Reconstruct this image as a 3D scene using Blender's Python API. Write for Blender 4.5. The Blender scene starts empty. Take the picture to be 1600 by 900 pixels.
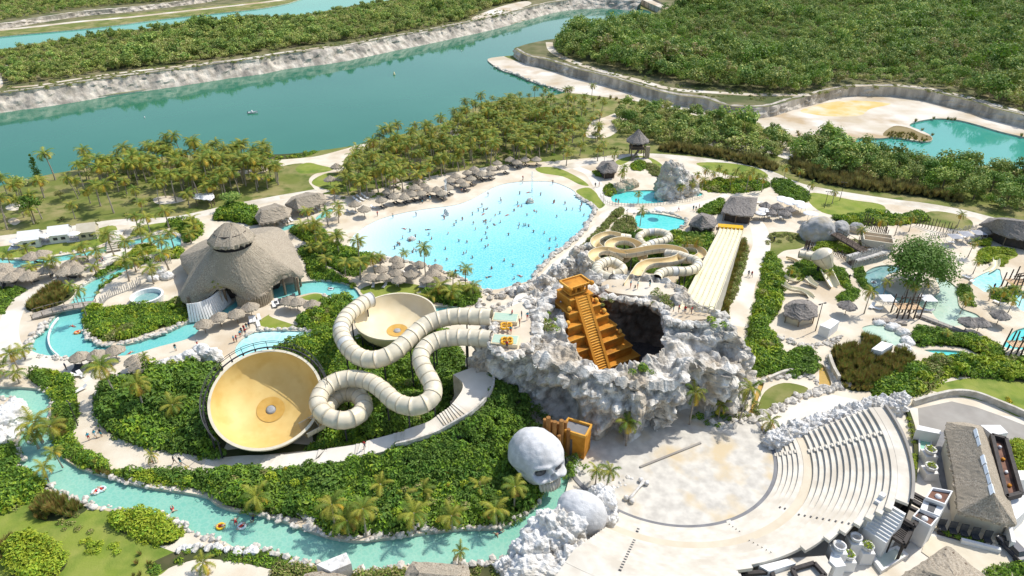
import bpy, bmesh, math, random
import numpy as np
from mathutils import Vector, Matrix
from mathutils.geometry import delaunay_2d_cdt

R = math.radians
sc = bpy.context.scene
COL = sc.collection
rng = random.Random(7)

# ------------------------------------------------------------------ camera, sky, sun, exposure
CAM_H, PITCH, FPX = 80.0, R(30.0), 1070.0
cam_d = bpy.data.cameras.new("camera")
cam_d.lens = 36.0 * FPX / 1600.0
cam_d.sensor_width = 36.0
cam_d.clip_start = 1.0
cam_d.clip_end = 20000.0
cam = bpy.data.objects.new("camera", cam_d)
COL.objects.link(cam)
cam.location = (0, 0, CAM_H)
cam.rotation_euler = (R(90) - PITCH, 0, 0)
sc.camera = cam

SUN_EL = R(54.0)
SUN_TO = Vector((0.85, 0.53, 0)).normalized()          # horizontal direction towards the sun
SUN_DIR = Vector((SUN_TO.x * math.cos(SUN_EL), SUN_TO.y * math.cos(SUN_EL), math.sin(SUN_EL)))
world = bpy.data.worlds.new("World")
sc.world = world
world.use_nodes = True
wn = world.node_tree.nodes
wn.clear()
w_out = wn.new("ShaderNodeOutputWorld")
w_bg = wn.new("ShaderNodeBackground")
w_sky = wn.new("ShaderNodeTexSky")
w_sky.sky_type = 'NISHITA'
w_sky.sun_disc = False
w_sky.sun_elevation = SUN_EL
w_sky.sun_rotation = math.atan2(SUN_TO.x, SUN_TO.y)
w_sky.air_density = 1.2
w_sky.dust_density = 1.5
w_bg.inputs['Strength'].default_value = 0.15
world.node_tree.links.new(w_sky.outputs[0], w_bg.inputs['Color'])
world.node_tree.links.new(w_bg.outputs[0], w_out.inputs['Surface'])

sun_d = bpy.data.lights.new("sun", 'SUN')
sun_d.energy = 3.5
sun_d.angle = R(0.5)
sun_d.color = (1.0, 0.955, 0.88)
sun = bpy.data.objects.new("sun", sun_d)
COL.objects.link(sun)
sun.rotation_euler = SUN_DIR.to_track_quat('Z', 'Y').to_euler()
sun.location = (60, 40, 150)

sc.view_settings.view_transform = 'Standard'
sc.view_settings.look = 'None'
sc.view_settings.gamma = 1.0
sc.view_settings.exposure = 0.3
sc.cycles.max_bounces = 6
sc.cycles.transparent_max_bounces = 6
sc.cycles.caustics_reflective = False
sc.cycles.caustics_refractive = False

# ------------------------------------------------------------------ measuring helpers
CP, SP = math.cos(PITCH), math.sin(PITCH)


def P(x, y, z=0.0):
    """Where the sight line of a photo point meets height z (metres)."""
    a, u = (x - 800.0) / FPX, -(y - 450.0) / FPX
    d = Vector((a, CP + SP * u, -SP + CP * u))
    t = (z - CAM_H) / d.z
    return Vector((d.x * t, d.y * t, z))


def pl(pts, z=0.0):
    return [P(x, y, z) for x, y in pts]


def catmull(pts, closed=False, n=5):
    pts = [Vector(p) for p in pts]
    N = len(pts)
    out = []
    for i in range(N if closed else N - 1):
        if closed:
            p0, p1, p2, p3 = pts[i - 1], pts[i], pts[(i + 1) % N], pts[(i + 2) % N]
        else:
            p0, p1, p2, p3 = pts[max(i - 1, 0)], pts[i], pts[i + 1], pts[min(i + 2, N - 1)]
        for k in range(n):
            t = k / n
            out.append(0.5 * ((2 * p1) + (p2 - p0) * t + (2 * p0 - 5 * p1 + 4 * p2 - p3) * t * t + (3 * p1 - p0 - 3 * p2 + p3) * t ** 3))
    if not closed:
        out.append(pts[-1].copy())
    return out


def resample(path, step):
    out = [path[0].copy()]
    acc = 0.0
    for a, b in zip(path[:-1], path[1:]):
        L = (b - a).length
        if L < 1e-9:
            continue
        s = step - acc
        while s <= L:
            out.append(a.lerp(b, s / L))
            s += step
        acc = L - (s - step)
    return out


def in_poly(pts, poly):
    """vectorised point in polygon; pts (N,2) poly (M,2)"""
    pts = np.asarray(pts, float)
    poly = np.asarray(poly, float)
    x, y = pts[:, 0], pts[:, 1]
    ins = np.zeros(len(pts), bool)
    j = len(poly) - 1
    for i in range(len(poly)):
        xi, yi = poly[i]
        xj, yj = poly[j]
        if yi != yj:
            c = ((yi > y) != (yj > y)) & (x < (xj - xi) * (y - yi) / (yj - yi) + xi)
            ins ^= c
        j = i
    return ins


def seg_dist(pts, line, closed=False):
    pts = np.asarray(pts, float)
    L = [np.asarray(p[:2], float) for p in line]
    if closed:
        L = L + [L[0]]
    best = np.full(len(pts), 1e9)
    for a, b in zip(L[:-1], L[1:]):
        ab = b - a
        t = np.clip(((pts - a) @ ab) / max(ab @ ab, 1e-9), 0, 1)
        best = np.minimum(best, np.hypot(*(pts - (a + t[:, None] * ab)).T))
    return best


def _hash(ix, iy, iz, s):
    h = (ix * 374761393 + iy * 668265263 + iz * 1274126177 + s * 974711) & 0xffffffff
    h = ((h ^ (h >> 13)) * 1103515245) & 0xffffffff
    h = ((h ^ (h >> 16)) * 2654435761) & 0xffffffff
    return ((h ^ (h >> 15)) & 0xffffff) / float(0xffffff)


def vnoise(p, s=0):
    p = np.asarray(p, float)
    i = np.floor(p).astype(np.int64)
    f = p - i
    u = f * f * (3 - 2 * f)
    r = 0.0
    for dx in (0, 1):
        for dy in (0, 1):
            for dz in (0, 1):
                w = (u[:, 0] if dx else 1 - u[:, 0]) * (u[:, 1] if dy else 1 - u[:, 1]) * (u[:, 2] if dz else 1 - u[:, 2])
                r = r + w * _hash(i[:, 0] + dx, i[:, 1] + dy, i[:, 2] + dz, s)
    return r * 2 - 1


def fbm(p, oct=4, s=0):
    p = np.asarray(p, float)
    a, r = 1.0, 0.0
    for k in range(oct):
        r = r + a * vnoise(p * 2 ** k + 17.3 * k, s + k)
        a *= 0.5
    return r


def worley(p, s=0):
    p = np.asarray(p, float)
    i = np.floor(p).astype(np.int64)
    best = np.full(len(p), 9.0)
    for dx in (-1, 0, 1):
        for dy in (-1, 0, 1):
            for dz in (-1, 0, 1):
                c = i + np.array([dx, dy, dz])
                q = c + np.stack([_hash(c[:, 0], c[:, 1], c[:, 2], s + k) for k in (1, 2, 3)], 1)
                best = np.minimum(best, np.linalg.norm(p - q, axis=1))
    return best


# ------------------------------------------------------------------ object helpers
def tag(o, label=None, cat=None, group=None, kind=None):
    if label: o['label'] = label
    if cat: o['category'] = cat
    if group: o['group'] = group
    if kind: o['kind'] = kind
    return o


def link_mesh(name, me, parent=None, loc=None):
    o = bpy.data.objects.new(name, me)
    COL.objects.link(o)
    if parent: o.parent = parent
    if loc is not None: o.location = loc
    return o


def thing(name, label, cat, loc=(0, 0, 0), rz=0.0, group=None):
    o = bpy.data.objects.new(name, None)
    COL.objects.link(o)
    o.empty_display_size = 0.3
    o.location = loc
    o.rotation_euler = (0, 0, rz)
    return tag(o, label, cat, group)


def dup(root, loc, rz=0.0, scale=None, label=None, group=None, tilt=None):
    def rec(o, parent):
        c = o.copy()
        COL.objects.link(c)
        if parent is not None: c.parent = parent
        for ch in o.children: rec(ch, c)
        return c
    r = rec(root, None)
    r.location = loc
    r.rotation_euler = (tilt[0] if tilt else 0, tilt[1] if tilt else 0, rz)
    if scale: r.scale = (scale,) * 3 if not hasattr(scale, '__len__') else scale
    if label: r['label'] = label
    if group: r['group'] = group
    return r


def perp(d):
    d = d.normalized()
    a = Vector((0, 0, 1)) if abs(d.z) < 0.95 else Vector((1, 0, 0))
    s = d.cross(a).normalized()
    return s, s.cross(d).normalized()


class MB:
    def __init__(s):
        s.v, s.f, s.m = [], [], []

    def add(s, vs, fs, m=0):
        n = len(s.v)
        s.v += [tuple(v) for v in vs]
        s.f += [tuple(i + n for i in f) for f in fs]
        s.m += [m] * len(fs)
        return s

    def box(s, c, d, rz=0.0, m=0, top=1.0):
        x, y, z = d[0] / 2, d[1] / 2, d[2] / 2
        cs, sn = math.cos(rz), math.sin(rz)
        vs = []
        for k in (-1, 1):
            t = top if k > 0 else 1.0
            for a, b in ((-1, -1), (1, -1), (1, 1), (-1, 1)):
                px, py = a * x * t, b * y * t
                vs.append((c[0] + px * cs - py * sn, c[1] + px * sn + py * cs, c[2] + k * z))
        return s.add(vs, [(3, 2, 1, 0), (4, 5, 6, 7), (0, 1, 5, 4), (1, 2, 6, 5), (2, 3, 7, 6), (3, 0, 4, 7)], m)

    def beam(s, a, b, w, h=None, m=0):
        a, b = Vector(a), Vector(b)
        h = h or w
        sd, up = perp(b - a)
        vs = []
        for p in (a, b):
            for i, j in ((-1, -1), (1, -1), (1, 1), (-1, 1)):
                vs.append(p + sd * i * w / 2 + up * j * h / 2)
        return s.add(vs, [(3, 2, 1, 0), (4, 5, 6, 7), (0, 1, 5, 4), (1, 2, 6, 5), (2, 3, 7, 6), (3, 0, 4, 7)], m)

    def cyl(s, a, b, r0, r1=None, n=8, m=0, caps=True):
        return s.tube([Vector(a), Vector(b)], [r0, r0 if r1 is None else r1], n, m, caps)

    def tube(s, path, r, n=8, m=0, caps=True):
        path = [Vector(p) for p in path]
        N = len(path)
        rr = r if hasattr(r, '__len__') else [r] * N
        vs, fs = [], []
        sd = None
        for i, p in enumerate(path):
            d = (path[min(i + 1, N - 1)] - path[max(i - 1, 0)]).normalized()
            if sd is None:
                sd, up = perp(d)
            else:
                sd = (sd - d * sd.dot(d)).normalized()
                up = sd.cross(d).normalized()
            for k in range(n):
                a = 2 * math.pi * k / n
                vs.append(p + (sd * math.cos(a) + up * math.sin(a)) * rr[i])
        for i in range(N - 1):
            for k in range(n):
                k2 = (k + 1) % n
                fs.append((i * n + k, (i + 1) * n + k, (i + 1) * n + k2, i * n + k2))
        if caps:
            fs.append(tuple(range(n)))
            fs.append(tuple((N - 1) * n + k for k in reversed(range(n))))
        return s.add(vs, fs, m)

    def lathe(s, prof, c=(0, 0, 0), n=16, m=0, M=None, a0=0.0, a1=2 * math.pi):
        full = abs(a1 - a0 - 2 * math.pi) < 1e-6
        cols = n if full else n + 1
        vs, fs = [], []
        for r, z in prof:
            for k in range(cols):
                a = a0 + (a1 - a0) * k / n
                v = Vector((r * math.cos(a), r * math.sin(a), z))
                if M: v = M @ v
                vs.append(v + Vector(c))
        for i in range(len(prof) - 1):
            for k in range(n):
                k2 = (k + 1) % cols
                fs.append((i * cols + k, i * cols + k2, (i + 1) * cols + k2, (i + 1) * cols + k))
        return s.add(vs, fs, m)

    def prism(s, poly, z0, z1, m=0):
        n = len(poly)
        vs = [(p[0], p[1], z0) for p in poly] + [(p[0], p[1], z1) for p in poly]
        ar = sum(poly[i][0] * poly[(i + 1) % n][1] - poly[(i + 1) % n][0] * poly[i][1] for i in range(n))
        fs = [tuple(reversed(range(n))), tuple(range(n, 2 * n))] + [(i, (i + 1) % n, n + (i + 1) % n, n + i) for i in range(n)]
        if ar < 0: fs = [tuple(reversed(f)) for f in fs]
        return s.add(vs, fs, m)

    def grid(s, rows, m=0, flip=False):
        """rows: list of equal-length point rows"""
        w = len(rows[0])
        vs = [p for r in rows for p in r]
        fs = []
        for i in range(len(rows) - 1):
            for k in range(w - 1):
                f = (i * w + k, i * w + k + 1, (i + 1) * w + k + 1, (i + 1) * w + k)
                fs.append(tuple(reversed(f)) if flip else f)
        return s.add(vs, fs, m)

    def mesh(s, name, mats, smooth=False, org=None):
        me = bpy.data.meshes.new(name)
        v = s.v
        if org is not None:
            ox, oy, oz = org
            v = [(a - ox, b - oy, c - oz) for a, b, c in v]
        me.from_pydata(v, [], s.f)
        for mt in (mats if isinstance(mats, (list, tuple)) else [mats]):
            me.materials.append(mt)
        me.polygons.foreach_set('material_index', s.m)
        if smooth:
            me.polygons.foreach_set('use_smooth', [True] * len(s.f))
        me.update()
        return me

    def build(s, name, mats, parent=None, smooth=False):
        """vertices are world coordinates; a parented part is moved into its parent's frame"""
        org = None
        if parent is not None:
            org = Vector(parent.location)
            if parent.parent is not None: org = org + Vector(parent.parent.location)
        return link_mesh(name, s.mesh(name, mats, smooth, org), parent)


# ------------------------------------------------------------------ materials
MATS = {}


def mat(name, c, c2=None, scale=1.0, rough=0.8, bump=0.0, bscale=None, spec=0.3, lo=0.35, hi=0.65, detail=5.0,
        rand=0.0, transl=0.0, metal=0.0, stretch=None, c3=None, scale3=None, coat=0.0, dist=0.15):
    if name in MATS: return MATS[name]
    m = bpy.data.materials.new(name)
    m.use_nodes = True
    nt = m.node_tree
    N, L = nt.nodes, nt.links
    b = N['Principled BSDF']
    out = N['Material Output']
    b.inputs['Roughness'].default_value = rough
    b.inputs['Specular IOR Level'].default_value = spec
    b.inputs['Metallic'].default_value = metal
    b.inputs['Coat Weight'].default_value = coat
    tc = N.new('ShaderNodeTexCoord')
    vec = tc.outputs['Object']
    if stretch:
        mp = N.new('ShaderNodeMapping')
        mp.inputs['Scale'].default_value = stretch
        L.new(vec, mp.inputs[0])
        vec = mp.outputs[0]
    col = None
    if c2 is None:
        rgb = N.new('ShaderNodeRGB')
        rgb.outputs[0].default_value = (*c, 1)
        col = rgb.outputs[0]
    else:
        nz = N.new('ShaderNodeTexNoise')
        nz.inputs['Scale'].default_value = scale
        nz.inputs['Detail'].default_value = detail
        L.new(vec, nz.inputs['Vector'])
        rp = N.new('ShaderNodeValToRGB')
        rp.color_ramp.elements[0].position = lo
        rp.color_ramp.elements[1].position = hi
        rp.color_ramp.elements[0].color = (*c, 1)
        rp.color_ramp.elements[1].color = (*c2, 1)
        L.new(nz.outputs['Fac'], rp.inputs[0])
        col = rp.outputs[0]
    if c3 is not None:
        nz3 = N.new('ShaderNodeTexNoise')
        nz3.inputs['Scale'].default_value = scale3 or scale * 0.2
        nz3.inputs['Detail'].default_value = 4
        L.new(vec, nz3.inputs['Vector'])
        r3 = N.new('ShaderNodeValToRGB')
        r3.color_ramp.elements[0].position = 0.5
        r3.color_ramp.elements[1].position = 0.66
        L.new(nz3.outputs['Fac'], r3.inputs[0])
        mx = N.new('ShaderNodeMix')
        mx.data_type = 'RGBA'
        L.new(r3.outputs[0], mx.inputs['Factor'])
        L.new(col, mx.inputs['A'])
        mx.inputs['B'].default_value = (*c3, 1)
        col = mx.outputs['Result']
    if rand:
        oi = N.new('ShaderNodeObjectInfo')
        hs = N.new('ShaderNodeHueSaturation')
        mr = N.new('ShaderNodeMapRange')
        mr.inputs['To Min'].default_value = 1 - rand
        mr.inputs['To Max'].default_value = 1 + rand
        L.new(oi.outputs['Random'], mr.inputs['Value'])
        L.new(mr.outputs[0], hs.inputs['Value'])
        ml = N.new('ShaderNodeMath')
        ml.operation = 'MULTIPLY'
        ml.inputs[1].default_value = 7.31
        fr = N.new('ShaderNodeMath')
        fr.operation = 'FRACT'
        mh = N.new('ShaderNodeMapRange')
        mh.inputs['To Min'].default_value = 0.5 - rand * 0.07
        mh.inputs['To Max'].default_value = 0.5 + rand * 0.05
        L.new(oi.outputs['Random'], ml.inputs[0])
        L.new(ml.outputs[0], fr.inputs[0])
        L.new(fr.outputs[0], mh.inputs['Value'])
        L.new(mh.outputs[0], hs.inputs['Hue'])
        L.new(col, hs.inputs['Color'])
        col = hs.outputs[0]
    L.new(col, b.inputs['Base Color'])
    if bump:
        bn = N.new('ShaderNodeTexNoise')
        bn.inputs['Scale'].default_value = bscale or scale * 3
        bn.inputs['Detail'].default_value = 6
        L.new(vec, bn.inputs['Vector'])
        bp = N.new('ShaderNodeBump')
        bp.inputs['Strength'].default_value = bump
        bp.inputs['Distance'].default_value = dist
        L.new(bn.outputs['Fac'], bp.inputs['Height'])
        L.new(bp.outputs[0], b.inputs['Normal'])
    if transl:
        tr = N.new('ShaderNodeBsdfTranslucent')
        L.new(col, tr.inputs['Color'])
        ms = N.new('ShaderNodeMixShader')
        ms.inputs[0].default_value = transl
        L.new(b.outputs[0], ms.inputs[1])
        L.new(tr.outputs[0], ms.inputs[2])
        L.new(ms.outputs[0], out.inputs['Surface'])
    MATS[name] = m
    return m


def water_mat(name, deep, light, pat=0.6, patscale=0.8, rough=0.08, bump=0.12, bscale=1.5, big=0.02, attr=None, spec=0.5):
    """water body: its own tint, a net of ripple light painted into the colour, a glossy rippled surface"""
    m = bpy.data.materials.new(name)
    m.use_nodes = True
    N, L = m.node_tree.nodes, m.node_tree.links
    b = N['Principled BSDF']
    b.inputs['Roughness'].default_value = rough
    b.inputs['IOR'].default_value = 1.33
    b.inputs['Specular IOR Level'].default_value = spec
    tc = N.new('ShaderNodeTexCoord')
    nz = N.new('ShaderNodeTexNoise')
    nz.inputs['Scale'].default_value = big
    nz.inputs['Detail'].default_value = 4
    L.new(tc.outputs['Object'], nz.inputs['Vector'])
    rp = N.new('ShaderNodeValToRGB')
    rp.color_ramp.elements[0].position = 0.35
    rp.color_ramp.elements[1].position = 0.65
    rp.color_ramp.elements[0].color = (*deep, 1)
    rp.color_ramp.elements[1].color = (*light, 1)
    L.new(nz.outputs['Fac'], rp.inputs[0])
    col = rp.outputs[0]
    if attr:
        at = N.new('ShaderNodeAttribute')
        at.attribute_name = attr
        r2 = N.new('ShaderNodeValToRGB')
        els = r2.color_ramp.elements
        els[0].position, els[0].color = 0.0, (0.66, 0.76, 0.75, 1)
        els[1].position, els[1].color = 1.0, (*deep, 1)
        e = els.new(0.22)
        e.color = (0.47, 0.71, 0.73, 1)
        e = els.new(0.55)
        e.color = (*light, 1)
        L.new(at.outputs['Fac'], r2.inputs[0])
        col = r2.outputs[0]
    if pat:  # pale cell edges paint caustic glints into the base colour
        wv = N.new('ShaderNodeTexNoise')
        wv.inputs['Scale'].default_value = patscale * 0.9
        L.new(tc.outputs['Object'], wv.inputs['Vector'])
        ad = N.new('ShaderNodeMix')
        ad.data_type = 'RGBA'
        ad.blend_type = 'ADD'
        ad.inputs['Factor'].default_value = 0.9
        L.new(tc.outputs['Object'], ad.inputs['A'])
        L.new(wv.outputs['Color'], ad.inputs['B'])
        vo = N.new('ShaderNodeTexVoronoi')
        vo.feature = 'DISTANCE_TO_EDGE'
        vo.inputs['Scale'].default_value = patscale
        L.new(ad.outputs['Result'], vo.inputs['Vector'])
        vr = N.new('ShaderNodeMapRange')
        vr.inputs['From Min'].default_value = 0.0
        vr.inputs['From Max'].default_value = 0.2
        vr.inputs['To Min'].default_value = pat
        vr.inputs['To Max'].default_value = 0.0
        L.new(vo.outputs['Distance'], vr.inputs['Value'])
        mx = N.new('ShaderNodeMix')
        mx.data_type = 'RGBA'
        L.new(vr.outputs[0], mx.inputs['Factor'])
        L.new(col, mx.inputs['A'])
        mx.inputs['B'].default_value = (min(1, light[0] * 1.3 + .25), min(1, light[1] * 1.15 + .1), min(1, light[2] * 1.15 + .08), 1)
        col = mx.outputs['Result']
    L.new(col, b.inputs['Base Color'])
    bn = N.new('ShaderNodeTexNoise')
    bn.inputs['Scale'].default_value = bscale
    bn.inputs['Detail'].default_value = 3
    L.new(tc.outputs['Object'], bn.inputs['Vector'])
    bp = N.new('ShaderNodeBump')
    bp.inputs['Strength'].default_value = bump
    bp.inputs['Distance'].default_value = 0.2
    L.new(bn.outputs['Fac'], bp.inputs['Height'])
    L.new(bp.outputs[0], b.inputs['Normal'])
    return m


M_GROUND = mat('park_grass', (0.15, 0.175, 0.035), (0.28, 0.245, 0.10), 0.09, 0.95, 0.3, 1.2, lo=0.42, hi=0.62, c3=(0.10, 0.135, 0.022), scale3=0.22)
M_LAWN = mat('lawn', (0.19, 0.245, 0.03), (0.26, 0.28, 0.06), 0.25, 0.95, 0.4, 3.0, c3=(0.12, 0.185, 0.022), scale3=0.16)
M_SAND = mat('sand', (0.60, 0.52, 0.395), (0.69, 0.62, 0.50), 0.25, 0.9, 0.15, 2.0, c3=(0.53, 0.43, 0.30), scale3=0.09)
M_PATH = mat('path_concrete', (0.60, 0.55, 0.46), (0.68, 0.63, 0.54), 0.6, 0.9, 0.1, 4.0, c3=(0.50, 0.44, 0.34), scale3=0.12)
M_PALE = mat('pale_concrete', (0.66, 0.61, 0.52), (0.72, 0.675, 0.59), 0.35, 0.85, 0.08, 3.0, c3=(0.58, 0.51, 0.40), scale3=0.11)
M_QUARRY = mat('quarry_floor', (0.50, 0.42, 0.30), (0.70, 0.65, 0.57), 0.06, 0.95, 0.4, 0.6, c3=(0.44, 0.33, 0.20), scale3=0.05)
M_OCHRE = mat('ochre_sand', (0.60, 0.42, 0.12), (0.64, 0.52, 0.28), 0.12, 0.95, c3=(0.66, 0.58, 0.44), scale3=0.09, lo=.4, hi=.6)
M_REED = mat('marsh_soil', (0.19, 0.145, 0.06), (0.27, 0.21, 0.10), 0.2, 0.95)
M_SOIL = mat('planting_soil', (0.05, 0.062, 0.018), (0.09, 0.085, 0.035), 0.5, 0.95, c3=(0.035, 0.055, 0.012))
M_SCRUB = mat('scrub_floor', (0.10, 0.11, 0.035), (0.22, 0.19, 0.10), 0.12, 0.95, c3=(0.07, 0.09, 0.025), scale3=0.05)
M_ASPH = mat('grey_paving', (0.30, 0.275, 0.24), (0.35, 0.325, 0.285), 0.4, 0.85, c3=(0.26, 0.24, 0.21))
M_GREYSTONE = mat('grey_slate', (0.17, 0.17, 0.175), (0.22, 0.22, 0.225), 0.7, 0.7)
M_BANK = mat('bank_stone', (0.42, 0.38, 0.30), (0.60, 0.56, 0.48), 0.8, 0.9, 0.5)
M_CLIFF = mat('limestone_cliff', (0.33, 0.29, 0.235), (0.64, 0.575, 0.48), 0.3, 0.95, 0.9, 0.7, stretch=(1, 1, 0.3), c3=(0.24, 0.215, 0.18), scale3=0.12, dist=0.6)
# ------------------------------------------------------------------ the ground: zones, water, paths, cut from one sheet
ZONES = []          # (name, material, polygon xy, z)  later entries win
WATERS = []         # (name, material, polygon xy, z)


def zone(name, m, pts, z=0.0, smooth=True, zpx=None, n=4):
    pts = pl(pts, z if zpx is None else zpx)
    if smooth: pts = catmull(pts, True, n)
    ZONES.append((name, m, [(p.x, p.y) for p in pts], z))


def zone_w(name, m, poly, z=0.0):
    ZONES.append((name, m, [(p[0], p[1]) for p in poly], z))


def strip(pts, width, n=5):
    """outline of a walk of constant width along world points"""
    c = catmull(pts, False, n)
    ws = width if hasattr(width, '__len__') else None
    l, r = [], []
    for i, p in enumerate(c):
        d = (c[min(i + 1, len(c) - 1)] - c[max(i - 1, 0)])
        d.z = 0
        d.normalize()
        s = Vector((-d.y, d.x, 0))
        if ws:
            t = i / (len(c) - 1) * (len(ws) - 1)
            k = min(int(t), len(ws) - 2)
            w = ws[k] + (ws[k + 1] - ws[k]) * (t - k)
        else:
            w = width
        l.append(p + s * w / 2)
        r.append(p - s * w / 2)
    return l + r[::-1]


def walk(name, m, pts, width, z=0.0, zpx=None):
    zone_w(name, m, strip(pl(pts, z if zpx is None else zpx), width), z)


def water(name, m, pts, z=-0.5, smooth=True, n=4):
    pts = pl(pts, 0.0)
    if smooth: pts = catmull(pts, True, n)
    WATERS.append((name, m, [(p.x, p.y) for p in pts], z))


W_LAKE = water_mat('lake_water', (0.024, 0.148, 0.088), (0.036, 0.172, 0.104), pat=0, rough=0.06, bump=0.05, bscale=0.25, big=0.012)
W_FAR = water_mat('channel_water', (0.05, 0.30, 0.215), (0.06, 0.33, 0.24), pat=0, rough=0.06, bump=0.04, bscale=0.3)
W_POND = water_mat('pond_water', (0.045, 0.28, 0.215), (0.06, 0.31, 0.24), pat=0, rough=0.06, bump=0.04, bscale=0.3)
W_RIVER = water_mat('river_water', (0.17, 0.44, 0.34), (0.26, 0.51, 0.40), pat=0.15, patscale=1.25, rough=0.07, bump=0.3, bscale=1.1, big=0.06)
W_UPPER = water_mat('upper_river_water', (0.13, 0.47, 0.43), (0.20, 0.54, 0.49), pat=0.11, patscale=1.2, rough=0.07, bump=0.2, bscale=1.2, big=0.05)
W_POOL = water_mat('wave_pool_water', (0.13, 0.53, 0.59), (0.25, 0.62, 0.67), pat=0.30, patscale=1.3, rough=0.1, bump=0.35, bscale=1.3, attr='depth')
W_CHILD = water_mat('splash_pool_water', (0.24, 0.62, 0.62), (0.45, 0.74, 0.74), pat=0.2, patscale=0.6, rough=0.08, bump=0.15, bscale=1.2, big=0.06)
W_LAGOON = water_mat('lagoon_water', (0.085, 0.55, 0.52), (0.12, 0.60, 0.57), pat=0.14, patscale=0.6, rough=0.07, bump=0.2, bscale=1.2)
W_SAGE = water_mat('shallow_pond_water', (0.34, 0.50, 0.38), (0.46, 0.58, 0.46), pat=0.12, patscale=0.7, rough=0.07, bump=0.15, bscale=1.2, big=0.08)
W_DARKP = water_mat('shaded_pond_water', (0.16, 0.33, 0.33), (0.26, 0.44, 0.40), pat=0.15, patscale=0.6, rough=0.07, bump=0.15, bscale=1.2, big=0.08)
W_GOLD = water_mat('tannin_water', (0.42, 0.26, 0.05), (0.50, 0.34, 0.09), pat=0.1, patscale=0.8, rough=0.1, bump=0.1, bscale=1.0)

LAKE = [(-150, 205), (0, 172), (25, 167), (100, 156), (150, 151), (200, 144), (250, 136), (300, 127), (350, 120), (400, 114), (450, 104), (500, 95),
        (550, 87), (600, 77), (650, 67), (700, 59), (750, 46), (800, 37), (850, 22), (905, 10), (940, 9), (975, 11), (1012, 16), (1017, 25),
        (990, 36), (940, 50), (900, 60), (860, 72), (825, 80), (806, 86), (785, 88), (762, 92), (770, 101), (787, 111), (800, 114), (825, 125),
        (850, 133), (884, 142), (862, 149), (800, 154), (762, 160), (732, 172), (695, 192), (650, 204), (585, 221), (550, 228), (500, 235),
        (437, 241), (340, 241), (260, 244), (205, 249), (162, 256), (125, 264), (80, 272), (40, 281), (12, 288), (0, 291), (-150, 320)]
water('lake', W_LAKE, LAKE, -0.6, n=3)
water('far_channel', W_FAR, [(-200, 80), (0, 57), (87, 49), (175, 40), (250, 30), (325, 22), (400, 14), (450, 5), (500, -8), (640, -22), (640, -4), (600, 3),
                             (550, 10), (487, 22), (400, 34), (300, 41), (225, 48), (175, 53), (112, 64), (87, 66), (25, 78), (0, 81), (-200, 110)], -0.6, n=3)
water('quarry_pond', W_POND, [(1337, 219), (1345, 215), (1375, 216), (1397, 214), (1425, 219), (1450, 221), (1457, 217), (1452, 210), (1437, 203), (1421, 196),
                              (1432, 190), (1462, 185), (1495, 187), (1525, 194), (1562, 205), (1600, 214), (1700, 238), (1720, 275), (1600, 264), (1500, 255), (1400, 238), (1345, 226)], -0.6)
WP_BEACH = [(546, 392), (547, 377), (555, 365), (575, 351), (600, 340), (637, 331), (675, 325), (712, 320), (737, 311), (755, 301), (775, 291), (800, 285),
            (837, 283), (867, 285), (895, 297)]
WP_DEEP = [(902, 307), (913, 315), (925, 322), (927, 330), (917, 347), (907, 362), (887, 380), (867, 395), (850, 410), (837, 425), (830, 437), (800, 446),
           (775, 452), (752, 450), (735, 440), (700, 425), (675, 416), (637, 407), (600, 399), (580, 395), (560, 394)]
water('wave_pool', W_POOL, WP_BEACH + WP_DEEP, -0.12)
water('lazy_river', W_RIVER, [(-60, 600), (0, 604), (37, 605), (62, 608), (77, 616), (77, 640), (72, 660), (82, 682), (92, 707), (105, 720), (130, 733), (175, 747), (225, 760),
                              (275, 767), (320, 775), (337, 787), (362, 796), (400, 802), (437, 812), (475, 826), (507, 837), (537, 843), (562, 845), (600, 841),
                              (637, 836), (675, 831), (725, 826), (775, 825), (800, 817), (825, 801), (842, 782), (852, 765), (866, 752), (874, 732), (880, 705), (888, 705),
                              (892, 740), (888, 752), (882, 775), (875, 796), (852, 815), (832, 832), (815, 852), (798, 870), (785, 873), (750, 881), (720, 878), (687, 884),
                              (640, 882), (612, 885), (590, 890), (570, 893), (540, 889), (492, 880), (450, 872), (430, 861), (400, 857), (370, 856), (350, 846), (330, 841), (300, 831),
                              (287, 823), (270, 812), (240, 803), (212, 799), (175, 795), (140, 787), (120, 780), (92, 772), (75, 760), (55, 745), (37, 732), (28, 720), (27, 700),
                              (32, 675), (37, 650), (40, 632), (20, 622), (0, 621), (-60, 620)], -0.55, n=3)
water('upper_river', W_UPPER, [(44, 543), (50, 532), (70, 512), (82, 497), (107, 475), (120, 455), (130, 446), (150, 434), (175, 424), (195, 414), (225, 404), (228, 407), (205, 419),
                               (185, 428), (165, 440), (155, 451), (146, 468), (133, 486), (130, 500), (131, 516), (141, 530), (155, 537), (172, 540), (200, 537), (225, 530), (262, 518),
                               (295, 503), (337, 488), (362, 473), (380, 460), (425, 448), (445, 443), (475, 440), (505, 437), (535, 441), (555, 450), (565, 463), (590, 474), (640, 481), (690, 478),
                               (720, 480), (724, 487), (690, 492), (640, 494), (600, 490), (560, 479), (527, 470), (512, 461), (492, 457), (470, 461), (450, 466), (425, 466), (400, 470), (375, 476),
                               (358, 491), (333, 499), (313, 513), (297, 528), (250, 541), (217, 551), (200, 555), (175, 556), (120, 558), (95, 557), (62, 553)], -0.5, n=3)
water('arrival_pool', W_UPPER, [(-20, 403), (12, 404), (40, 405), (95, 399), (150, 389), (180, 379), (210, 374), (237, 368), (270, 365), (283, 375), (279, 386), (262, 391), (247, 391),
                                (242, 381), (222, 379), (200, 385), (170, 393), (120, 403), (95, 408), (40, 415), (10, 421), (-20, 423)], -0.4, n=3)
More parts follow.
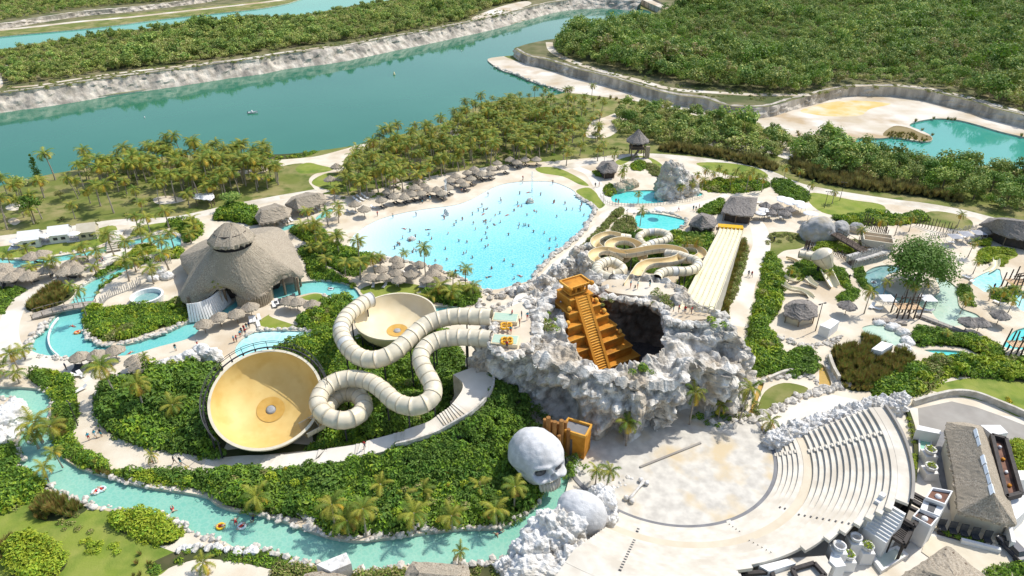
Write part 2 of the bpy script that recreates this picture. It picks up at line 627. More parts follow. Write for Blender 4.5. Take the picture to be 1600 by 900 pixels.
water('splash_pool', W_CHILD, [(367, 549), (372, 536), (385, 525), (402, 518), (430, 516), (470, 517), (500, 520), (500, 528), (452, 536), (430, 546), (402, 556), (378, 560)], -0.3)
water('lagoon', W_LAGOON, [(956, 314), (958, 303), (975, 299), (1000, 297), (1022, 297), (1040, 300), (1092, 300), (1094, 306), (1060, 309), (1037, 316), (1000, 318), (970, 317)], -0.4)
water('plunge_pool', W_LAGOON, [(993, 337), (1008, 333), (1030, 334), (1060, 340), (1072, 345), (1063, 356), (1042, 360), (1017, 358), (996, 354)], -0.35)
water('shaded_pond', W_DARKP, [(1350, 428), (1364, 418), (1384, 414), (1405, 416), (1404, 424), (1386, 430), (1380, 440), (1384, 452), (1400, 462), (1392, 470), (1374, 462), (1362, 450), (1352, 440)], -0.4)
water('shallow_pond', W_SAGE, [(1400, 464), (1420, 466), (1436, 470), (1452, 466), (1468, 456), (1466, 444), (1462, 434), (1474, 434), (1492, 446), (1498, 454), (1497, 467), (1502, 481), (1525, 490),
                               (1533, 499), (1520, 506), (1482, 509), (1463, 497), (1452, 484), (1430, 478), (1405, 474)], -0.25)
water('toddler_pond', W_SAGE, [(1347, 513), (1358, 508), (1376, 507), (1396, 516), (1413, 530), (1414, 537), (1398, 540), (1376, 533), (1360, 526)], -0.2)
water('hedge_channel', W_LAGOON, [(1444, 547), (1460, 546), (1482, 547), (1511, 550), (1507, 556), (1482, 556), (1462, 552)], -0.4)
water('corner_pool', W_LAGOON, [(1568, 541), (1577, 526), (1592, 514), (1640, 508), (1640, 545), (1600, 546)], -0.4)
water('slide_pond', W_CHILD, [(1518, 440), (1535, 428), (1560, 420), (1564, 428), (1566, 440), (1556, 452), (1540, 456), (1530, 450)], -0.2)
water('edge_pool', W_CHILD, [(1590, 458), (1640, 450), (1640, 490), (1594, 484)], -0.3)
water('bar_pool', W_UPPER, [(493, 340), (513, 326), (520, 329), (502, 343)], -0.3)
water('bar_pool', W_UPPER, [(437, 357), (455, 350), (462, 352), (446, 360)], -0.3)
water('tannin_stream', W_GOLD, [(1281, 570), (1288, 572), (1296, 588), (1298, 602), (1281, 602), (1280, 588)], -0.4)
water('tannin_brook', W_GOLD, [(1194, 598), (1186, 600), (1178, 622), (1170, 642), (1148, 652), (1126, 658), (1130, 663), (1152, 660), (1176, 648), (1184, 626)], -0.4)

# plateaus and cliffs
PLAT_TOP = [(803, 76), (812, 82), (825, 88), (850, 93), (875, 100), (900, 108), (925, 114), (950, 120), (975, 127), (1012, 138), (1037, 145), (1065, 150), (1100, 154), (1125, 163),
            (1150, 167), (1200, 167), (1237, 157), (1275, 147), (1320, 137), (1350, 135), (1400, 136), (1450, 142), (1487, 151), (1525, 160), (1550, 169), (1575, 175), (1600, 181), (1760, 222)]
PEN_TOP = [(-200, 178), (0, 146), (50, 140), (100, 133), (150, 125), (200, 118), (250, 112), (300, 105), (350, 98), (400, 92), (437, 85), (500, 78), (550, 70), (600, 60), (650, 51),
           (700, 41), (750, 31), (800, 19), (850, 6), (890, 0), (950, -2), (1003, 2)]
ZP, ZN, ZB = 4.2, 6.0, 3.0
zone('scrub_land', M_SCRUB, [(-1600, 20), (-200, 70), (0, 47), (200, 22), (420, 0), (520, -20), (700, -60), (300, -110), (-1200, -90)], 0.0, False)
zone('bluff', M_SCRUB, [(-1000, 80), (-200, 62), (0, 38), (60, 28), (130, 18), (200, 12), (270, 4), (330, -4), (420, -20), (300, -90), (-900, -80)], ZB, False)
zone('peninsula', M_SCRUB, PEN_TOP + [(960, -30), (900, -40), (750, -27), (660, -12), (600, 2), (550, 9), (487, 21), (400, 31), (300, 38), (225, 45), (175, 50), (112, 60), (87, 63), (25, 74), (0, 77), (-200, 106)], ZN, False)
zone('quarry', M_QUARRY, [(757, 93), (775, 84), (800, 93), (850, 108), (905, 120), (960, 132), (1005, 145), (1060, 155), (1100, 165), (1140, 172), (1190, 172), (1230, 160), (1270, 150), (1300, 140), (1350, 136),
                          (1420, 138), (1480, 150), (1520, 160), (1560, 175), (1600, 185), (1760, 226), (1760, 262), (1340, 229), (1310, 214), (1250, 215), (1215, 206), (1160, 193), (1100, 183), (1050, 171),
                          (1000, 159), (950, 152), (900, 146), (860, 142), (825, 127), (785, 114), (766, 103)])
zone('forest_plateau', M_SCRUB, PLAT_TOP + [(2600, 330), (2600, -60), (1015, -90), (1010, -10), (1040, 8), (1026, 20), (1000, 28), (950, 42), (905, 52), (870, 60), (840, 64), (818, 66)], ZP, False)
zone('ochre_patch', M_OCHRE, [(1250, 173), (1290, 161), (1330, 157), (1380, 160), (1391, 163), (1360, 170), (1345, 180), (1310, 182), (1280, 180)])
zone('marsh', M_REED, [(1380, 212), (1396, 197), (1418, 199), (1440, 208), (1455, 214), (1452, 220), (1425, 217)])
walk('haul_road', M_QUARRY, [(858, 66), (862, 78), (880, 90), (920, 105), (960, 116), (1000, 126), (1050, 139), (1110, 144), (1180, 148), (1265, 148)], 4.0, ZP)
walk('cliff_track', M_QUARRY, [(1330, 134), (1400, 133), (1450, 138), (1487, 146), (1525, 155), (1575, 169), (1640, 186)], 3.0, ZP)
walk('far_track', M_QUARRY, [(1000, -6), (1020, 4), (1045, 14), (1075, 24)], 7.0, ZP)
walk('peninsula_track', M_QUARRY, [(12, 137), (60, 133), (110, 125), (170, 116), (230, 109), (300, 101), (380, 92), (440, 82), (520, 72)], 2.6, ZN)
zone('peninsula_clearing', M_QUARRY, [(735, 30), (760, 18), (790, 8), (820, 2), (830, 6), (800, 17), (760, 28)], ZN)
zone('peninsula_ramp', M_QUARRY, [(-60, 140), (-10, 110), (8, 98), (14, 100), (2, 115), (4, 135), (-20, 142)], ZN)
walk('channel_road', M_QUARRY, [(-100, 58), (0, 47), (60, 41), (130, 33), (200, 27), (300, 16), (400, 5), (470, -4)], 7.0, 0.0)

# park
zone('sandy_grounds', M_SAND, [(-200, 395), (0, 372), (175, 347), (275, 342), (362, 322), (437, 308), (500, 303), (545, 306), (600, 292), (650, 280), (700, 270), (780, 258), (860, 252), (930, 246),
                               (1010, 242), (1100, 248), (1200, 268), (1280, 296), (1400, 314), (1500, 330), (1600, 352), (1900, 420), (1900, 1100), (-300, 1100)], 0.0, False)
zone('lake_beach', M_SAND, [(395, 264), (420, 252), (470, 247), (500, 243), (545, 231), (562, 224), (590, 222), (565, 236), (540, 246), (532, 262), (500, 262), (470, 255), (430, 262), (400, 272), (360, 268)])
zone('lake_clearing', M_SAND, [(688, 196), (705, 193), (720, 204), (712, 212), (690, 210)])
zone('clearing', M_SAND, [(925, 190), (945, 183), (965, 176), (985, 178), (975, 195), (955, 212), (935, 216), (915, 212)])
zone('bare_patch', M_QUARRY, [(1072, 204), (1110, 206), (1150, 216), (1195, 228), (1208, 240), (1150, 234), (1100, 224)])
zone('bare_patch', M_QUARRY, [(1195, 214), (1230, 222), (1250, 236), (1245, 250), (1215, 244), (1200, 230)])
zone('bare_patch', M_SAND, [(10, 322), (30, 314), (40, 318), (28, 328), (12, 328)])
zone('bare_patch', M_SAND, [(12, 345), (22, 340), (32, 346), (22, 352)])
zone('bare_patch', M_SAND, [(240, 310), (265, 306), (290, 312), (270, 318), (245, 318)])
walk('promenade', M_PATH, [(-80, 381), (0, 373), (100, 359), (175, 348), (225, 346), (275, 342), (325, 332), (362, 323), (400, 316), (437, 309), (490, 300), (530, 292)], 4.2)
walk('grove_path', M_SAND, [(437, 309), (500, 300), (497, 292), (490, 282), (498, 273), (525, 266), (540, 262)], 3.0)
walk('ring_path', M_PATH, [(880, 262), (925, 252), (960, 246), (1010, 243), (1060, 246), (1100, 250), (1150, 258), (1200, 270), (1235, 286), (1280, 297), (1340, 307), (1400, 316), (1450, 322), (1500, 331), (1560, 346), (1660, 370)], 4.6)
zone('lawn', M_LAWN, [(-40, 392), (0, 385), (60, 378), (110, 370), (175, 352), (180, 368), (150, 385), (95, 396), (40, 402), (-40, 402)])
zone('lawn', M_LAWN, [(203, 366), (225, 353), (262, 347), (305, 346), (290, 353), (262, 357), (235, 363), (215, 370)])
zone('lawn', M_LAWN, [(405, 501), (440, 480), (455, 470), (480, 461), (500, 459), (522, 471), (530, 478), (508, 479), (485, 470), (470, 470), (440, 487), (420, 493), (455, 506), (468, 511), (430, 513), (408, 509)])
zone('lawn', M_LAWN, [(563, 452), (600, 441), (640, 443), (668, 450), (640, 460), (610, 470), (580, 467)])
zone('lawn', M_LAWN, [(-20, 800), (60, 770), (110, 795), (150, 796), (175, 802), (200, 835), (260, 858), (275, 870), (235, 905), (100, 920), (-20, 905)])
zone('lawn', M_LAWN, [(1088, 255), (1130, 254), (1180, 262), (1200, 276), (1160, 277), (1112, 266)])
zone('lawn', M_LAWN, [(1262, 312), (1272, 301), (1330, 312), (1372, 318), (1384, 326), (1375, 336), (1330, 339), (1285, 332)])
zone('lawn', M_LAWN, [(1452, 606), (1520, 590), (1600, 597), (1700, 620), (1700, 680), (1600, 655), (1540, 628), (1480, 616)])
zone('lawn', M_LAWN, [(962, 252), (985, 244), (1012, 245), (1034, 257), (1030, 268), (1016, 256), (990, 250), (970, 258)])
zone('lawn', M_LAWN, [(462, 262), (480, 254), (500, 258), (522, 264), (500, 270), (470, 271)])
zone('lawn', M_LAWN, [(487, 286), (497, 276), (520, 270), (548, 288), (560, 296), (530, 300), (503, 294)])
zone('lawn', M_LAWN, [(598, 268), (620, 262), (622, 275), (606, 282)])
zone('lawn', M_LAWN, [(838, 262), (870, 262), (905, 278), (920, 290), (905, 288), (880, 276), (845, 270)])
zone('lawn', M_LAWN, [(900, 298), (920, 293), (935, 305), (946, 318), (936, 326), (925, 317), (912, 309)])
zone('lawn', M_LAWN, [(1590, 400), (1560, 410), (1540, 404), (1530, 396), (1550, 390), (1580, 390)])
zone('dry_verge', M_GROUND, [(1195, 370), (1215, 362), (1245, 364), (1270, 375), (1250, 388), (1225, 392), (1206, 405), (1192, 398)])
zone('dry_verge', M_GROUND, [(1195, 612), (1225, 598), (1262, 606), (1250, 618), (1215, 632), (1185, 642)])
zone('dry_verge', M_GROUND, [(1425, 345), (1455, 330), (1500, 336), (1520, 348), (1510, 360), (1470, 355)])
zone('plaza', M_PALE, [(885, 745), (905, 705), (960, 695), (1012, 688), (1060, 672), (1110, 668), (1170, 652), (1240, 628), (1300, 616), (1345, 626), (1450, 640), (1700, 660), (1700, 1100), (700, 1100), (800, 905), (860, 820)], 0.0, False)
zone('courtyard', M_ASPH, [(1434, 638), (1487, 627), (1525, 636), (1562, 649), (1600, 664), (1760, 720), (1760, 850), (1600, 800), (1560, 700), (1438, 690)], 0.0, False)
walk('slide_path', M_PALE, [(1178, 345), (1186, 358), (1190, 385), (1178, 412), (1164, 445), (1160, 475), (1158, 510)], 4.5)
walk('footpath', M_PALE, [(1140, 305), (1100, 318), (1050, 327), (1000, 330), (962, 323), (946, 310), (936, 292), (922, 272), (900, 262)], 3.4)
walk('pool_path', M_PALE, [(962, 323), (945, 335), (935, 352), (918, 372), (895, 393), (872, 412), (852, 432)], 2.6)
walk('west_path', M_PALE, [(215, 375), (180, 398), (140, 418), (95, 432), (60, 445), (35, 465), (20, 490), (12, 520), (20, 548), (50, 562), (95, 566), (130, 572), (150, 590)], 4.0)
zone('ring_terrace', M_SAND, [(984, 254), (990, 248), (1003, 246), (1016, 250), (1019, 257), (1012, 264), (1000, 268), (988, 264)])
zone('sand_court', M_SAND, [(420, 490), (445, 477), (470, 470), (490, 472), (508, 480), (490, 495), (470, 508), (452, 503)])
zone('path_stones', M_ASPH, [(1420, 795), (1402, 830), (1360, 868), (1375, 880), (1420, 850), (1440, 810)])

# ------------------------------------------------------------------ shrub masses (their beds are zones of the ground too)
SHRUBS = []         # (name, polygon world, leaf kind, height, spacing)


def shrub(pts, kind, h, gap=1.1, size=1.0, name='shrub_mass', bed=True, cover=1.0, zoff=0.0):
    poly = catmull(pl(pts, zoff * 0.5), True, 3)
    SHRUBS.append((name, [(p.x, p.y) for p in poly], kind, h, gap, size, cover, zoff))
    if bed: zone_w('planting_bed', M_SOIL, poly, 0.0)


V7 = [(172, 738), (250, 737), (330, 741), (410, 737), (455, 742), (500, 735), (545, 728), (600, 710), (660, 690), (715, 668), (752, 640), (765, 622), (800, 640), (812, 655), (800, 680), (795, 700), (812, 735),
      (846, 762), (832, 795), (795, 816), (722, 822), (642, 830), (580, 837), (520, 832), (482, 814), (420, 802), (355, 790), (322, 768), (245, 753), (190, 746)]
shrub([(131, 488), (150, 482), (200, 479), (250, 476), (282, 466), (293, 480), (291, 500), (255, 512), (222, 523), (190, 532), (157, 531), (137, 519)], 'bright', 1.6)
shrub([(150, 622), (170, 602), (200, 592), (240, 577), (300, 572), (342, 570), (340, 605), (345, 650), (355, 690), (330, 714), (280, 707), (220, 697), (180, 682), (155, 660)], 'dark', 3.4, 1.5, 1.5)
shrub([(428, 548), (450, 532), (470, 522), (520, 522), (540, 545), (545, 570), (520, 582), (495, 600), (486, 570), (460, 552)], 'mid', 2.6, 1.3, 1.3)
shrub([(465, 508), (480, 488), (520, 473), (550, 472), (568, 480), (552, 492), (537, 517), (490, 519)], 'bright', 2.6, 1.2, 1.2)
shrub([(545, 545), (560, 528), (620, 518), (660, 512), (700, 520), (722, 560), (730, 600), (706, 622), (690, 655), (640, 674), (570, 688), (505, 692), (488, 680), (505, 620), (525, 585)], 'dark', 2.6, 1.4, 1.4)
shrub([(330, 708), (400, 697), (440, 692), (500, 695), (575, 686), (562, 694), (480, 704), (400, 712), (345, 719)], 'mid', 1.6, 0.9)
shrub(V7, 'mixed', 2.4, 1.25, 1.25)
shrub([(45, 592), (62, 580), (100, 586), (116, 600), (122, 640), (114, 680), (132, 702), (165, 722), (172, 740), (132, 730), (100, 714), (84, 690), (82, 650), (75, 616)], 'mid', 1.8)
shrub([(185, 741), (235, 738), (285, 745), (300, 756), (280, 764), (230, 757), (195, 748)], 'lime', 1.5, 1.0, .9, bed=False, cover=.85)
shrub([(148, 722), (165, 726), (178, 740), (165, 746), (150, 738)], 'rust', 1.3, 1.0, .9)
shrub([(370, 770), (400, 760), (440, 770), (470, 790), (440, 806), (400, 796)], 'olive', 1.3, 1.2, .9, bed=False, cover=.7)
shrub([(84, 655), (100, 650), (112, 672), (105, 695), (88, 690)], 'rust', 1.6, 1.0, .9, bed=False, cover=.8)
shrub([(-20, 692), (22, 695), (37, 725), (58, 745), (75, 760), (60, 777), (-20, 802)], 'mid', 1.8, 1.2, 1.2)
shrub([(50, 802), (70, 777), (90, 772), (120, 786), (137, 795), (110, 810), (70, 814)], 'rust', 1.6)
shrub([(174, 802), (210, 800), (250, 804), (280, 817), (286, 832), (270, 850), (240, 852), (200, 836), (178, 825)], 'lime', 2.0)
shrub([(5, 872), (20, 847), (60, 840), (95, 857), (105, 880), (80, 905), (30, 910)], 'lime', 2.4)
shrub([(120, 850), (150, 838), (180, 846), (190, 862), (165, 872), (130, 868)], 'lime', 1.0, 1.1, .8, cover=.6, bed=False)
shrub([(60, 790), (120, 800), (165, 820), (150, 835), (90, 825)], 'olive', .6, 1.3, .7, cover=.45, bed=False)
shrub([(200, 860), (240, 866), (235, 895), (190, 900), (180, 880)], 'rust', .7, 1.2, .7, cover=.5, bed=False)
shrub([(-10, 860), (5, 845), (22, 835), (20, 855), (5, 875)], 'rust', 1.2)
shrub([(230, 885), (260, 868), (300, 855), (360, 855), (430, 865), (470, 880), (430, 890), (390, 882), (320, 873), (270, 885), (240, 900)], 'mid', 0.7, 1.1, 0.8, cover=0.5)
shrub([(425, 895), (440, 878), (470, 880), (500, 890), (560, 895), (620, 888), (640, 892), (640, 910), (430, 915)], 'olive', 1.2, 1.1, 0.9, cover=0.7)
shrub([(730, 885), (785, 876), (800, 880), (790, 905), (720, 910)], 'olive', 0.9, 1.1, 0.9, cover=0.6)
shrub([(1168, 525), (1175, 492), (1188, 440), (1195, 402), (1210, 402), (1224, 430), (1220, 482), (1200, 512), (1226, 552), (1226, 577), (1180, 587), (1163, 560)], 'bright', 2.2, 1.2, 1.2)
shrub([(1226, 560), (1250, 545), (1275, 555), (1278, 580), (1255, 588), (1230, 585)], 'mid', 1.6)
shrub([(1298, 548), (1330, 542), (1370, 547), (1425, 557), (1420, 580), (1380, 602), (1355, 612), (1320, 607), (1308, 582)], 'rust', 2.0, 1.1)
shrub([(1345, 522), (1365, 530), (1390, 545), (1375, 552), (1350, 545)], 'rust', 1.5)
shrub([(1362, 606), (1420, 572), (1452, 562), (1482, 556), (1550, 560), (1620, 566), (1620, 597), (1550, 592), (1480, 590), (1452, 611), (1400, 627), (1372, 622)], 'bright', 2.4, 1.2, 1.2)
shrub([(1425, 520), (1445, 515), (1480, 522), (1530, 530), (1560, 540), (1570, 556), (1540, 560), (1510, 545), (1470, 540), (1430, 540)], 'mid', 2.0, 1.2)
shrub([(1092, 290), (1120, 282), (1190, 282), (1200, 293), (1160, 301), (1110, 300)], 'bright', 1.8, 1.3, 1.3)
shrub([(1090, 330), (1112, 318), (1130, 312), (1132, 325), (1120, 335), (1100, 337)], 'mid', 2.0, 1.2)
shrub([(1045, 362), (1075, 366), (1112, 368), (1117, 385), (1108, 410), (1086, 455), (1062, 468), (1058, 440), (1080, 410), (1060, 385)], 'bright', 1.8, 1.2, 1.2)
shrub([(960, 372), (985, 362), (1020, 368), (1060, 385), (1090, 410), (1070, 430), (1000, 425), (950, 415), (940, 390)], 'mid', 1.2, 1.4)
shrub([(1140, 400), (1160, 378), (1166, 395), (1150, 430), (1140, 465), (1138, 500), (1118, 492), (1125, 450)], 'rust', 1.4, 1.1)
shrub([(1130, 480), (1145, 470), (1156, 440), (1168, 400), (1164, 372), (1158, 385)], 'olive', 1.2, 1.1)
shrub([(1197, 372), (1215, 363), (1245, 366), (1262, 372), (1240, 378), (1215, 382), (1200, 392)], 'olive', 0.9, 1.3, 0.9, cover=0.5, bed=False)
shrub([(1270, 392), (1283, 380), (1318, 384), (1345, 388), (1350, 398), (1318, 396), (1290, 390)], 'lime', 1.4, 1.1)
shrub([(1232, 438), (1228, 428), (1240, 414), (1262, 405), (1292, 410), (1312, 425), (1325, 445), (1328, 458), (1305, 436), (1280, 440), (1262, 430), (1248, 440)], 'mid', 1.3, 1.1, cover=0.8)
shrub([(1301, 428), (1312, 420), (1322, 432), (1330, 448), (1322, 452), (1308, 440)], 'bright', 1.5, 1.0)
shrub([(1308, 468), (1318, 456), (1338, 450), (1340, 462), (1330, 472), (1314, 472)], 'bright', 1.2, 1.0)
shrub([(1336, 418), (1350, 420), (1352, 440), (1362, 452), (1350, 452), (1340, 440), (1335, 428)], 'mid', 1.2, 1.0)
shrub([(1526, 400), (1535, 390), (1560, 387), (1582, 391), (1584, 400), (1560, 396), (1545, 412), (1530, 410)], 'lime', 1.8, 1.1, 1.1)
shrub([(1531, 385), (1528, 378), (1545, 376), (1548, 384)], 'lime', 1.6, 1.0)
shrub([(1557, 404), (1574, 400), (1572, 412), (1562, 416)], 'lime', 1.6, 1.0)
shrub([(1545, 460), (1555, 452), (1585, 452), (1590, 466), (1575, 472), (1556, 470)], 'mid', 1.4, 1.1, cover=0.7)
shrub([(1495, 456), (1500, 448), (1516, 452), (1518, 470), (1526, 480), (1510, 476), (1500, 466)], 'mid', 1.3, 1.0)
shrub([(1296, 380), (1330, 374), (1360, 380), (1350, 392), (1320, 386)], 'olive', 1.0, 1.2, cover=0.6, bed=False)
shrub([(1300, 338), (1330, 335), (1372, 332), (1400, 338), (1440, 332), (1450, 345), (1400, 352), (1340, 352), (1310, 348)], 'mid', 1.8, 1.4, 1.2, cover=0.8)
shrub([(1205, 285), (1225, 282), (1262, 302), (1260, 316), (1240, 318), (1215, 302)], 'mid', 2.0, 1.3, 1.2, cover=0.8)
shrub([(40, 480), (65, 460), (85, 450), (100, 448), (118, 455), (105, 470), (80, 482), (55, 488)], 'rust', 1.8, 1.1)
shrub([(-10, 480), (0, 450), (30, 450), (40, 455), (20, 468), (5, 490)], 'mid', 1.2, 1.1, cover=0.8)
shrub([(150, 430), (165, 420), (190, 410), (225, 403), (235, 408), (200, 420), (175, 438), (158, 450), (140, 478), (136, 470), (146, 448)], 'bright', 1.4, 1.1)
shrub([(238, 410), (246, 400), (280, 388), (290, 400), (270, 405)], 'bright', 1.5, 1.0)
shrub([(200, 395), (225, 384), (240, 384), (244, 393), (225, 398), (208, 402)], 'lime', 1.5, 1.0)
shrub([(262, 352), (272, 345), (300, 347), (318, 357), (308, 372), (290, 380), (285, 366)], 'mid', 2.2, 1.2, 1.2)
shrub([(335, 345), (345, 330), (370, 322), (400, 328), (410, 345), (395, 352), (360, 345)], 'mid', 2.6, 1.2, 1.3)
shrub([(455, 363), (470, 355), (500, 358), (516, 375), (520, 395), (500, 390), (480, 380)], 'bright', 2.0, 1.2, 1.2)
shrub([(465, 388), (485, 388), (500, 400), (510, 420), (545, 440), (560, 450), (520, 438), (485, 435), (480, 415)], 'bright', 1.8, 1.2, 1.1)
shrub([(500, 392), (530, 388), (560, 395), (585, 400), (575, 410), (560, 430), (530, 425), (510, 410)], 'mid', 2.2, 1.2, 1.2)
shrub([(660, 458), (690, 452), (735, 448), (750, 458), (745, 472), (718, 480), (690, 474), (665, 470)], 'mid', 2.0, 1.2, 1.2)
shrub([(905, 395), (912, 380), (940, 352), (955, 335), (968, 325), (975, 332), (955, 350), (935, 372), (920, 395)], 'olive', 1.2, 1.1, cover=0.8)
shrub([(952, 375), (960, 352), (975, 340), (990, 342), (992, 360), (975, 370)], 'olive', 1.6, 1.1)
shrub([(1010, 256), (1030, 262), (1034, 275), (1020, 275), (1012, 266)], 'olive', 1.2, 1.1)
shrub([(985, 258), (1000, 252), (1010, 258), (1004, 266), (990, 266)], 'mid', 1.2, 1.0)
shrub([(928, 268), (955, 266), (955, 275), (935, 276)], 'bright', 1.2, 1.0)
shrub([(945, 292), (955, 290), (962, 300), (954, 308), (944, 302)], 'bright', 1.6, 1.0)
shrub([(1235, 250), (1260, 254), (1300, 265), (1380, 288), (1450, 300), (1500, 312), (1500, 318), (1440, 308), (1370, 300), (1300, 290), (1240, 272)], 'reed', 2.4, 1.6, 1.5, cover=0.9)
shrub([(1030, 236), (1060, 240), (1110, 246), (1160, 256), (1210, 268), (1210, 260), (1150, 246), (1090, 236), (1040, 230)], 'reed', 2.6, 1.6, 1.5)
shrub([(400, 240), (480, 232), (495, 238), (470, 246), (410, 250)], 'bright', 1.0, 1.3, 1.0, cover=0.5)
shrub([(1440, 610), (1600, 625), (1600, 640), (1520, 622)], 'flame', 0.6, 1.3, 0.7, cover=0.35, bed=False)
shrub([(1580, 690), (1600, 688), (1620, 720), (1600, 760), (1590, 735)], 'lime', 1.5)
shrub([(1540, 900), (1560, 885), (1600, 880), (1620, 910)], 'bright', 1.5)


def build_ground():
    S = 9000.0
    verts, edges = [], []

    def loop(poly):
        n0 = len(verts)
        for p in poly: verts.append(Vector((p[0], p[1])))
        n = len(poly)
        for i in range(n): edges.append((n0 + i, n0 + (i + 1) % n))
    loop([(-S, -300), (S, -300), (S, S), (-S, S)])
    for z in ZONES: loop(z[2])
    for w in WATERS: loop(w[2])
    # inner points of the wave pool so its floor depth can vary smoothly
    wp = [w for w in WATERS if w[0] == 'wave_pool'][0][2]
    a = np.array(wp)
    gx, gy = np.meshgrid(np.arange(a[:, 0].min(), a[:, 0].max(), 2.0), np.arange(a[:, 1].min(), a[:, 1].max(), 2.0))
    g = np.stack([gx.ravel(), gy.ravel()], 1)
    g = g[in_poly(g, a)]
    for p in g: verts.append(Vector((float(p[0]), float(p[1]))))
    ov, oe, of, *_ = delaunay_2d_cdt(verts, edges, [], 0, 1e-4)
    V = np.array([(v.x, v.y) for v in ov])
    T = np.array([f for f in of])
    C = V[T].mean(1)
    own = np.zeros(len(T), int)
    for i, z in enumerate(ZONES): own[in_poly(C, z[2])] = i + 1
    nz = len(ZONES)
    for i, w in enumerate(WATERS): own[in_poly(C, w[2])] = 1000 + i
    ok = (np.abs(C[:, 0]) < S) & (C[:, 1] > -300)
    zh = {0: 0.0}
    for i, z in enumerate(ZONES): zh[i + 1] = z[3]
    for i, w in enumerate(WATERS): zh[1000 + i] = -1.4
    e2 = {}
    for t, tri in enumerate(T):
        for k in range(3):
            a_, b_ = tri[k], tri[(k + 1) % 3]
            e2.setdefault((min(a_, b_), max(a_, b_)), []).append((t, a_, b_))
    for key in sorted(set(own.tolist())):
        idx = np.where((own == key) & ok)[0]
        if not len(idx): continue
        iswater = key >= 1000
        h = WATERS[key - 1000][3] if iswater else zh[key]
        mp, vs, fs, mi = {}, [], [], []

        def vid(i, z):
            k = (int(i), z)
            if k not in mp:
                mp[k] = len(vs)
                vs.append((V[i][0], V[i][1], z))
            return mp[k]
        for t in idx:
            tri = T[t]
            ar = np.cross(V[tri[1]] - V[tri[0]], V[tri[2]] - V[tri[0]])
            f = [vid(i, h) for i in tri]
            fs.append(f if ar > 0 else f[::-1])
            mi.append(0)
        if not iswater:
            for t in idx:
                tri = T[t]
                for k in range(3):
                    a_, b_ = tri[k], tri[(k + 1) % 3]
                    lst = e2[(min(a_, b_), max(a_, b_))]
                    if len(lst) == 2:
                        o = lst[0][0] if lst[1][0] == t else lst[1][0]
                        oh = zh[int(own[o])]
                        if oh < h - 1e-6:
                            fs.append([vid(a_, h), vid(a_, oh), vid(b_, oh), vid(b_, h)])
                            mi.append(1)
        if iswater: nm, mt = WATERS[key - 1000][0], WATERS[key - 1000][1]
        elif key == 0: nm, mt = 'ground', M_GROUND
        else: nm, mt = ZONES[key - 1][0], ZONES[key - 1][1]
        me = bpy.data.meshes.new(nm)
        me.from_pydata(vs, [], fs)
        me.materials.append(mt)
        me.materials.append(M_CLIFF if (not iswater and h > 1) else M_BANK)
        me.polygons.foreach_set('material_index', mi)
        if nm == 'wave_pool':
            pts = np.array([v[:2] for v in vs])
            d = seg_dist(pts, pl(WP_BEACH))
            at = me.attributes.new('depth', 'FLOAT', 'POINT')
            at.data.foreach_set('value', np.clip(d / 34.0, 0, 1).astype(np.float32))
        o = link_mesh(nm, me)
        o['kind'] = 'structure'


build_ground()


def cliff(name, top_px, z, foot, label, rough=0.9, step=1.6, m=None, rows=9):
    """a rock face below a plateau edge: a strip of ledges from the rim down and out to the foot"""
    path = resample(catmull(pl(top_px, z), False, 6), step)
    n = len(path)
    P0 = np.array([(p.x, p.y) for p in path])
    d = np.gradient(P0, axis=0)
    nrm = np.stack([d[:, 1], -d[:, 0]], 1) / np.maximum(np.hypot(d[:, 0], d[:, 1]), 1e-6)[:, None]
    pts = []
    for r in range(rows):
        t = r / (rows - 1)
        out = foot * (t ** 1.3) - 0.6
        zz = z + 0.25 - (z + 1.2) * t
        if r == 0: out = -2.5
        q = np.concatenate([P0 + nrm * out, np.full((n, 1), zz)], 1)
        w = math.sin(math.pi * min(1, t * 1.1 + 0.06))
        off = (fbm(q * np.array([0.22, 0.22, 0.35]), 4, 3) * 1.1 + (0.5 - worley(q * np.array([0.3, 0.3, 0.5]), 5)) * 1.3) * rough * (0.25 + w)
        q[:, :2] += nrm * off[:, None]
        q[:, 2] += vnoise(q * 0.4, 8) * 0.25
        pts.append([tuple(p) for p in q])
    b = MB()
    b.grid(pts, flip=True)
    o = b.build(name, m or M_CLIFF)
    tag(o, label, 'cliff')
    o['kind'] = 'structure'
    return o


cliff('cliff', PEN_TOP, ZN, 7.0, 'long pale eroded cliff dropping to the far shore of the lake', 1.1)
cliff('cliff', PLAT_TOP, ZP, 1.6, 'grey quarry cliff curving below the right hand forest', 0.9)
cliff('cliff', [(-200, 62), (0, 38), (60, 28), (130, 18), (200, 12), (270, 4), (330, -4)], ZB, 3.0, 'low bluff above the road at the far left', 1.0)
# ------------------------------------------------------------------ leaves
def leafm(name, c, c2, rand=0.16):
    return mat(name, c, c2, 1.2, 0.55, spec=0.25, transl=0.22, rand=rand, lo=0.3, hi=0.7)


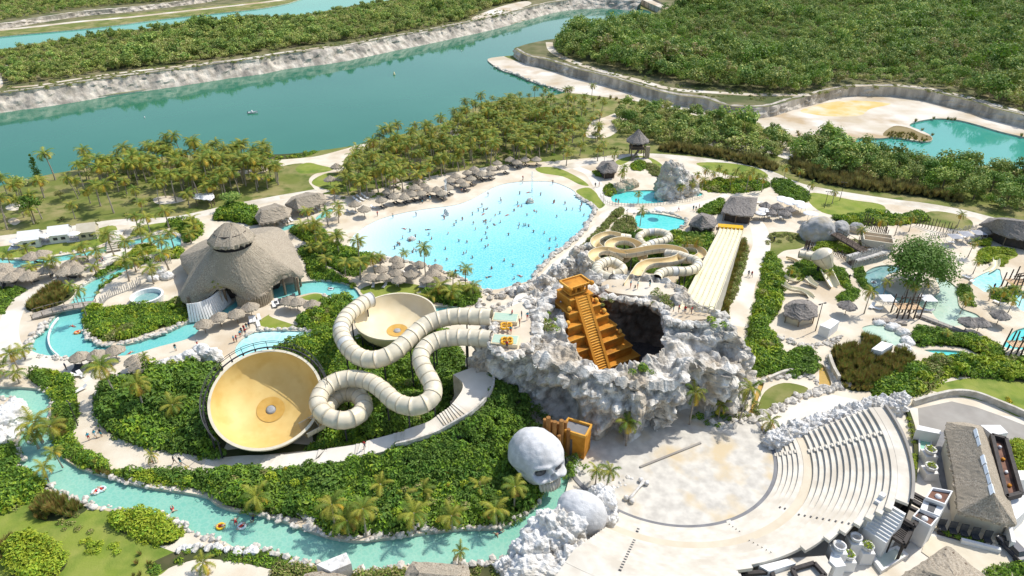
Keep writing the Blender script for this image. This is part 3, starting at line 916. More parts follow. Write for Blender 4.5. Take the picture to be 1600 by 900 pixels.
LF = {
    'bright': [leafm('leaf_bright', (0.151, 0.294, 0.023), (0.282, 0.417, 0.034)), leafm('leaf_bright_young', (0.301, 0.408, 0.038), (0.383, 0.474, 0.047)), leafm('leaf_deep', (0.071, 0.161, 0.023), (0.121, 0.228, 0.030))],
    'dark': [leafm('leaf_dark', (0.090, 0.181, 0.029), (0.151, 0.256, 0.038)), leafm('leaf_mid', (0.161, 0.275, 0.038), (0.221, 0.342, 0.047)), leafm('leaf_deep', (0.071, 0.161, 0.023), (0.121, 0.228, 0.030))],
    'mid': [leafm('leaf_mid', (0.161, 0.275, 0.038), (0.221, 0.342, 0.047)), leafm('leaf_bright', (0.151, 0.294, 0.023), (0.282, 0.417, 0.034)), leafm('leaf_dark', (0.090, 0.181, 0.029), (0.151, 0.256, 0.038))],
    'lime': [leafm('leaf_lime', (0.314, 0.412, 0.030), (0.429, 0.478, 0.041)), leafm('leaf_bright_young', (0.301, 0.408, 0.038), (0.383, 0.474, 0.047)), leafm('leaf_bright', (0.151, 0.294, 0.023), (0.282, 0.417, 0.034))],
    'olive': [leafm('leaf_olive', (0.214, 0.239, 0.058), (0.314, 0.314, 0.099)), leafm('leaf_mid', (0.161, 0.275, 0.038), (0.221, 0.342, 0.047)), leafm('leaf_straw', (0.446, 0.380, 0.165), (0.363, 0.314, 0.132))],
    'rust': [leafm('leaf_rust', (0.346, 0.223, 0.058), (0.264, 0.206, 0.066)), leafm('leaf_olive', (0.214, 0.239, 0.058), (0.314, 0.314, 0.099)), leafm('leaf_mid', (0.161, 0.275, 0.038), (0.221, 0.342, 0.047))],
    'reed': [leafm('leaf_reed', (0.330, 0.281, 0.107), (0.231, 0.223, 0.074)), leafm('leaf_olive', (0.214, 0.239, 0.058), (0.314, 0.314, 0.099)), leafm('leaf_rust', (0.346, 0.223, 0.058), (0.264, 0.206, 0.066))],
    'flame': [leafm('leaf_flame', (0.620, 0.363, 0.033), (0.620, 0.528, 0.049)), leafm('leaf_lime', (0.314, 0.412, 0.030), (0.429, 0.478, 0.041)), leafm('leaf_olive', (0.214, 0.239, 0.058), (0.314, 0.314, 0.099))],
    'forest': [leafm('leaf_forest', (0.199, 0.307, 0.063), (0.316, 0.406, 0.087), 0.30), leafm('leaf_forest_light', (0.383, 0.453, 0.101), (0.495, 0.531, 0.140), 0.25), leafm('leaf_forest_deep', (0.113, 0.206, 0.044), (0.183, 0.281, 0.063), 0.2)],
    'dry': [leafm('leaf_dry', (0.381, 0.394, 0.122), (0.517, 0.476, 0.192), 0.25), leafm('leaf_forest_light', (0.383, 0.453, 0.101), (0.495, 0.531, 0.140), 0.25), leafm('leaf_forest', (0.199, 0.307, 0.063), (0.316, 0.406, 0.087), 0.30)],
}
M_TRUNK = mat('palm_bark', (0.30, 0.25, 0.19), (0.40, 0.35, 0.28), 4.0, 0.9, 0.5, 12)
M_BARK = mat('tree_bark', (0.16, 0.12, 0.085), (0.26, 0.21, 0.16), 3.0, 0.9, 0.5, 10)


def leaf(b, c, nrm, size, r, m, asp=0.5):
    """one leaf: a bent diamond"""
    nrm = nrm.normalized()
    s, u = perp(nrm)
    a = r.random() * 6.283
    d = s * math.cos(a) + u * math.sin(a)
    w = nrm.cross(d)
    L, W = size, size * asp
    n = len(b.v)
    b.v += [tuple(c - d * L * .5), tuple(c + w * W * .5 + nrm * L * .06), tuple(c + d * L * .5 - nrm * L * .1), tuple(c - w * W * .5 + nrm * L * .06)]
    b.f.append((n, n + 1, n + 2, n + 3))
    b.m.append(m)


def rvec(r):
    z = r.uniform(-1, 1)
    a = r.random() * 6.283
    q = math.sqrt(1 - z * z)
    return Vector((q * math.cos(a), q * math.sin(a), z))


def pick(r):
    x = r.random()
    return 0 if x < 0.55 else (1 if x < 0.8 else 2)


def clump_mesh(name, kind, seed, n=80, size=0.42, flat=0.8, spiky=False):
    r = random.Random(seed)
    b = MB()
    for i in range(n):
        d = rvec(r)
        d.z = abs(d.z) - 0.25
        q = d * r.uniform(0.5, 1.0)
        q.z *= flat
        if spiky:
            base = Vector((d.x * .25, d.y * .25, 0))
            tip = Vector((d.x * .75, d.y * .75, r.uniform(.6, 1.4)))
            s, _ = perp(tip - base)
            n0 = len(b.v)
            b.v += [tuple(base - s * .08), tuple(base + s * .08), tuple(tip)]
            b.f.append((n0, n0 + 1, n0 + 2))
            b.m.append(pick(r))
        else:
            leaf(b, q, d + rvec(r) * 0.75 + Vector((0, 0, .5)), size * r.uniform(.7, 1.3), r, pick(r), 0.55)
    return b.mesh(name, LF[kind])


def crown_into(b, r, R0, H, zc, lobes, nleaf, size, cone=False):
    cs = []
    for k in range(lobes):
        a = k * 2.4 + r.uniform(-.4, .4)
        q = math.sqrt((k + .5) / lobes)
        c = Vector((math.cos(a) * R0 * .68 * q, math.sin(a) * R0 * .68 * q, zc + H * (.32 * (1 - q * q) + r.uniform(-.22, .2))))
        if cone:
            t = k / lobes
            c = Vector((r.uniform(-.25, .25) * R0, r.uniform(-.25, .25) * R0, zc - H * .5 + H * t))
            cs.append((c, R0 * (1 - t * .85) * .8))
        else:
            cs.append((c, R0 * r.uniform(.34, .52)))
    for c, rad in cs:
        dark = r.random() < 0.25
        for i in range(nleaf):
            d = rvec(r)
            p = c + d * rad * r.uniform(.55, 1.05) * (1 if d.z > -.2 else .8)
            leaf(b, p, d + rvec(r) * .7 + Vector((0, 0, .45)), size * r.uniform(.65, 1.35), r, (2 if dark and r.random() < .6 else pick(r)), .6)
    return cs


def wood_into(b, r, cs, zc, tr):
    top = Vector((0, 0, zc * .75))
    b.tube([Vector((0, 0, -.2)), Vector((r.uniform(-.1, .1), r.uniform(-.1, .1), zc * .4)), top], [tr, tr * .75, tr * .6], 6)
    for c, rad in cs[:7]:
        b.tube([top, top.lerp(c, .55) + Vector((0, 0, .1)), c], [tr * .45, tr * .3, tr * .12], 4)


def proto_collection(name, meshes):
    c = bpy.data.collections.new(name)
    for i, me in enumerate(meshes):
        c.objects.link(bpy.data.objects.new(me.name, me))
    return c


PROTO = {}
for kd in ('bright', 'dark', 'mid', 'lime', 'olive', 'flame'):
    PROTO[kd] = proto_collection('clumps_' + kd, [clump_mesh('leaf_clump', kd, 10 * i + 3, 85, 0.40) for i in range(3)])
for kd in ('rust', 'reed'):
    PROTO[kd] = proto_collection('clumps_' + kd, [clump_mesh('grass_clump', kd, 10 * i + 5, 70, 0.4, spiky=True) for i in range(3)])
PROTO['mixed'] = proto_collection('clumps_mixed', [clump_mesh('leaf_clump', k, 10 * i + 7, 90 if i % 2 else 60, 0.36 if i % 2 else 0.52) for i, k in enumerate(('dark', 'dark', 'mid', 'mid', 'bright', 'bright', 'lime', 'olive'))])
CENTRE = {'dark': 1.5, 'mixed': 2.0, 'mid': 3.0, 'bright': 4.4}


def wood_tree_mesh(kind, seed, R0, H, zc, lobes, nleaf, size):
    r = random.Random(seed)
    b = MB()
    crown_into(b, r, R0, H, zc, lobes, nleaf, size)
    return b.mesh('wood_tree', LF[kind])


PROTO['forest'] = proto_collection('wood_trees', [wood_tree_mesh('forest', s, 2.7 + .3 * (s % 3), 3.2, 3.2, 7, 46, 0.62) for s in range(5)] +
                                   [wood_tree_mesh('dry', s + 20, 2.0, 2.0, 1.7, 6, 40, 0.5) for s in range(2)] + [wood_tree_mesh('olive', 31, 2.6, 3.0, 2.8, 7, 40, .55), wood_tree_mesh('mid', 32, 3.0, 3.4, 3.6, 7, 44, .6)])
PROTO['scrubwood'] = proto_collection('scrub_trees', [wood_tree_mesh('dry', s + 40, 1.7 + .2 * s, 1.8, 1.4, 6, 40, 0.5) for s in range(4)] +
                                      [wood_tree_mesh('forest', s + 60, 2.2, 2.6, 2.4, 6, 46, 0.6) for s in range(2)])


def scatter_group(key):
    nm = 'scatter_' + key
    if nm in bpy.data.node_groups: return bpy.data.node_groups[nm]
    ng = bpy.data.node_groups.new(nm, 'GeometryNodeTree')
    ng.interface.new_socket('Geometry', in_out='INPUT', socket_type='NodeSocketGeometry')
    ng.interface.new_socket('Geometry', in_out='OUTPUT', socket_type='NodeSocketGeometry')
    N, L = ng.nodes, ng.links
    gi, go = N.new('NodeGroupInput'), N.new('NodeGroupOutput')
    ip = N.new('GeometryNodeInstanceOnPoints')
    ci = N.new('GeometryNodeCollectionInfo')
    ci.inputs['Collection'].default_value = PROTO[key]
    ci.inputs['Separate Children'].default_value = True
    ci.inputs['Reset Children'].default_value = True
    ip.inputs['Pick Instance'].default_value = True

    def attr(n, t):
        a = N.new('GeometryNodeInputNamedAttribute')
        a.data_type = t
        a.inputs['Name'].default_value = n
        return a.outputs[0]
    L.new(gi.outputs[0], ip.inputs['Points'])
    L.new(ci.outputs[0], ip.inputs['Instance'])
    L.new(attr('pick', 'INT'), ip.inputs['Instance Index'])
    L.new(attr('rot', 'FLOAT_VECTOR'), ip.inputs['Rotation'])
    L.new(attr('scl', 'FLOAT_VECTOR'), ip.inputs['Scale'])
    L.new(ip.outputs[0], go.inputs[0])
    return ng


def scatter(name, key, pts, scl, tilt=0.25, weights=None, flat=1.0):
    n = len(pts)
    centre = CENTRE.get(key)
    if centre is not None: key = 'mixed'
    me = bpy.data.meshes.new(name)
    me.from_pydata([tuple(p) for p in pts], [], [])
    k = len(PROTO[key].objects)
    rs = np.random.RandomState(n * 7 + 11)
    a = me.attributes.new('pick', 'INT', 'POINT')
    idx = rs.randint(0, k, n) if weights is None else rs.choice(k, n, p=weights)
    if centre is not None:
        q_ = np.array([tuple(p_) for p_ in pts]) * np.array([.16, .16, 0.0]) + n * .37
        idx = np.clip(np.round(centre + 2.7 * vnoise(q_, 3) + 2.3 * vnoise(q_ * 3.1, 6) + rs.uniform(-.7, .7, n)), 0, 7)
    a.data.foreach_set('value', idx.astype(np.int32))
    a = me.attributes.new('rot', 'FLOAT_VECTOR', 'POINT')
    rot = np.stack([rs.uniform(-tilt, tilt, n), rs.uniform(-tilt, tilt, n), rs.uniform(0, 6.28, n)], 1)
    a.data.foreach_set('vector', rot.astype(np.float32).ravel())
    a = me.attributes.new('scl', 'FLOAT_VECTOR', 'POINT')
    s = np.asarray(scl, float)
    sv = np.stack([s, s, s * rs.uniform(.85, 1.2, n) * flat], 1)
    a.data.foreach_set('vector', sv.astype(np.float32).ravel())
    o = link_mesh(name, me)
    md = o.modifiers.new('scatter', 'NODES')
    md.node_group = scatter_group(key)
    o['kind'] = 'stuff'
    return o


def jitter_pts(poly, gap, seed=1, keep=1.0):
    a = np.array([(p[0], p[1]) for p in poly])
    rs = np.random.RandomState(seed)
    lo, hi = a.min(0), a.max(0)
    gx, gy = np.meshgrid(np.arange(lo[0], hi[0], gap), np.arange(lo[1], hi[1], gap))
    gx = gx + (np.arange(gx.shape[0]) % 2)[:, None] * gap * .5
    g = np.stack([gx.ravel(), gy.ravel()], 1) + rs.uniform(-.42, .42, (gx.size, 2)) * gap
    g = g[in_poly(g, a)]
    if keep < 1: g = g[rs.rand(len(g)) < keep]
    return g


SHRUB_LABEL = {'bright': 'bright green leafy shrubs massed', 'dark': 'dark green dense shrubs massed', 'mid': 'mid green shrubs massed', 'lime': 'yellow green shrubs massed', 'olive': 'olive low shrubs',
               'rust': 'rusty brown grasses', 'reed': 'straw coloured tall reeds', 'flame': 'orange flowering shrubs', 'mixed': 'deep green creeper mass'}
_wat = [np.array(w[2]) for w in WATERS]


def not_water(g):
    ok = np.ones(len(g), bool)
    for w in _wat: ok &= ~in_poly(g, w)
    return ok


for si, (nm, poly, kind, h, gap, size, cover, zoff) in enumerate(SHRUBS):
    g = jitter_pts(poly, gap * 0.78, si + 3)
    g = g[not_water(g)]
    for bc_, br_ in ((P(416, 626, 5.5), 9.6), (P(618, 493, 4.0), 8.2)): g = g[np.hypot(g[:, 0] - bc_.x, g[:, 1] - bc_.y) > br_]
    if not len(g): continue
    ed = seg_dist(g, poly, True)
    q = np.concatenate([g * .35, np.full((len(g), 1), si * 3.7)], 1)
    nz = vnoise(q, si)
    nz2 = vnoise(q * 2.6, si + 9)
    if cover < 1:
        kp = nz2 + vnoise(q * .6, 5) * .6 < (cover - .5) * 2
        g, ed, nz, nz2 = g[kp], ed[kp], nz[kp], nz2[kp]
    if not len(g): continue
    ht = np.clip((ed + .25) / (1.1 * size), .08, 1) ** .7
    big = vnoise(q * .42, si + 14) if len(g) > 350 else 0
    z = np.maximum(0, h * ht * (.72 + .42 * nz + .22 * nz2 + .55 * big) - .55 * size)
    s = size * np.clip(.55 + .45 * ht, .4, 1) * (1 + .34 * nz2)
    pts = np.concatenate([g, z[:, None]], 1)
    # a lower tier keeps the flanks closed
    low = pts[(z > .9)].copy()
    low[:, 2] *= .45
    sl = s[(z > .9)] * .95
    scatter(nm, kind, np.concatenate([pts, low]), np.concatenate([s, sl]))


# woods: far ones read as one mass
def wood(name, px, z, gap, seed, key='forest', smin=.75, smax=1.3, keep=1.0, ymax=900):
    poly = catmull(pl(px, z), True, 2)
    g = jitter_pts([(p.x, p.y) for p in poly], gap, seed, keep)
    d = np.hypot(g[:, 0], g[:, 1])
    g = g[(np.abs(g[:, 0]) < 0.82 * g[:, 1] + 25) & (g[:, 1] < ymax)]
    nz = vnoise(np.concatenate([g * .022, np.full((len(g), 1), seed)], 1), 2) + .5 * vnoise(np.concatenate([g * .07, np.full((len(g), 1), seed)], 1), 4)
    s = smin + (smax - smin) * np.clip(.5 + .75 * nz, 0, 1.25)
    rs = np.random.RandomState(seed)
    s *= rs.uniform(.65, 1.35, len(g)) * np.where(rs.rand(len(g)) < .07, 1.5, 1.0)
    pts = np.concatenate([g, np.full((len(g), 1), z - .2)], 1)
    return scatter(name, key, pts, s, .12)


wood('forest', [(868, 76), (885, 62), (925, 52), (965, 40), (1010, 30), (1050, 20), (1085, 12), (1060, -6), (1040, -40), (2300, -50), (2300, 300), (1700, 190), (1600, 173), (1560, 161), (1500, 146), (1450, 138), (1400, 131),
                (1330, 131), (1280, 142), (1230, 146), (1180, 144), (1110, 138), (1050, 128), (1000, 116), (960, 108), (925, 100), (895, 94), (872, 86)], ZP, 3.6, 5, 'forest', .75, 1.4, .86)
wood('scrub_wood', [(-120, 128), (0, 118), (10, 134), (60, 128), (110, 121), (170, 112), (230, 105), (300, 97), (380, 87), (440, 77), (520, 66), (590, 56), (650, 46), (700, 36), (735, 28), (760, 14), (800, 4), (850, -6), (760, -22),
                    (660, -6), (600, 6), (550, 13), (487, 25), (400, 35), (300, 42), (225, 49), (175, 54), (112, 64), (87, 67), (25, 79), (0, 82), (-120, 98)], ZN, 3.0, 8, 'scrubwood', .7, 1.3)
wood('scrub_wood', [(-900, 66), (-200, 56), (0, 33), (60, 23), (130, 13), (200, 7), (265, 2), (330, -8), (300, -50), (-800, -50)], ZB, 3.4, 9, 'scrubwood', .7, 1.1)
wood('forest', [(480, -30), (700, -34), (900, -34), (1000, -18), (1000, -60), (500, -70)], 0, 6, 10, 'scrubwood', .8, 1.2)
# the thicket between quarry and park
THICKET = [(966, 182), (985, 166), (1010, 162), (1045, 172), (1100, 184), (1150, 195), (1200, 207), (1235, 222), (1225, 240), (1200, 250), (1160, 242), (1110, 234), (1060, 230), (1018, 222), (990, 212), (960, 210)]
wood('thicket', THICKET, 0, 3.1, 12, 'scrubwood', .7, 1.35)
wood('forest', [(1238, 238), (1255, 224), (1300, 222), (1345, 240), (1400, 254), (1500, 270), (1600, 280), (1750, 300), (1750, 390), (1640, 352), (1560, 332), (1500, 316), (1440, 302), (1380, 292), (1300, 282), (1250, 262)], 0, 3.4, 13, 'forest', .7, 1.15)


# ------------------------------------------------------------------ broadleaf trees one can tell apart
def tree_proto(name, kind, seed, R0, H, zc, lobes, nleaf, size, tr, cone=False):
    r = random.Random(seed)
    b = MB()
    cs = crown_into(b, r, R0, H, zc, lobes, nleaf, size, cone)
    w = MB()
    wood_into(w, r, cs, zc, tr)
    t = thing(name, 'tree', 'tree', (0, 0, 0))
    w.build('trunk', M_BARK, t)
    b.build('crown', LF[kind], t)
    return t


PROTOS_TO_DROP = []
TREE = [tree_proto('broadleaf_tree', 'forest', 101, 3.4, 3.4, 4.2, 10, 70, .55, .22), tree_proto('broadleaf_tree', 'dark', 102, 3.0, 4.0, 4.6, 10, 70, .5, .2),
        tree_proto('broadleaf_tree', 'dry', 103, 2.6, 2.6, 3.0, 9, 60, .45, .16)]
PROTOS_TO_DROP += TREE
rt = random.Random(21)
_n = 0
for (x, y, k, s) in [(1262, 250, 0, 1.0), (1285, 262, 1, .95), (1308, 258, 0, 1.15), (1330, 274, 0, 1.0), (1352, 272, 1, 1.0), (1376, 282, 0, 1.15), (1398, 275, 1, 1.25), (1420, 290, 0, 1.2), (1446, 285, 1, 1.25),
                     (1470, 300, 0, 1.2), (1494, 296, 1, 1.3), (1520, 312, 0, 1.2), (1545, 306, 1, 1.25), (1570, 325, 0, 1.25), (1592, 318, 1, 1.2), (1340, 262, 1, .9), (1395, 268, 0, 1.0), (1445, 276, 0, 1.1),
                     (1500, 275, 1, 1.3), (1555, 285, 0, 1.3), (1300, 240, 0, 1.0), (1590, 292, 1, 1.3)]:
    dup(TREE[k], P(x, y), rt.random() * 6, s * rt.uniform(.9, 1.1), ('dark leafy' if k == 0 else 'paler leafy') + ' tree below the quarry pond, ' + ('left' if x < 1350 else 'middle' if x < 1480 else 'right') + (' back row' if y < 280 else ' front row'), 'trees below the quarry pond')
for (x, y, k, s, lb) in [(55, 346, 1, 1.15, 'bushy dark tree with its shadow on the left park lawn'), (34, 305, 2, 1.3, 'round dark bush tree near the left end of the lake shore'),
                         (365, 328, 0, .9, 'broad leafy tree behind the cupola of the great thatched roof'), (1305, 700, 2, .01, '')]:
    if lb: dup(TREE[k], P(x, y), rt.random() * 6, s, lb)
for (x, y, k, s) in [(985, 200, 1, 1.0), (1012, 205, 0, .9), (1040, 215, 2, 1.0), (1075, 222, 2, 1.1), (975, 196, 1, .9), (1130, 222, 0, .8), (1165, 230, 2, 1.0), (1205, 240, 2, 1.0), (1020, 180, 1, .9), (1095, 200, 2, 1.0)]:
    dup(TREE[k], P(x, y), rt.random() * 6, s, ('olive low' if k == 2 else 'green bushy') + ' tree in the thicket ' + ('left of' if x < 994 else 'close right of' if x < 1080 else 'far right of') + ' the thatched lookout', 'trees in the thicket behind the lookout')
for (x, y, k, s) in [(95, 312, 2, .6), (215, 312, 2, .6), (180, 290, 2, .7), (140, 282, 2, .7), (160, 300, 2, .6), (850, 190, 0, .8), (835, 175, 2, .7), (905, 200, 0, .7), (880, 180, 2, .7), (820, 205, 0, .7), (930, 220, 2, .8)]:
    dup(TREE[k], P(x, y), rt.random() * 6, s, 'small shrubby tree on the lakeside grass' if x < 400 else 'small shrubby tree on the grass at the end of the palm grove', 'shrubby trees on the lakeside grass' if x < 400 else 'shrubby trees at the end of the palm grove')
t = tree_proto('casuarina_tree', 'dark', 111, 2.1, 8.5, 5.0, 12, 55, .5, .18, True)
t.location = P(62, 283)
tag(t, 'tall conical casuarina on the lake shore at left')
# the big shade tree of the children's pools
t = thing('shade_tree', 'big dark round shade tree over the children\'s pools', 'tree', P(1430, 445))
r = random.Random(77)
b, w = MB(), MB()
cs = crown_into(b, r, 8.4, 6.5, 5.6, 34, 260, .6)
wood_into(w, r, cs, 5.0, .55)
w_off = Vector(t.location)
for mbx in (b, w): mbx.v = [tuple(Vector(v) + w_off) for v in mbx.v]
w.build('trunk', M_BARK, t)
b.build('crown', [LF['dark'][2], LF['dark'][0], LF['forest'][2]], t)

# ------------------------------------------------------------------ palms
FR = [leafm('frond_green', (0.112, 0.188, 0.024), (0.180, 0.247, 0.030), .14), leafm('frond_olive', (0.255, 0.285, 0.033), (0.345, 0.330, 0.045), .14), leafm('frond_yellow', (0.600, 0.450, 0.038), (0.620, 0.420, 0.045), .1),
      leafm('frond_dry', (0.570, 0.285, 0.045), (0.450, 0.255, 0.090), .1)]


def frond(b, az, el, L, r, m, droop=1.0):
    """an arched rib with hanging leaflets on both sides"""
    n = 11
    d = Vector((math.cos(az), math.sin(az), 0))
    sd = Vector((-d.y, d.x, 0))
    p = Vector((d.x * .08, d.y * .08, 0))
    pts, dirs = [p.copy()], []
    e = el
    for i in range(n):
        v = d * math.cos(e) + Vector((0, 0, math.sin(e)))
        p = p + v * L / n
        pts.append(p.copy())
        dirs.append(v)
        e -= droop * (.10 + .022 * i)
    w = .05 * L / 2.6
    for i in range(n):
        a, c = pts[i], pts[i + 1]
        n0 = len(b.v)
        b.v += [tuple(a - sd * w), tuple(a + sd * w), tuple(c + sd * w * .8), tuple(c - sd * w * .8)]
        b.f.append((n0, n0 + 1, n0 + 2, n0 + 3))
        b.m.append(m)
        t = (i + .5) / n
        ll = L * .27 * (math.sin(math.pi * min(1, t * .86 + .12)) ** .7)
        if t < .1: continue
        for s in (-1, 1):
            for k in range(2):
                q = a.lerp(c, k * .5 + .1)
                q2 = a.lerp(c, k * .5 + .56)
                tip = q + sd * s * ll * r.uniform(.75, 1.0) + dirs[i] * ll * .55 + Vector((0, 0, -ll * r.uniform(.2, .55)))
                n0 = len(b.v)
                b.v += [tuple(q), tuple(q2), tuple(tip)]
                b.f.append((n0, n0 + 1, n0 + 2) if s > 0 else (n0, n0 + 2, n0 + 1))
                b.m.append(m)


def palm_proto(seed, h, L, nf, yellow, lean):
    r = random.Random(seed)
    b, w = MB(), MB()
    az = 0
    for i in range(nf):
        az += 2.399 + r.uniform(-.25, .25)
        t = i / nf
        el = 1.25 - 1.75 * t + r.uniform(-.15, .15)
        x = r.random()
        m = 0 if x < .55 - .3 * yellow else 1
        if t > .72 and r.random() < .25 + yellow: m = 2
        if t > .86 and r.random() < .25 + .5 * yellow: m = 3
        frond(b, az, el, L * r.uniform(.85, 1.1), r, m, .75 + .5 * t)
    lx, ly = lean
    path = [Vector((lx * h * (t ** 1.7), ly * h * (t ** 1.7), -.15 + (h + .15) * t)) for t in (0, .2, .45, .7, 1)]
    w.tube(path, [.20, .15, .13, .11, .12], 7)
    t = thing('palm_tree', 'palm', 'palm tree')
    w.build('trunk', M_TRUNK, t)
    top = path[-1]
    b.v = [(x + top.x, y + top.y, z + top.z) for x, y, z in b.v]
    b.build('crown', FR, t)
    return t


PALMS = [palm_proto(1, 6.2, 2.7, 20, .15, (.05, 0)), palm_proto(2, 7.2, 2.9, 22, .05, (-.06, .03)), palm_proto(3, 5.0, 2.6, 18, .35, (.02, .05)), palm_proto(4, 8.2, 2.7, 20, .0, (.08, -.02)),
         palm_proto(5, 3.2, 2.5, 16, .45, (.03, .02)), palm_proto(6, 1.6, 2.2, 14, .3, (0, 0))]
PH = [6.2, 7.2, 5.0, 8.2, 3.2, 1.6]
PROTOS_TO_DROP += PALMS
PALM_XY = []
rp_ = random.Random(5)


def palm(loc, k, s, label, group=None):
    PALM_XY.append((loc.x, loc.y))
    return dup(PALMS[k], loc, rp_.random() * 6.28, s, label, group, (rp_.uniform(-.07, .07), rp_.uniform(-.07, .07)))


def palm_at(x, y, ytop, k, label, group=None, wide=1.0):
    """base point and crown height both read off the photo"""
    p = P(x, y)
    q = P(x, ytop, 0)
    h = CAM_H * (1 - p.y / q.y)
    s = h / PH[k]
    o = palm(p, k, 1.0, label, group)
    w = wide * min(1.25, max(.7, (s + 1) / 2))
    o.scale = (w, w, s)
    return o


def place_words(x, y, lo, hi, label):
    u, v = (x - lo[0]) / (hi[0] - lo[0]), (y - lo[1]) / (hi[1] - lo[1])
    return label + ', ' + ('left' if u < .25 else 'centre left' if u < .5 else 'centre right' if u < .75 else 'right') + (' part, far side' if v > .6 else ' part, near side' if v < .35 else ' part, middle')


def palm_field(px, n, ks, smin, smax, mind, label, group, seed):
    poly = [(p.x, p.y) for p in pl(px)]
    r = random.Random(seed)
    a = np.array(poly)
    lo, hi = a.min(0), a.max(0)
    made = 0
    for _ in range(n * 60):
        if made >= n: break
        x, y = r.uniform(lo[0], hi[0]), r.uniform(lo[1], hi[1])
        g = np.array([[x, y]])
        if not in_poly(g, a)[0] or not not_water(g)[0]: continue
        if any((x - u) ** 2 + (y - v) ** 2 < mind * mind for u, v in PALM_XY): continue
        o = palm(Vector((x, y, 0)), r.choice(ks), 1.0, label, group)
        sc_ = r.uniform(smin, smax)
        wd = sc_ * r.uniform(1.2, 1.45)
        o.scale = (wd, wd, sc_)
        made += 1
        o['label'] = place_words(x, y, lo, hi, label)


for (x, y, yt, k, lb, w) in [
        (665, 430, 388, 1, 'tall palm between the parasols against the near edge of the wave pool', .9), (631, 410, 395, 2, 'low palm at the left end of the rocky pool edge', 1), (727, 447, 421, 2, 'palm beside the pool water at the right end of the parasol terrace', 1),
        (708, 446, 428, 2, 'bushy palm left of the last pool edge palm', 1), (978, 697, 657, 2, 'palm with drooping fronds against the front cliff of the rock mountain', .95), (946, 768, 733, 2, 'thin palm behind the second skull', .8),
        (930, 758, 737, 4, 'short palm just left of the thin palm behind the second skull', .8), (1077, 664, 612, 2, 'slender palm at the right foot of the rock mountain', .8), (1154, 660, 607, 2, 'slender palm beside the amber brook', .8),
        (1122, 656, 634, 4, 'short palm between the two slender palms by the brook', .8), (184, 625, 572, 1, 'tall palm on the white path left of the large bowl', 1.15), (234, 592, 556, 3, 'thin dark palm by the white rocks above the dense shrubs', .6),
        (227, 648, 600, 2, 'palm rising from the left part of the dense shrubs', 1), (277, 655, 632, 4, 'wide palm in the middle of the dense shrubs', 1.15), (98, 730, 704, 2, 'yellow palm leaning over the lazy river bend', .9),
        (76, 752, 732, 4, 'small yellow palm on the left bank of the lazy river', .9), (66, 690, 660, 4, 'golden palm at the right bank of the upper river bend', 1.3), (86, 692, 668, 4, 'low palm beside the golden palm at the bend', 1.2), (60, 700, 678, 4, 'golden palm leaning over the water at the bend', 1.2),
        (410, 803, 774, 4, 'orange fringed palm at the river end of the shrub slope', 1), (524, 826, 790, 2, 'big palm above the boulders of the lower bank', 1.2), (545, 838, 812, 4, 'palm bending over the water below the big palm', 1.1),
        (573, 838, 800, 2, 'palm with yellow lower fronds on the lower bank', 1.1), (646, 832, 803, 4, 'palm by the pale boulders at the middle of the lower bank', 1.1), (707, 828, 805, 4, 'spreading palm right of the middle boulders', 1.1),
        (776, 820, 797, 4, 'palm with yellow skirt near the right end of the lower bank', 1.1), (803, 796, 762, 2, 'palm beside the chin of the first skull', 1.05), (716, 884, 862, 4, 'small thin palm on the far side of the lazy river at the bottom', .6),
        (240, 724, 712, 5, 'tiny yellow sapling palm on the white path', .6), (320, 893, 880, 5, 'small green palm on the round terrace at the bottom edge', .9), (1200, 672, 658, 5, 'dark little palm at the left end of the white rock wall', .9),
        (350, 480, 440, 3, 'tall palm at the right corner of the great thatched roof', 1.0), (125, 480, 446, 3, 'tall leaning palm by the wooden footbridge', .8), (137, 498, 452, 3, 'leaning palm at the right end of the footbridge', .7),
        (793, 362, 330, 0, 'x', .9), (800, 327, 302, 2, 'x', .9)]:
    if lb == 'x': continue
    palm_at(x, y, yt, k, lb, None, w)
for (x, y, yt) in [(997, 318, 302), (1000, 352, 330), (1190, 300, 278), (1165, 300, 272), (1140, 296, 276), (1262, 308, 288), (1300, 318, 300), (1225, 282, 262), (1248, 282, 268), (958, 262, 240), (1088, 290, 272), (1100, 286, 266), (1112, 288, 270), (1122, 282, 262), (1132, 286, 268), (1148, 284, 266), (1156, 290, 272), (1174, 286, 266), (1182, 292, 274), (1096, 298, 280), (1062, 312, 292), (1078, 306, 286), (975, 286, 262), (968, 292, 270)]:
    palm_at(x, y, yt, 2, 'palm by the lagoon and ring path, ' + ('between lagoon and far lawn' if 1080 < x < 1160 else 'near the white umbrellas' if x > 1160 else 'close to the pools') + (' far row' if y < 289 else ' near row'), 'palms by the lagoon and ring path', .85)
for (x, y, yt) in [(1075, 400, 372), (1085, 410, 375), (1068, 405, 378)]:
    palm_at(x, y, yt, 2, 'palm among the bright shrubs beside the racing slide', 'palms beside the racing slide', .75)
for (x, y, yt) in [(1232, 440, 420), (1290, 440, 424), (1350, 490, 455), (1380, 462, 440), (1512, 402, 378), (1520, 428, 408), (1413, 462, 442), (1440, 462, 440), (1425, 470, 450), (1545, 470, 452), (1560, 478, 455), (1575, 474, 450),
                   (1508, 480, 462), (1500, 490, 470), (1592, 478, 460), (1340, 382, 358), (1370, 372, 345), (1398, 368, 345), (1420, 362, 340), (1495, 355, 335), (1575, 488, 470), (1475, 535, 520)]:
    palm_at(x, y, yt, 2, 'palm around the children\'s pools, ' + ('left' if x < 1360 else 'beside the shade tree' if x < 1450 else 'right') + (' upper part' if y < 410 else ' lower part'), 'palms around the children\'s pools', .8)

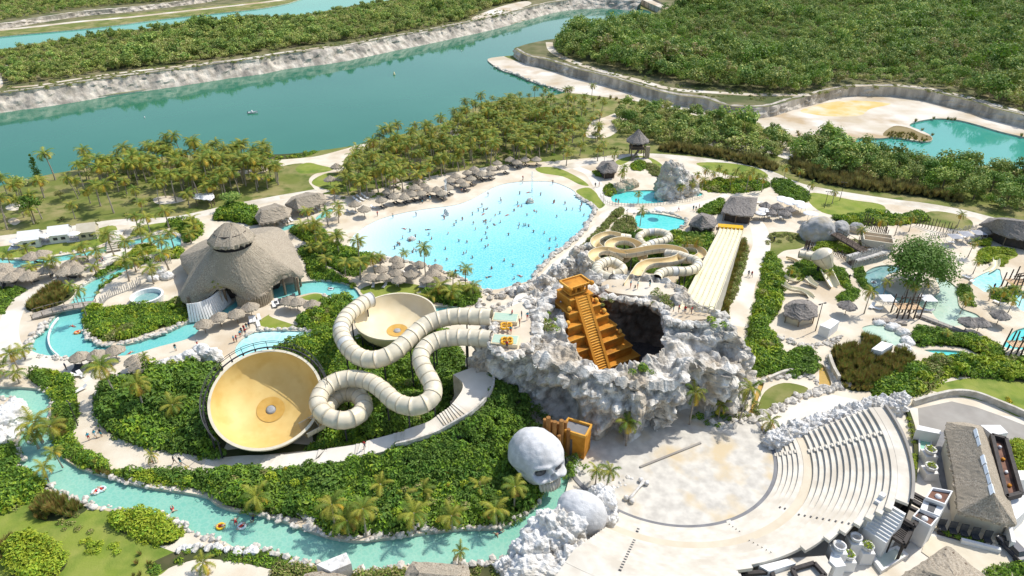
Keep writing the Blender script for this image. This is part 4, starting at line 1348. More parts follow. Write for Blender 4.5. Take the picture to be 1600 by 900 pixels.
palm_field([(520, 318), (530, 295), (556, 276), (575, 250), (600, 238), (650, 222), (690, 214), (720, 196), (740, 185), (790, 180), (850, 184), (900, 200), (905, 225), (880, 246), (830, 254), (780, 260), (720, 270), (680, 284), (640, 300), (590, 312)], 104, [0, 0, 1, 2, 3], .75, 1.05, 2.8,
           'coconut palm in the grove between lake and beach', 'palms of the grove behind the beach', 1)
# past the counted palms, the rest of the groves as one body
def join_mesh(t, name):
    b = MB()
    mats = []
    for ch in t.children:
        me = ch.data
        base = len(mats)
        mats += list(me.materials)
        b.add([tuple(v.co) for v in me.vertices], [tuple(f.vertices) for f in me.polygons])
        b.m[-len(me.polygons):] = [base + f.material_index for f in me.polygons]
    return b.mesh(name, mats)


PROTO['palms'] = proto_collection('grove_palms', [join_mesh(PALMS[k], 'grove_palm') for k in (0, 1, 2, 3)])


def palm_stuff(px, gap, seed, smin, smax):
    g = jitter_pts([(p.x, p.y) for p in pl(px)], gap, seed)
    g = g[not_water(g)]
    d = np.array([min((x - u) ** 2 + (y - v) ** 2 for u, v in PALM_XY) for x, y in g])
    g = g[d > 2.6]
    rs = np.random.RandomState(seed)
    o = scatter('palm_grove', 'palms', np.concatenate([g, np.zeros((len(g), 1))], 1), rs.uniform(smin, smax, len(g)), .08, flat=.82)
    return o


palm_field([(185, 268), (260, 254), (340, 250), (430, 254), (440, 292), (425, 305), (390, 308), (330, 318), (280, 300), (210, 290)], 56, [0, 0, 1, 2, 3], .75, 1.1, 3.1, 'coconut palm in the dense lakeside grove at left', 'palms of the left lakeside grove', 2)
palm_field([(0, 300), (60, 285), (130, 270), (200, 285), (280, 305), (330, 320), (250, 336), (150, 346), (60, 358), (0, 366)], 16, [0, 2, 3], .75, 1.1, 5.0, 'thin palm standing in the open left park grass', 'palms of the open left park', 3)
palm_field([(745, 188), (765, 166), (800, 158), (870, 152), (935, 160), (940, 195), (900, 200), (830, 184)], 18, [0, 2, 3], .55, .9, 4.5, 'sparse thin palm on the grass point by the lake', 'thin palms on the grass point', 4)
palm_field([(5, 400), (60, 405), (150, 400), (260, 400), (280, 420), (240, 450), (180, 440), (100, 440), (20, 455)], 16, [0, 2, 2, 4], .75, 1.0, 4.0, 'palm among the thatched parasols by the left arrival pool', 'palms among the left parasols', 6)
palm_field([(480, 345), (530, 338), (530, 395), (560, 400), (600, 410), (590, 440), (560, 445), (500, 420), (470, 380)], 18, [0, 2, 2, 4], .7, 1.0, 3.2, 'palm in the shrubs between great roof and wave pool', 'palms between the great roof and the wave pool', 7)
palm_field([(640, 470), (690, 455), (740, 452), (745, 470), (700, 476)], 8, [4, 4, 5], .8, 1.1, 3.0, 'low palm in the shrubs behind the smaller bowl', 'palms behind the smaller bowl', 8)
palm_field([(870, 215), (940, 215), (945, 250), (900, 262), (870, 258)], 8, [0, 2], .7, .9, 4.0, 'palm at the right end of the beach', 'palms at the right end of the beach', 9)
palm_field([(200, 360), (300, 350), (320, 372), (290, 395), (220, 385)], 9, [2, 4], .8, 1.0, 4.0, 'palm beside the arrival pool near the great roof', 'palms by the arrival pool', 10)
palm_field([(-10, 590), (40, 560), (60, 580), (40, 600), (-10, 602)], 5, [4, 2], .7, 1.0, 3.0, 'palm over the left inlet of the lazy river', 'palms over the left river inlet', 11)
palm_field([(480, 745), (600, 715), (760, 690), (800, 720), (760, 790), (560, 800)], 7, [5], .7, 1.0, 6.0, 'young yellow palm sprouting from the green slope', 'young palms on the green slope', 12)

GROVE = [(524, 316), (532, 292), (556, 272), (575, 246), (600, 232), (650, 216), (695, 206), (722, 190), (745, 180), (790, 178), (850, 182), (880, 196), (890, 222), (870, 242), (830, 250), (780, 256), (720, 266), (680, 280), (640, 294), (590, 308)]
LEFTG = [(120, 270), (195, 258), (260, 250), (340, 246), (425, 252), (436, 288), (420, 300), (390, 304), (330, 312), (280, 298), (215, 292), (150, 290)]
palm_stuff(GROVE, 4.8, 51, .95, 1.25)
palm_stuff(LEFTG, 4.4, 52, .95, 1.3)
palm_stuff([(0, 302), (60, 288), (130, 275), (200, 296), (330, 322), (250, 336), (150, 346), (60, 358), (0, 366)], 9.5, 53, .8, 1.15)
palm_stuff([(745, 186), (765, 164), (800, 157), (870, 152), (935, 160), (945, 200), (930, 225), (890, 215)], 6.5, 54, .6, .95)
for i_, (px_, kd_, kp_) in enumerate([(GROVE, 'mid', .30), (LEFTG, 'mid', .22), (GROVE, 'olive', .2), ([(0, 300), (60, 285), (130, 270), (200, 285), (280, 305), (330, 320), (250, 336), (150, 346), (60, 358), (0, 366)], 'olive', .07), ([(745, 188), (765, 166), (800, 158), (870, 152), (935, 160), (940, 195), (900, 200), (830, 184)], 'mid', .14),
                                      ([(845, 255), (900, 250), (960, 240), (1010, 236), (1060, 238), (1200, 262), (1235, 270), (1240, 246), (1180, 236), (1000, 226), (940, 220), (890, 230)], 'olive', .22),
                                      ([(870, 146), (960, 160), (1060, 178), (1180, 202), (1250, 218), (1340, 232), (1340, 226), (1180, 194), (1060, 170), (960, 152)], 'reed', .2), ([(870, 92), (960, 122), (1050, 145), (1120, 152), (1200, 160), (1260, 150), (1330, 137), (1330, 131), (1200, 143), (1080, 136), (960, 110)], 'olive', .25),
                                      ([(1330, 136), (1420, 138), (1500, 152), (1600, 178), (1600, 168), (1500, 143), (1420, 131), (1330, 130)], 'olive', .3), ([(0, 147), (100, 134), (200, 119), (300, 106), (400, 93), (500, 79), (600, 62), (700, 43), (800, 22), (800, 12), (700, 34), (600, 54), (500, 70), (400, 84), (300, 97), (200, 109), (100, 124), (0, 136)], 'olive', .28)]):
    zz_ = ZP if i_ in (7, 8) else (ZN if i_ == 9 else 0)
    g_ = jitter_pts([(p.x, p.y) for p in pl(px_, zz_)], 2.0, 70 + i_, kp_)
    g_ = g_[not_water(g_)]
    scatter('undergrowth', kd_, np.concatenate([g_, np.full((len(g_), 1), zz_ - .1)], 1), np.random.RandomState(i_).uniform(.6, 1.5, len(g_)))

scatter('marsh_reeds', 'rust', [tuple(P(1385 + 65 * a_, 205 + 12 * b_ + 6 * a_)) for a_, b_ in np.random.RandomState(3).rand(60, 2)], np.random.RandomState(4).uniform(.4, .9, 60))
scatter('marsh_reeds', 'reed', [tuple(P(x_, y_)) for x_, y_ in ((1459, 186), (1480, 187), (1486, 188), (1492, 188), (1441, 204), (1456, 212), (1393, 213), (1430, 190), (1596, 213))], [1.1] * 9)

for i_, (px_, n_, kd_) in enumerate([(V7, 34, 'lime'), (V7, 16, 'flame'), (V7, 26, 'olive'), ([(150, 622), (240, 577), (340, 570), (345, 650), (330, 714), (220, 697)], 22, 'lime'), ([(545, 545), (620, 518), (722, 560), (706, 622), (640, 674), (505, 692)], 20, 'olive')]):
    a_ = [(p.x, p.y) for p in pl(px_)]
    g_ = jitter_pts(a_, 2.2, 90 + i_)
    g_ = g_[not_water(g_)]
    rs_ = np.random.RandomState(i_)
    g_ = g_[rs_.permutation(len(g_))[:n_]]
    scatter('bright_plants', kd_, np.concatenate([g_, rs_.uniform(1.2, 2.1, (len(g_), 1))], 1), rs_.uniform(.6, 1.1, len(g_)) * (.5 if kd_ == 'flame' else 1))
# ------------------------------------------------------------------ rock
M_ROCK = mat('grey_karst_rock', (0.31, 0.285, 0.245), (0.74, 0.705, 0.635), 0.6, 0.9, 0.9, 3.0, lo=0.36, hi=0.6, c3=(0.44, 0.375, 0.285), scale3=0.16, detail=8, dist=0.25)
M_WROCK = mat('white_plaster_rock', (0.45, 0.43, 0.395), (0.74, 0.725, 0.69), 0.9, 0.85, 0.9, 4, lo=0.34, hi=0.52, c3=(0.60, 0.565, 0.50), scale3=0.35, dist=0.15, detail=8)
M_GREYROCK = mat('smooth_grey_rock', (0.30, 0.30, 0.29), (0.48, 0.46, 0.43), 0.4, 0.85, 0.6, 1.5, c3=(0.38, 0.33, 0.24), scale3=0.3)
M_SKULL = mat('skull_plaster', (0.50, 0.50, 0.50), (0.67, 0.665, 0.655), 0.8, 0.85, 0.7, 6.0, c3=(0.47, 0.465, 0.455), scale3=0.35, dist=0.08, detail=9)
M_TOOTH = mat('tooth_plaster', (0.50, 0.46, 0.37), (0.64, 0.60, 0.51), 1.5, 0.8, 0.3, 4.0)
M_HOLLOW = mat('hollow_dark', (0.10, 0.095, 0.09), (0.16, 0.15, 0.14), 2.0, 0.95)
M_STONE = mat('rim_stone', (0.42, 0.385, 0.325), (0.66, 0.62, 0.55), 1.4, 0.9, 0.6, 3.0)


def radial_cut(poly, c, ang):
    """distance from c to polygon along every angle"""
    out = np.zeros(len(ang))
    P0 = np.array([(p[0] - c[0], p[1] - c[1], p[2]) for p in poly])
    zz = np.zeros(len(ang))
    n = len(P0)
    for i, a in enumerate(ang):
        d = np.array([math.cos(a), math.sin(a)])
        best, bz = 0, 0
        for k in range(n):
            p, q = P0[k], P0[(k + 1) % n]
            e = q[:2] - p[:2]
            den = d[0] * e[1] - d[1] * e[0]
            if abs(den) < 1e-9: continue
            t = (p[0] * e[1] - p[1] * e[0]) / den
            s = (p[0] * d[1] - p[1] * d[0]) / den
            if t > 0 and -1e-6 <= s <= 1 + 1e-6 and t > best:
                best, bz = t, p[2] + (q[2] - p[2]) * s
        out[i], zz[i] = best, bz
    return out, zz


def displace(rows, amp, cell, seed, keepz=None):
    """push a grid of points out along its own normals by rounded lumps and finer roughness"""
    A = np.array(rows, float)
    du = np.gradient(A, axis=1)
    dv = np.gradient(A, axis=0)
    du[:, 0] = A[:, 1] - A[:, -2]
    du[:, -1] = du[:, 0]
    nr = np.cross(du, dv)
    nr /= -np.maximum(np.linalg.norm(nr, axis=2, keepdims=True), 1e-6)
    q = A.reshape(-1, 3)
    w = fbm(q * .13 / cell, 2, seed + 20).reshape(-1, 1) * np.array([1.4, 1.1, .8])
    qq = q + w
    o = (0.55 - worley(qq / (cell * 2.8), seed)) * 1.9 + (0.5 - worley(qq / (cell * 1.25), seed + 4)) * 1.15 + (0.5 - worley(q / (cell * .6), seed + 7)) * .45 + fbm(q / (cell * 3), 4, seed + 9) * .6
    return A + nr * (o.reshape(A.shape[0], A.shape[1], 1) * amp[..., None]), nr


def mountain():
    T = [(742, 548, 10.5), (744, 525, 12.5), (758, 500, 13), (785, 480, 13), (820, 462, 13), (860, 446, 13), (905, 430, 13.5), (950, 428, 13.5), (1000, 430, 13.5), (1045, 438, 13.5), (1072, 455, 14), (1090, 474, 14),
         (1128, 490, 14), (1152, 520, 13), (1168, 548, 10), (1150, 575, 9.5), (1110, 572, 11), (1085, 560, 13), (1074, 575, 12.5), (1062, 600, 11.5), (1010, 602, 11.2), (960, 594, 11.2), (920, 584, 11.6), (870, 570, 12), (820, 555, 12), (775, 548, 11.5)]
    off = [1, 1, 1, 1, 1, 1, 1, 1, 1, 1.5, 1.5, 2, 2, 2.0, 2.4, 1.6, .6, -1.4, -.8, .4, 2.2, 2.8, 2.2, 1.4, 1.0, 1.0]
    C = [(879, 505, 12.5), (884, 478, 12.5), (902, 456, 13), (950, 452, 13), (1000, 462, 13), (1030, 488, 12.5), (1040, 520, 12), (1030, 552, 11.5), (1004, 566, 11.2), (965, 574, 11.2), (925, 565, 11.6), (893, 538, 12.2)]
    Tw = catmull([P(*p) for p in T], True, 4)
    Cw = catmull([P(*p) for p in C], True, 5)
    cc = P(958, 512, 12.5)
    n = 560
    # angles spaced by arc length of the outer edge so the far arm is not starved
    d = np.array([(p.x - cc.x, p.y - cc.y) for p in Tw])
    aa = np.unwrap(np.arctan2(d[:, 1], d[:, 0]))
    ang = np.interp(np.linspace(0, len(aa), n + 1), np.arange(len(aa) + 1), np.append(aa, aa[0] - 2 * math.pi if aa[-1] < aa[0] else aa[0] + 2 * math.pi))
    rt_, zt = radial_cut([(p.x, p.y, p.z) for p in Tw], (cc.x, cc.y), ang)
    rc_, zc = radial_cut([(p.x, p.y, p.z) for p in Cw], (cc.x, cc.y), ang)
    offs = np.interp(np.linspace(0, len(off), n + 1), np.arange(len(off) + 1), np.array(off + off[:1]))
    rows, amp = [], []
    ca, sa = np.cos(ang), np.sin(ang)

    def row(r, z, a):
        rows.append(np.stack([cc.x + ca * r, cc.y + sa * r, z], 1))
        amp.append(np.full(n + 1, a))
    NW = 32
    for i in range(NW):
        t = i / NW
        bul = math.sin(math.pi * t) * .6
        row(rt_ + offs * (1 - t) ** 1.2 + bul - .4 * (t > .85), -0.4 + (zt + .4) * t, .35 + 1.15 * min(1, t * 4))
    NT = 36
    for i in range(NT + 1):
        t = i / NT
        r = rt_ + (rc_ - rt_) * t
        z = zt + (zc - zt) * t
        # the plateau between rim and crater dips a little; the lips stand up
        z = z - .9 * np.sin(math.pi * t) * np.clip((rt_ - rc_) / 12, 0, 1)
        row(r, z, 1.1 if (t < .16 or t > .84) else .8)
    NI = 22
    for i in range(1, NI + 1):
        t = i / NI
        row(rc_ + (.8 - 1.6 * abs(t - .5)) - .6, zc + (1.2 - zc) * t, .8 + .2 * math.sin(math.pi * t))
    A, nr = displace(rows, np.array(amp), 1.0, 31)
    # caves: push the wall in (or the crater wall back)
    f = A.reshape(-1, 3)
    N2 = nr.reshape(-1, 3)
    for (x, y, z, rad, dep) in [(866, 664, 3.6, 3.8, 5.5), (1034, 676, 2.0, 4.4, 4.5), (962, 700, 1.0, 1.8, 2.2), (960, 690, 1.2, 2.2, 2.4), (815, 625, 3.6, 1.6, 1.6), (1012, 535, 5.0, 4.6, 7.5), (1085, 645, 1.6, 2.6, 2.2), (1040, 560, 11.6, 2.0, 1.6),
                                (1128, 545, 8.8, 2.0, 1.8), (1113, 552, 7.0, 1.6, 1.5)]:
        c = P(x, y, z)
        dd = np.linalg.norm((f - np.array(c)) * np.array([1, .45, .9]), axis=1)
        k = np.exp(-(dd / rad) ** 4) * dep
        f -= N2 * k[:, None]
    b = MB()
    b.grid([[tuple(p) for p in r_] for r_ in A], flip=True)
    nf = len(b.f) // (len(rows) - 1)
    b.m = [1 if k // nf > NW + NT + 1 else 0 for k in range(len(b.f))]  # inner crater wall gets a darker copy of the rock, shade painted in
    o = b.build('rock_mountain', [M_ROCK, mat('shaded_crater_rock', (0.15, 0.115, 0.08), (0.36, 0.305, 0.235), 0.5, 0.95, 0.9, 2.5, detail=8)], None, False)
    tag(o, 'big grey artificial rock mountain with the crater that holds the golden pyramid', 'rock')
    # crater floor, dark like the wall to paint in the shade
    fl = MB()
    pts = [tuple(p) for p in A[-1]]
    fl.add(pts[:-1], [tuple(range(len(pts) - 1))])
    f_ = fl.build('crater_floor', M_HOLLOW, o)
    return o


mountain()


def ico(sub):
    bm = bmesh.new()
    bmesh.ops.create_icosphere(bm, subdivisions=sub, radius=1.0)
    v = np.array([tuple(x.co) for x in bm.verts])
    f = [tuple(y.index for y in x.verts) for x in bm.faces]
    bm.free()
    return v, f


ICO = {k: ico(k) for k in (1, 2, 3, 4, 5, 6)}


def lump(b, c, s, seed, sub=4, amp=.22, cell=.5, rz=0.0, m=0, ridged=0.0):
    v, f = ICO[sub]
    q = v.copy()
    S = np.array(s)
    pw = q * S
    cl = cell * float(np.mean(S))
    o = (0.55 - worley(pw / cl + seed * 5.1, seed)) * 1.0 + (0.5 - worley(pw / (cl * .42) + seed, seed + 3)) * .42 + fbm(pw / (cl * 2) + seed * 3.7, 4, seed) * .55
    if ridged:
        o = o + ridged * (1 - np.abs(vnoise(pw * np.array([1.6, 1.6, .12]) / cl + seed, seed + 5)) * 2)
    q = pw + v * (o * amp * float(np.mean(S)))[:, None]
    cs, sn = math.cos(rz), math.sin(rz)
    q = np.stack([q[:, 0] * cs - q[:, 1] * sn, q[:, 0] * sn + q[:, 1] * cs, q[:, 2]], 1) + np.array(c)
    return b.add([tuple(p) for p in q], f, m)


def rocks(name, label, lst, m, cat='rock', group=None, smooth=False, kind=None):
    """lst: (px x, px y, ground z, sx, sy, sz, seed, sub, amp, cell)"""
    b = MB()
    for (x, y, z, sx, sy, sz, sd, sub, amp, cell) in lst:
        c = P(x, y, 0)
        lump(b, (c.x, c.y, z), (sx, sy, sz), sd, sub, amp, cell)
    o = b.build(name, m, None, smooth)
    return tag(o, label, cat, group, kind)


rocks('white_rock_outcrop', 'pile of white knobbly rock at the bottom centre, below the second skull',
      [(870, 850, 1.5, 4.6, 3.4, 4.6, 1, 6, .34, .34), (835, 875, .8, 3.6, 3.0, 3.2, 2, 5, .36, .36), (905, 890, .8, 4.4, 3.2, 3.4, 3, 6, .34, .34), (845, 905, .6, 5, 2.6, 2.6, 4, 5, .34, .34), (915, 815, .8, 2.0, 2.4, 3.4, 5, 5, .34, .4), (945, 870, .3, 2.0, 2.4, 1.8, 6, 5, .34, .4),
       (800, 890, .3, 2.6, 1.8, 2.0, 7, 5, .36, .36)], M_WROCK)
rocks('white_rock_outcrop', 'white rough rock at the left edge beside the lazy river bend',
      [(12, 665, .6, 2.9, 4.0, 2.6, 11, 5, .34, .4), (-8, 690, .5, 3.0, 2.6, 2.2, 12, 5, .34, .4), (22, 640, .3, 1.7, 1.8, 1.6, 13, 4, .34, .4)], M_WROCK)
W = [(1213, 695), (1228, 688), (1245, 683), (1262, 677), (1280, 671), (1300, 666), (1320, 660), (1340, 655), (1358, 650), (1378, 645), (1397, 640)]
rocks('white_rock_wall', 'long white lumpy rock wall behind the top end of the amphitheatre seats', [(x, y, .9 + .1 * (i % 3), 2.3, 1.6, 1.7 + .12 * i, 20 + i, 5, .42, .36) for i, (x, y) in enumerate(W)], M_WROCK)
rocks('domed_rock', 'tall domed grey white rock beside the lagoon', [(1050, 303, 1.5, 5.4, 4.4, 8.6, 41, 6, .2, .26), (1072, 300, .8, 3.6, 3.6, 4.6, 42, 5, .22, .3), (1040, 308, .5, 3.4, 2.6, 3.4, 43, 5, .25, .3)], M_ROCK)
rocks('boulder_rock', 'big smooth grey boulder like an animal head by the stilt bridge', [(1277, 372, 1.2, 4.6, 3.6, 4.6, 51, 5, .16, .8), (1306, 372, 1.6, 2.7, 2.4, 3.4, 52, 5, .22, .7), (1264, 362, .6, 2.6, 2.4, 2.6, 53, 4, .2, .8)], M_GREYROCK)
rocks('boulder_rock', 'pale rounded boulder at the near end of the stilt hut', [(1337, 362, .5, 2.2, 1.8, 2.0, 55, 4, .22, .7)], M_GREYROCK)
rocks('waterfall_rocks', 'dark and pale rocks with little cascades between wave pool and twisting slides',
      [(905, 410, 1, 2.6, 2.4, 4.0, 61, 5, .32, .4), (915, 425, 1, 2.4, 2.4, 4.4, 62, 5, .32, .4), (890, 425, .8, 2.4, 2.6, 3.2, 63, 5, .32, .4), (920, 400, .6, 2, 2, 3, 64, 4, .32, .4), (873, 432, .6, 2.8, 2.2, 2.4, 65, 5, .32, .4),
       (850, 450, .6, 2.8, 2.2, 2.6, 66, 5, .32, .4), (825, 462, .5, 2.6, 2.4, 2.2, 67, 5, .32, .4)], M_ROCK)
rocks('lagoon_rocks', 'brown waterfall rocks at the left end of the lagoon', [(978, 294, .6, 2.6, 1.8, 2.4, 68, 4, .3, .45), (968, 297, .4, 2, 1.8, 2, 69, 4, .3, .45), (988, 291, .4, 2, 1.8, 1.8, 70, 4, .3, .45)], mat('brown_rock', (0.36, 0.30, 0.20), (0.50, 0.43, 0.32), .8, .9, .5, 2))
rocks('terrace_rocks', 'white flat rocks in a line above the dense shrubs by the thatched parasols',
      [(245, 578, .3, 1.8, 1.4, 1.3, 71, 4, .3, .5), (262, 573, .4, 2.2, 1.5, 1.5, 72, 4, .3, .5), (282, 569, .4, 2.2, 1.5, 1.6, 73, 4, .3, .5), (300, 565, .5, 2.2, 1.6, 1.9, 74, 4, .3, .5), (318, 558, .6, 2.0, 1.7, 2.4, 75, 4, .3, .5), (333, 562, .5, 1.9, 1.7, 2.2, 76, 4, .3, .5)], M_WROCK)
rocks('toddler_pond_rocks', 'pale smooth rock rim of the small green pond', [(1395, 512, .1, 1.7, 1.2, .9, 77, 4, .25, .6), (1410, 520, .1, 1.4, 1.3, .9, 78, 4, .25, .6), (1418, 534, .1, 1.3, 1.5, .8, 79, 4, .25, .6), (1375, 505, .1, 1.7, .9, .7, 80, 4, .25, .6), (1412, 545, .1, 1.6, 1.1, 1.0, 81, 4, .25, .6)], M_WROCK)
rocks('pool_rock', 'small pale rock rising from the shallows of the wave pool at left', [(643, 374, 0, 1.1, .9, .8, 82, 4, .3, .5)], M_WROCK)
rocks('pool_rock', 'pale rock with the fountain jet near the right side of the wave pool', [(828, 316, 0, 1.3, .9, 1.3, 83, 4, .35, .5)], M_ROCK)
rocks('coral_sculpture', 'pale spiky coral shaped rock in the shallows near the beach', [(697, 336, 0, .9, .7, .7, 84, 4, .35, .5), (697, 335, .8, .55, .5, .9, 85, 4, .4, .5), (700, 336, .4, .4, .4, .9, 86, 3, .4, .5)], M_WROCK)
rocks('cascade_rocks', 'white rocks and boulders of the mini cascade beside the curtain wall at left', [(250, 428, .4, 2.0, 1.5, 1.4, 87, 4, .25, .6), (262, 434, .3, 1.8, 1.4, 1.2, 88, 4, .25, .6), (240, 437, .3, 1.5, 1.2, .9, 89, 4, .25, .6)], M_WROCK)


def stone_line(name, label, px, size, gap, m=M_STONE, seed=1, spread=.5, z=0.0, twin=False, zpx=0.0):
    """loose stones set along a bank: separate small stones in one heap"""
    path = resample(catmull(pl(px, zpx), False, 4), gap)
    r = random.Random(seed)
    b = MB()
    v, f = ICO[1]
    for p in path:
        for _ in range(3 if twin else 2):
            s = size * r.uniform(.35, 1.15)
            S = np.array([s * r.uniform(.8, 1.3), s * r.uniform(.8, 1.3), s * r.uniform(.6, 1.0)])
            q = v * S * (1 + np.array([r.uniform(-.22, .22) for _ in v])[:, None])
            a = r.random() * 6.28
            cs, sn = math.cos(a), math.sin(a)
            q = np.stack([q[:, 0] * cs - q[:, 1] * sn, q[:, 0] * sn + q[:, 1] * cs, q[:, 2]], 1)
            q += np.array([p.x + r.uniform(-spread, spread), p.y + r.uniform(-spread, spread), z + S[2] * .3])
            b.add([tuple(t) for t in q], f)
    o = b.build(name, m)
    o['kind'] = 'stuff'
    return o


stone_line('bank_stones', '', [(27, 700), (37, 732), (55, 745), (75, 761), (92, 773), (120, 781), (140, 788), (175, 796), (212, 800), (250, 806), (282, 820), (300, 832), (330, 842), (350, 847), (372, 857), (400, 858), (430, 862)], .48, .8, seed=3, spread=.55)
stone_line('bank_stones', '', [(430, 862), (450, 873), (492, 881), (560, 894), (612, 886), (640, 882)], .5, .8, seed=4)
stone_line('bank_stones', '', [(715, 879), (750, 882), (785, 874), (798, 871)], .55, .75, seed=5, spread=.4)
stone_line('bank_stones', '', [(160, 740), (195, 750), (225, 758), (275, 765)], .42, .8, seed=6, spread=.4)
stone_line('bank_stones', '', [(400, 800), (437, 810), (475, 824), (507, 835), (537, 841), (562, 842), (600, 839), (637, 834), (675, 829), (725, 824), (775, 823), (800, 815), (825, 799), (845, 778)], .45, .9, seed=7, spread=.5)
stone_line('bank_stones', '', [(131, 517), (141, 529), (155, 536), (172, 538), (200, 535), (225, 528), (262, 516), (293, 502)], .5, .8, seed=8, spread=.6, twin=True)
stone_line('bank_stones', '', [(44, 543), (50, 530), (70, 510), (76, 500)], .6, .8, seed=9, spread=1.0, twin=True)
stone_line('bank_stones', '', [(62, 556), (97, 560), (140, 561)], .4, .9, seed=10, spread=.5)
stone_line('bank_stones', '', [(128, 446), (148, 433), (174, 423), (195, 413), (222, 403)], .35, .8, seed=11, spread=.3)
stone_line('bank_stones', '', [(385, 523), (402, 516), (430, 514), (470, 515), (498, 518)], .55, .8, seed=12, spread=.4)
stone_line('bank_stones', '', [(505, 461), (520, 468), (545, 478)], .35, .7, seed=13, spread=.3)
stone_line('bank_stones', '', [(900, 305), (913, 314), (926, 321), (929, 331), (919, 348), (909, 363), (889, 381), (869, 396), (852, 411), (838, 427), (830, 440)], .65, .8, seed=14, spread=.5, twin=True)
stone_line('bank_stones', '', [(560, 396), (600, 401), (637, 409), (675, 418), (700, 427), (735, 442), (752, 452)], .5, .8, seed=15, spread=.4)
stone_line('bank_stones', '', [(0, 622), (20, 623), (38, 634)], .5, .8, seed=16)
stone_line('bank_stones', '', [(60, 607), (78, 615), (79, 640)], .4, .8, seed=17)
stone_line('bank_stones', '', [(993, 334), (1030, 331), (1062, 338), (1074, 346), (1065, 357)], .5, .8, seed=18, spread=.4)
stone_line('bank_stones', '', [(205, 373), (237, 366), (270, 363), (286, 374)], .45, .8, seed=19, spread=.4)
stone_line('bank_stones', '', [(95, 396), (150, 386), (172, 379)], .35, .8, seed=20, spread=.3)
stone_line('bank_stones', '', [(1200, 520), (1220, 528), (1250, 538), (1285, 540), (1315, 528)], .55, .8, seed=21, spread=.8, twin=True)
stone_line('bank_stones', '', [(1120, 665), (1150, 664), (1180, 652), (1220, 638), (1265, 615), (1310, 605), (1320, 600)], .7, .8, seed=22, spread=.8, twin=True)
stone_line('bank_stones', '', [(1190, 596), (1220, 590), (1262, 588), (1278, 600)], .5, .8, seed=23, spread=.5, twin=True)
stone_line('bank_stones', '', [(1294, 560), (1300, 580), (1312, 600)], .6, .7, seed=24, spread=.5, twin=True)
stone_line('bank_stones', '', [(870, 690), (890, 700), (900, 720), (893, 745)], .6, .8, seed=25, spread=.5, m=M_WROCK)
stone_line('bank_stones', '', [(955, 765), (970, 758), (985, 748)], .4, .8, seed=26, spread=.5, m=M_WROCK)
stone_line('bank_stones', '', [(280, 858), (300, 856), (330, 856), (360, 860), (395, 862)], .55, .8, seed=27, spread=.5, m=M_WROCK)
stone_line('boulder_scatter', '', [(478, 800), (482, 815), (500, 826)], .8, 1.0, seed=28, spread=.6)
stone_line('boulder_scatter', '', [(575, 833), (595, 835)], .7, .8, seed=29, spread=.4)
stone_line('boulder_scatter', '', [(650, 826), (670, 824)], .65, .8, seed=30, spread=.4)
stone_line('quarry_rubble', '', [(770, 103), (800, 114), (850, 134), (885, 144)], .8, 2.2, seed=31, spread=1.0)
stone_line('mountain_rubble', '', [(745, 455), (780, 462), (800, 456), (830, 445)], .9, 1.0, seed=32, spread=1.6, m=M_ROCK, twin=True)
stone_line('mountain_rubble', '', [(752, 470), (760, 490), (775, 478)], .8, 1.0, seed=33, spread=1.2, m=M_ROCK, twin=True)

for i_, (L0, s_) in enumerate([([(776, 486), (772, 500), (770, 520), (776, 548), (800, 556), (828, 540), (840, 515), (836, 492), (828, 474)], .75), ([(842, 500), (850, 480), (862, 462), (880, 448), (900, 438)], 1.2), ([(940, 462), (965, 466), (1000, 470), (1030, 478), (1040, 492), (1046, 505)], .8),
                               ([(1046, 502), (1070, 506), (1098, 504), (1126, 500), (1130, 490)], .8), ([(1046, 446), (1064, 452), (1066, 464), (1052, 474)], .8), ([(936, 440), (925, 446), (930, 458)], .8)]):
    stone_line('mountain_rubble', '', L0, s_, .7, seed=40 + i_, spread=.55, m=M_ROCK, twin=True, zpx=13.2, z=12.9)


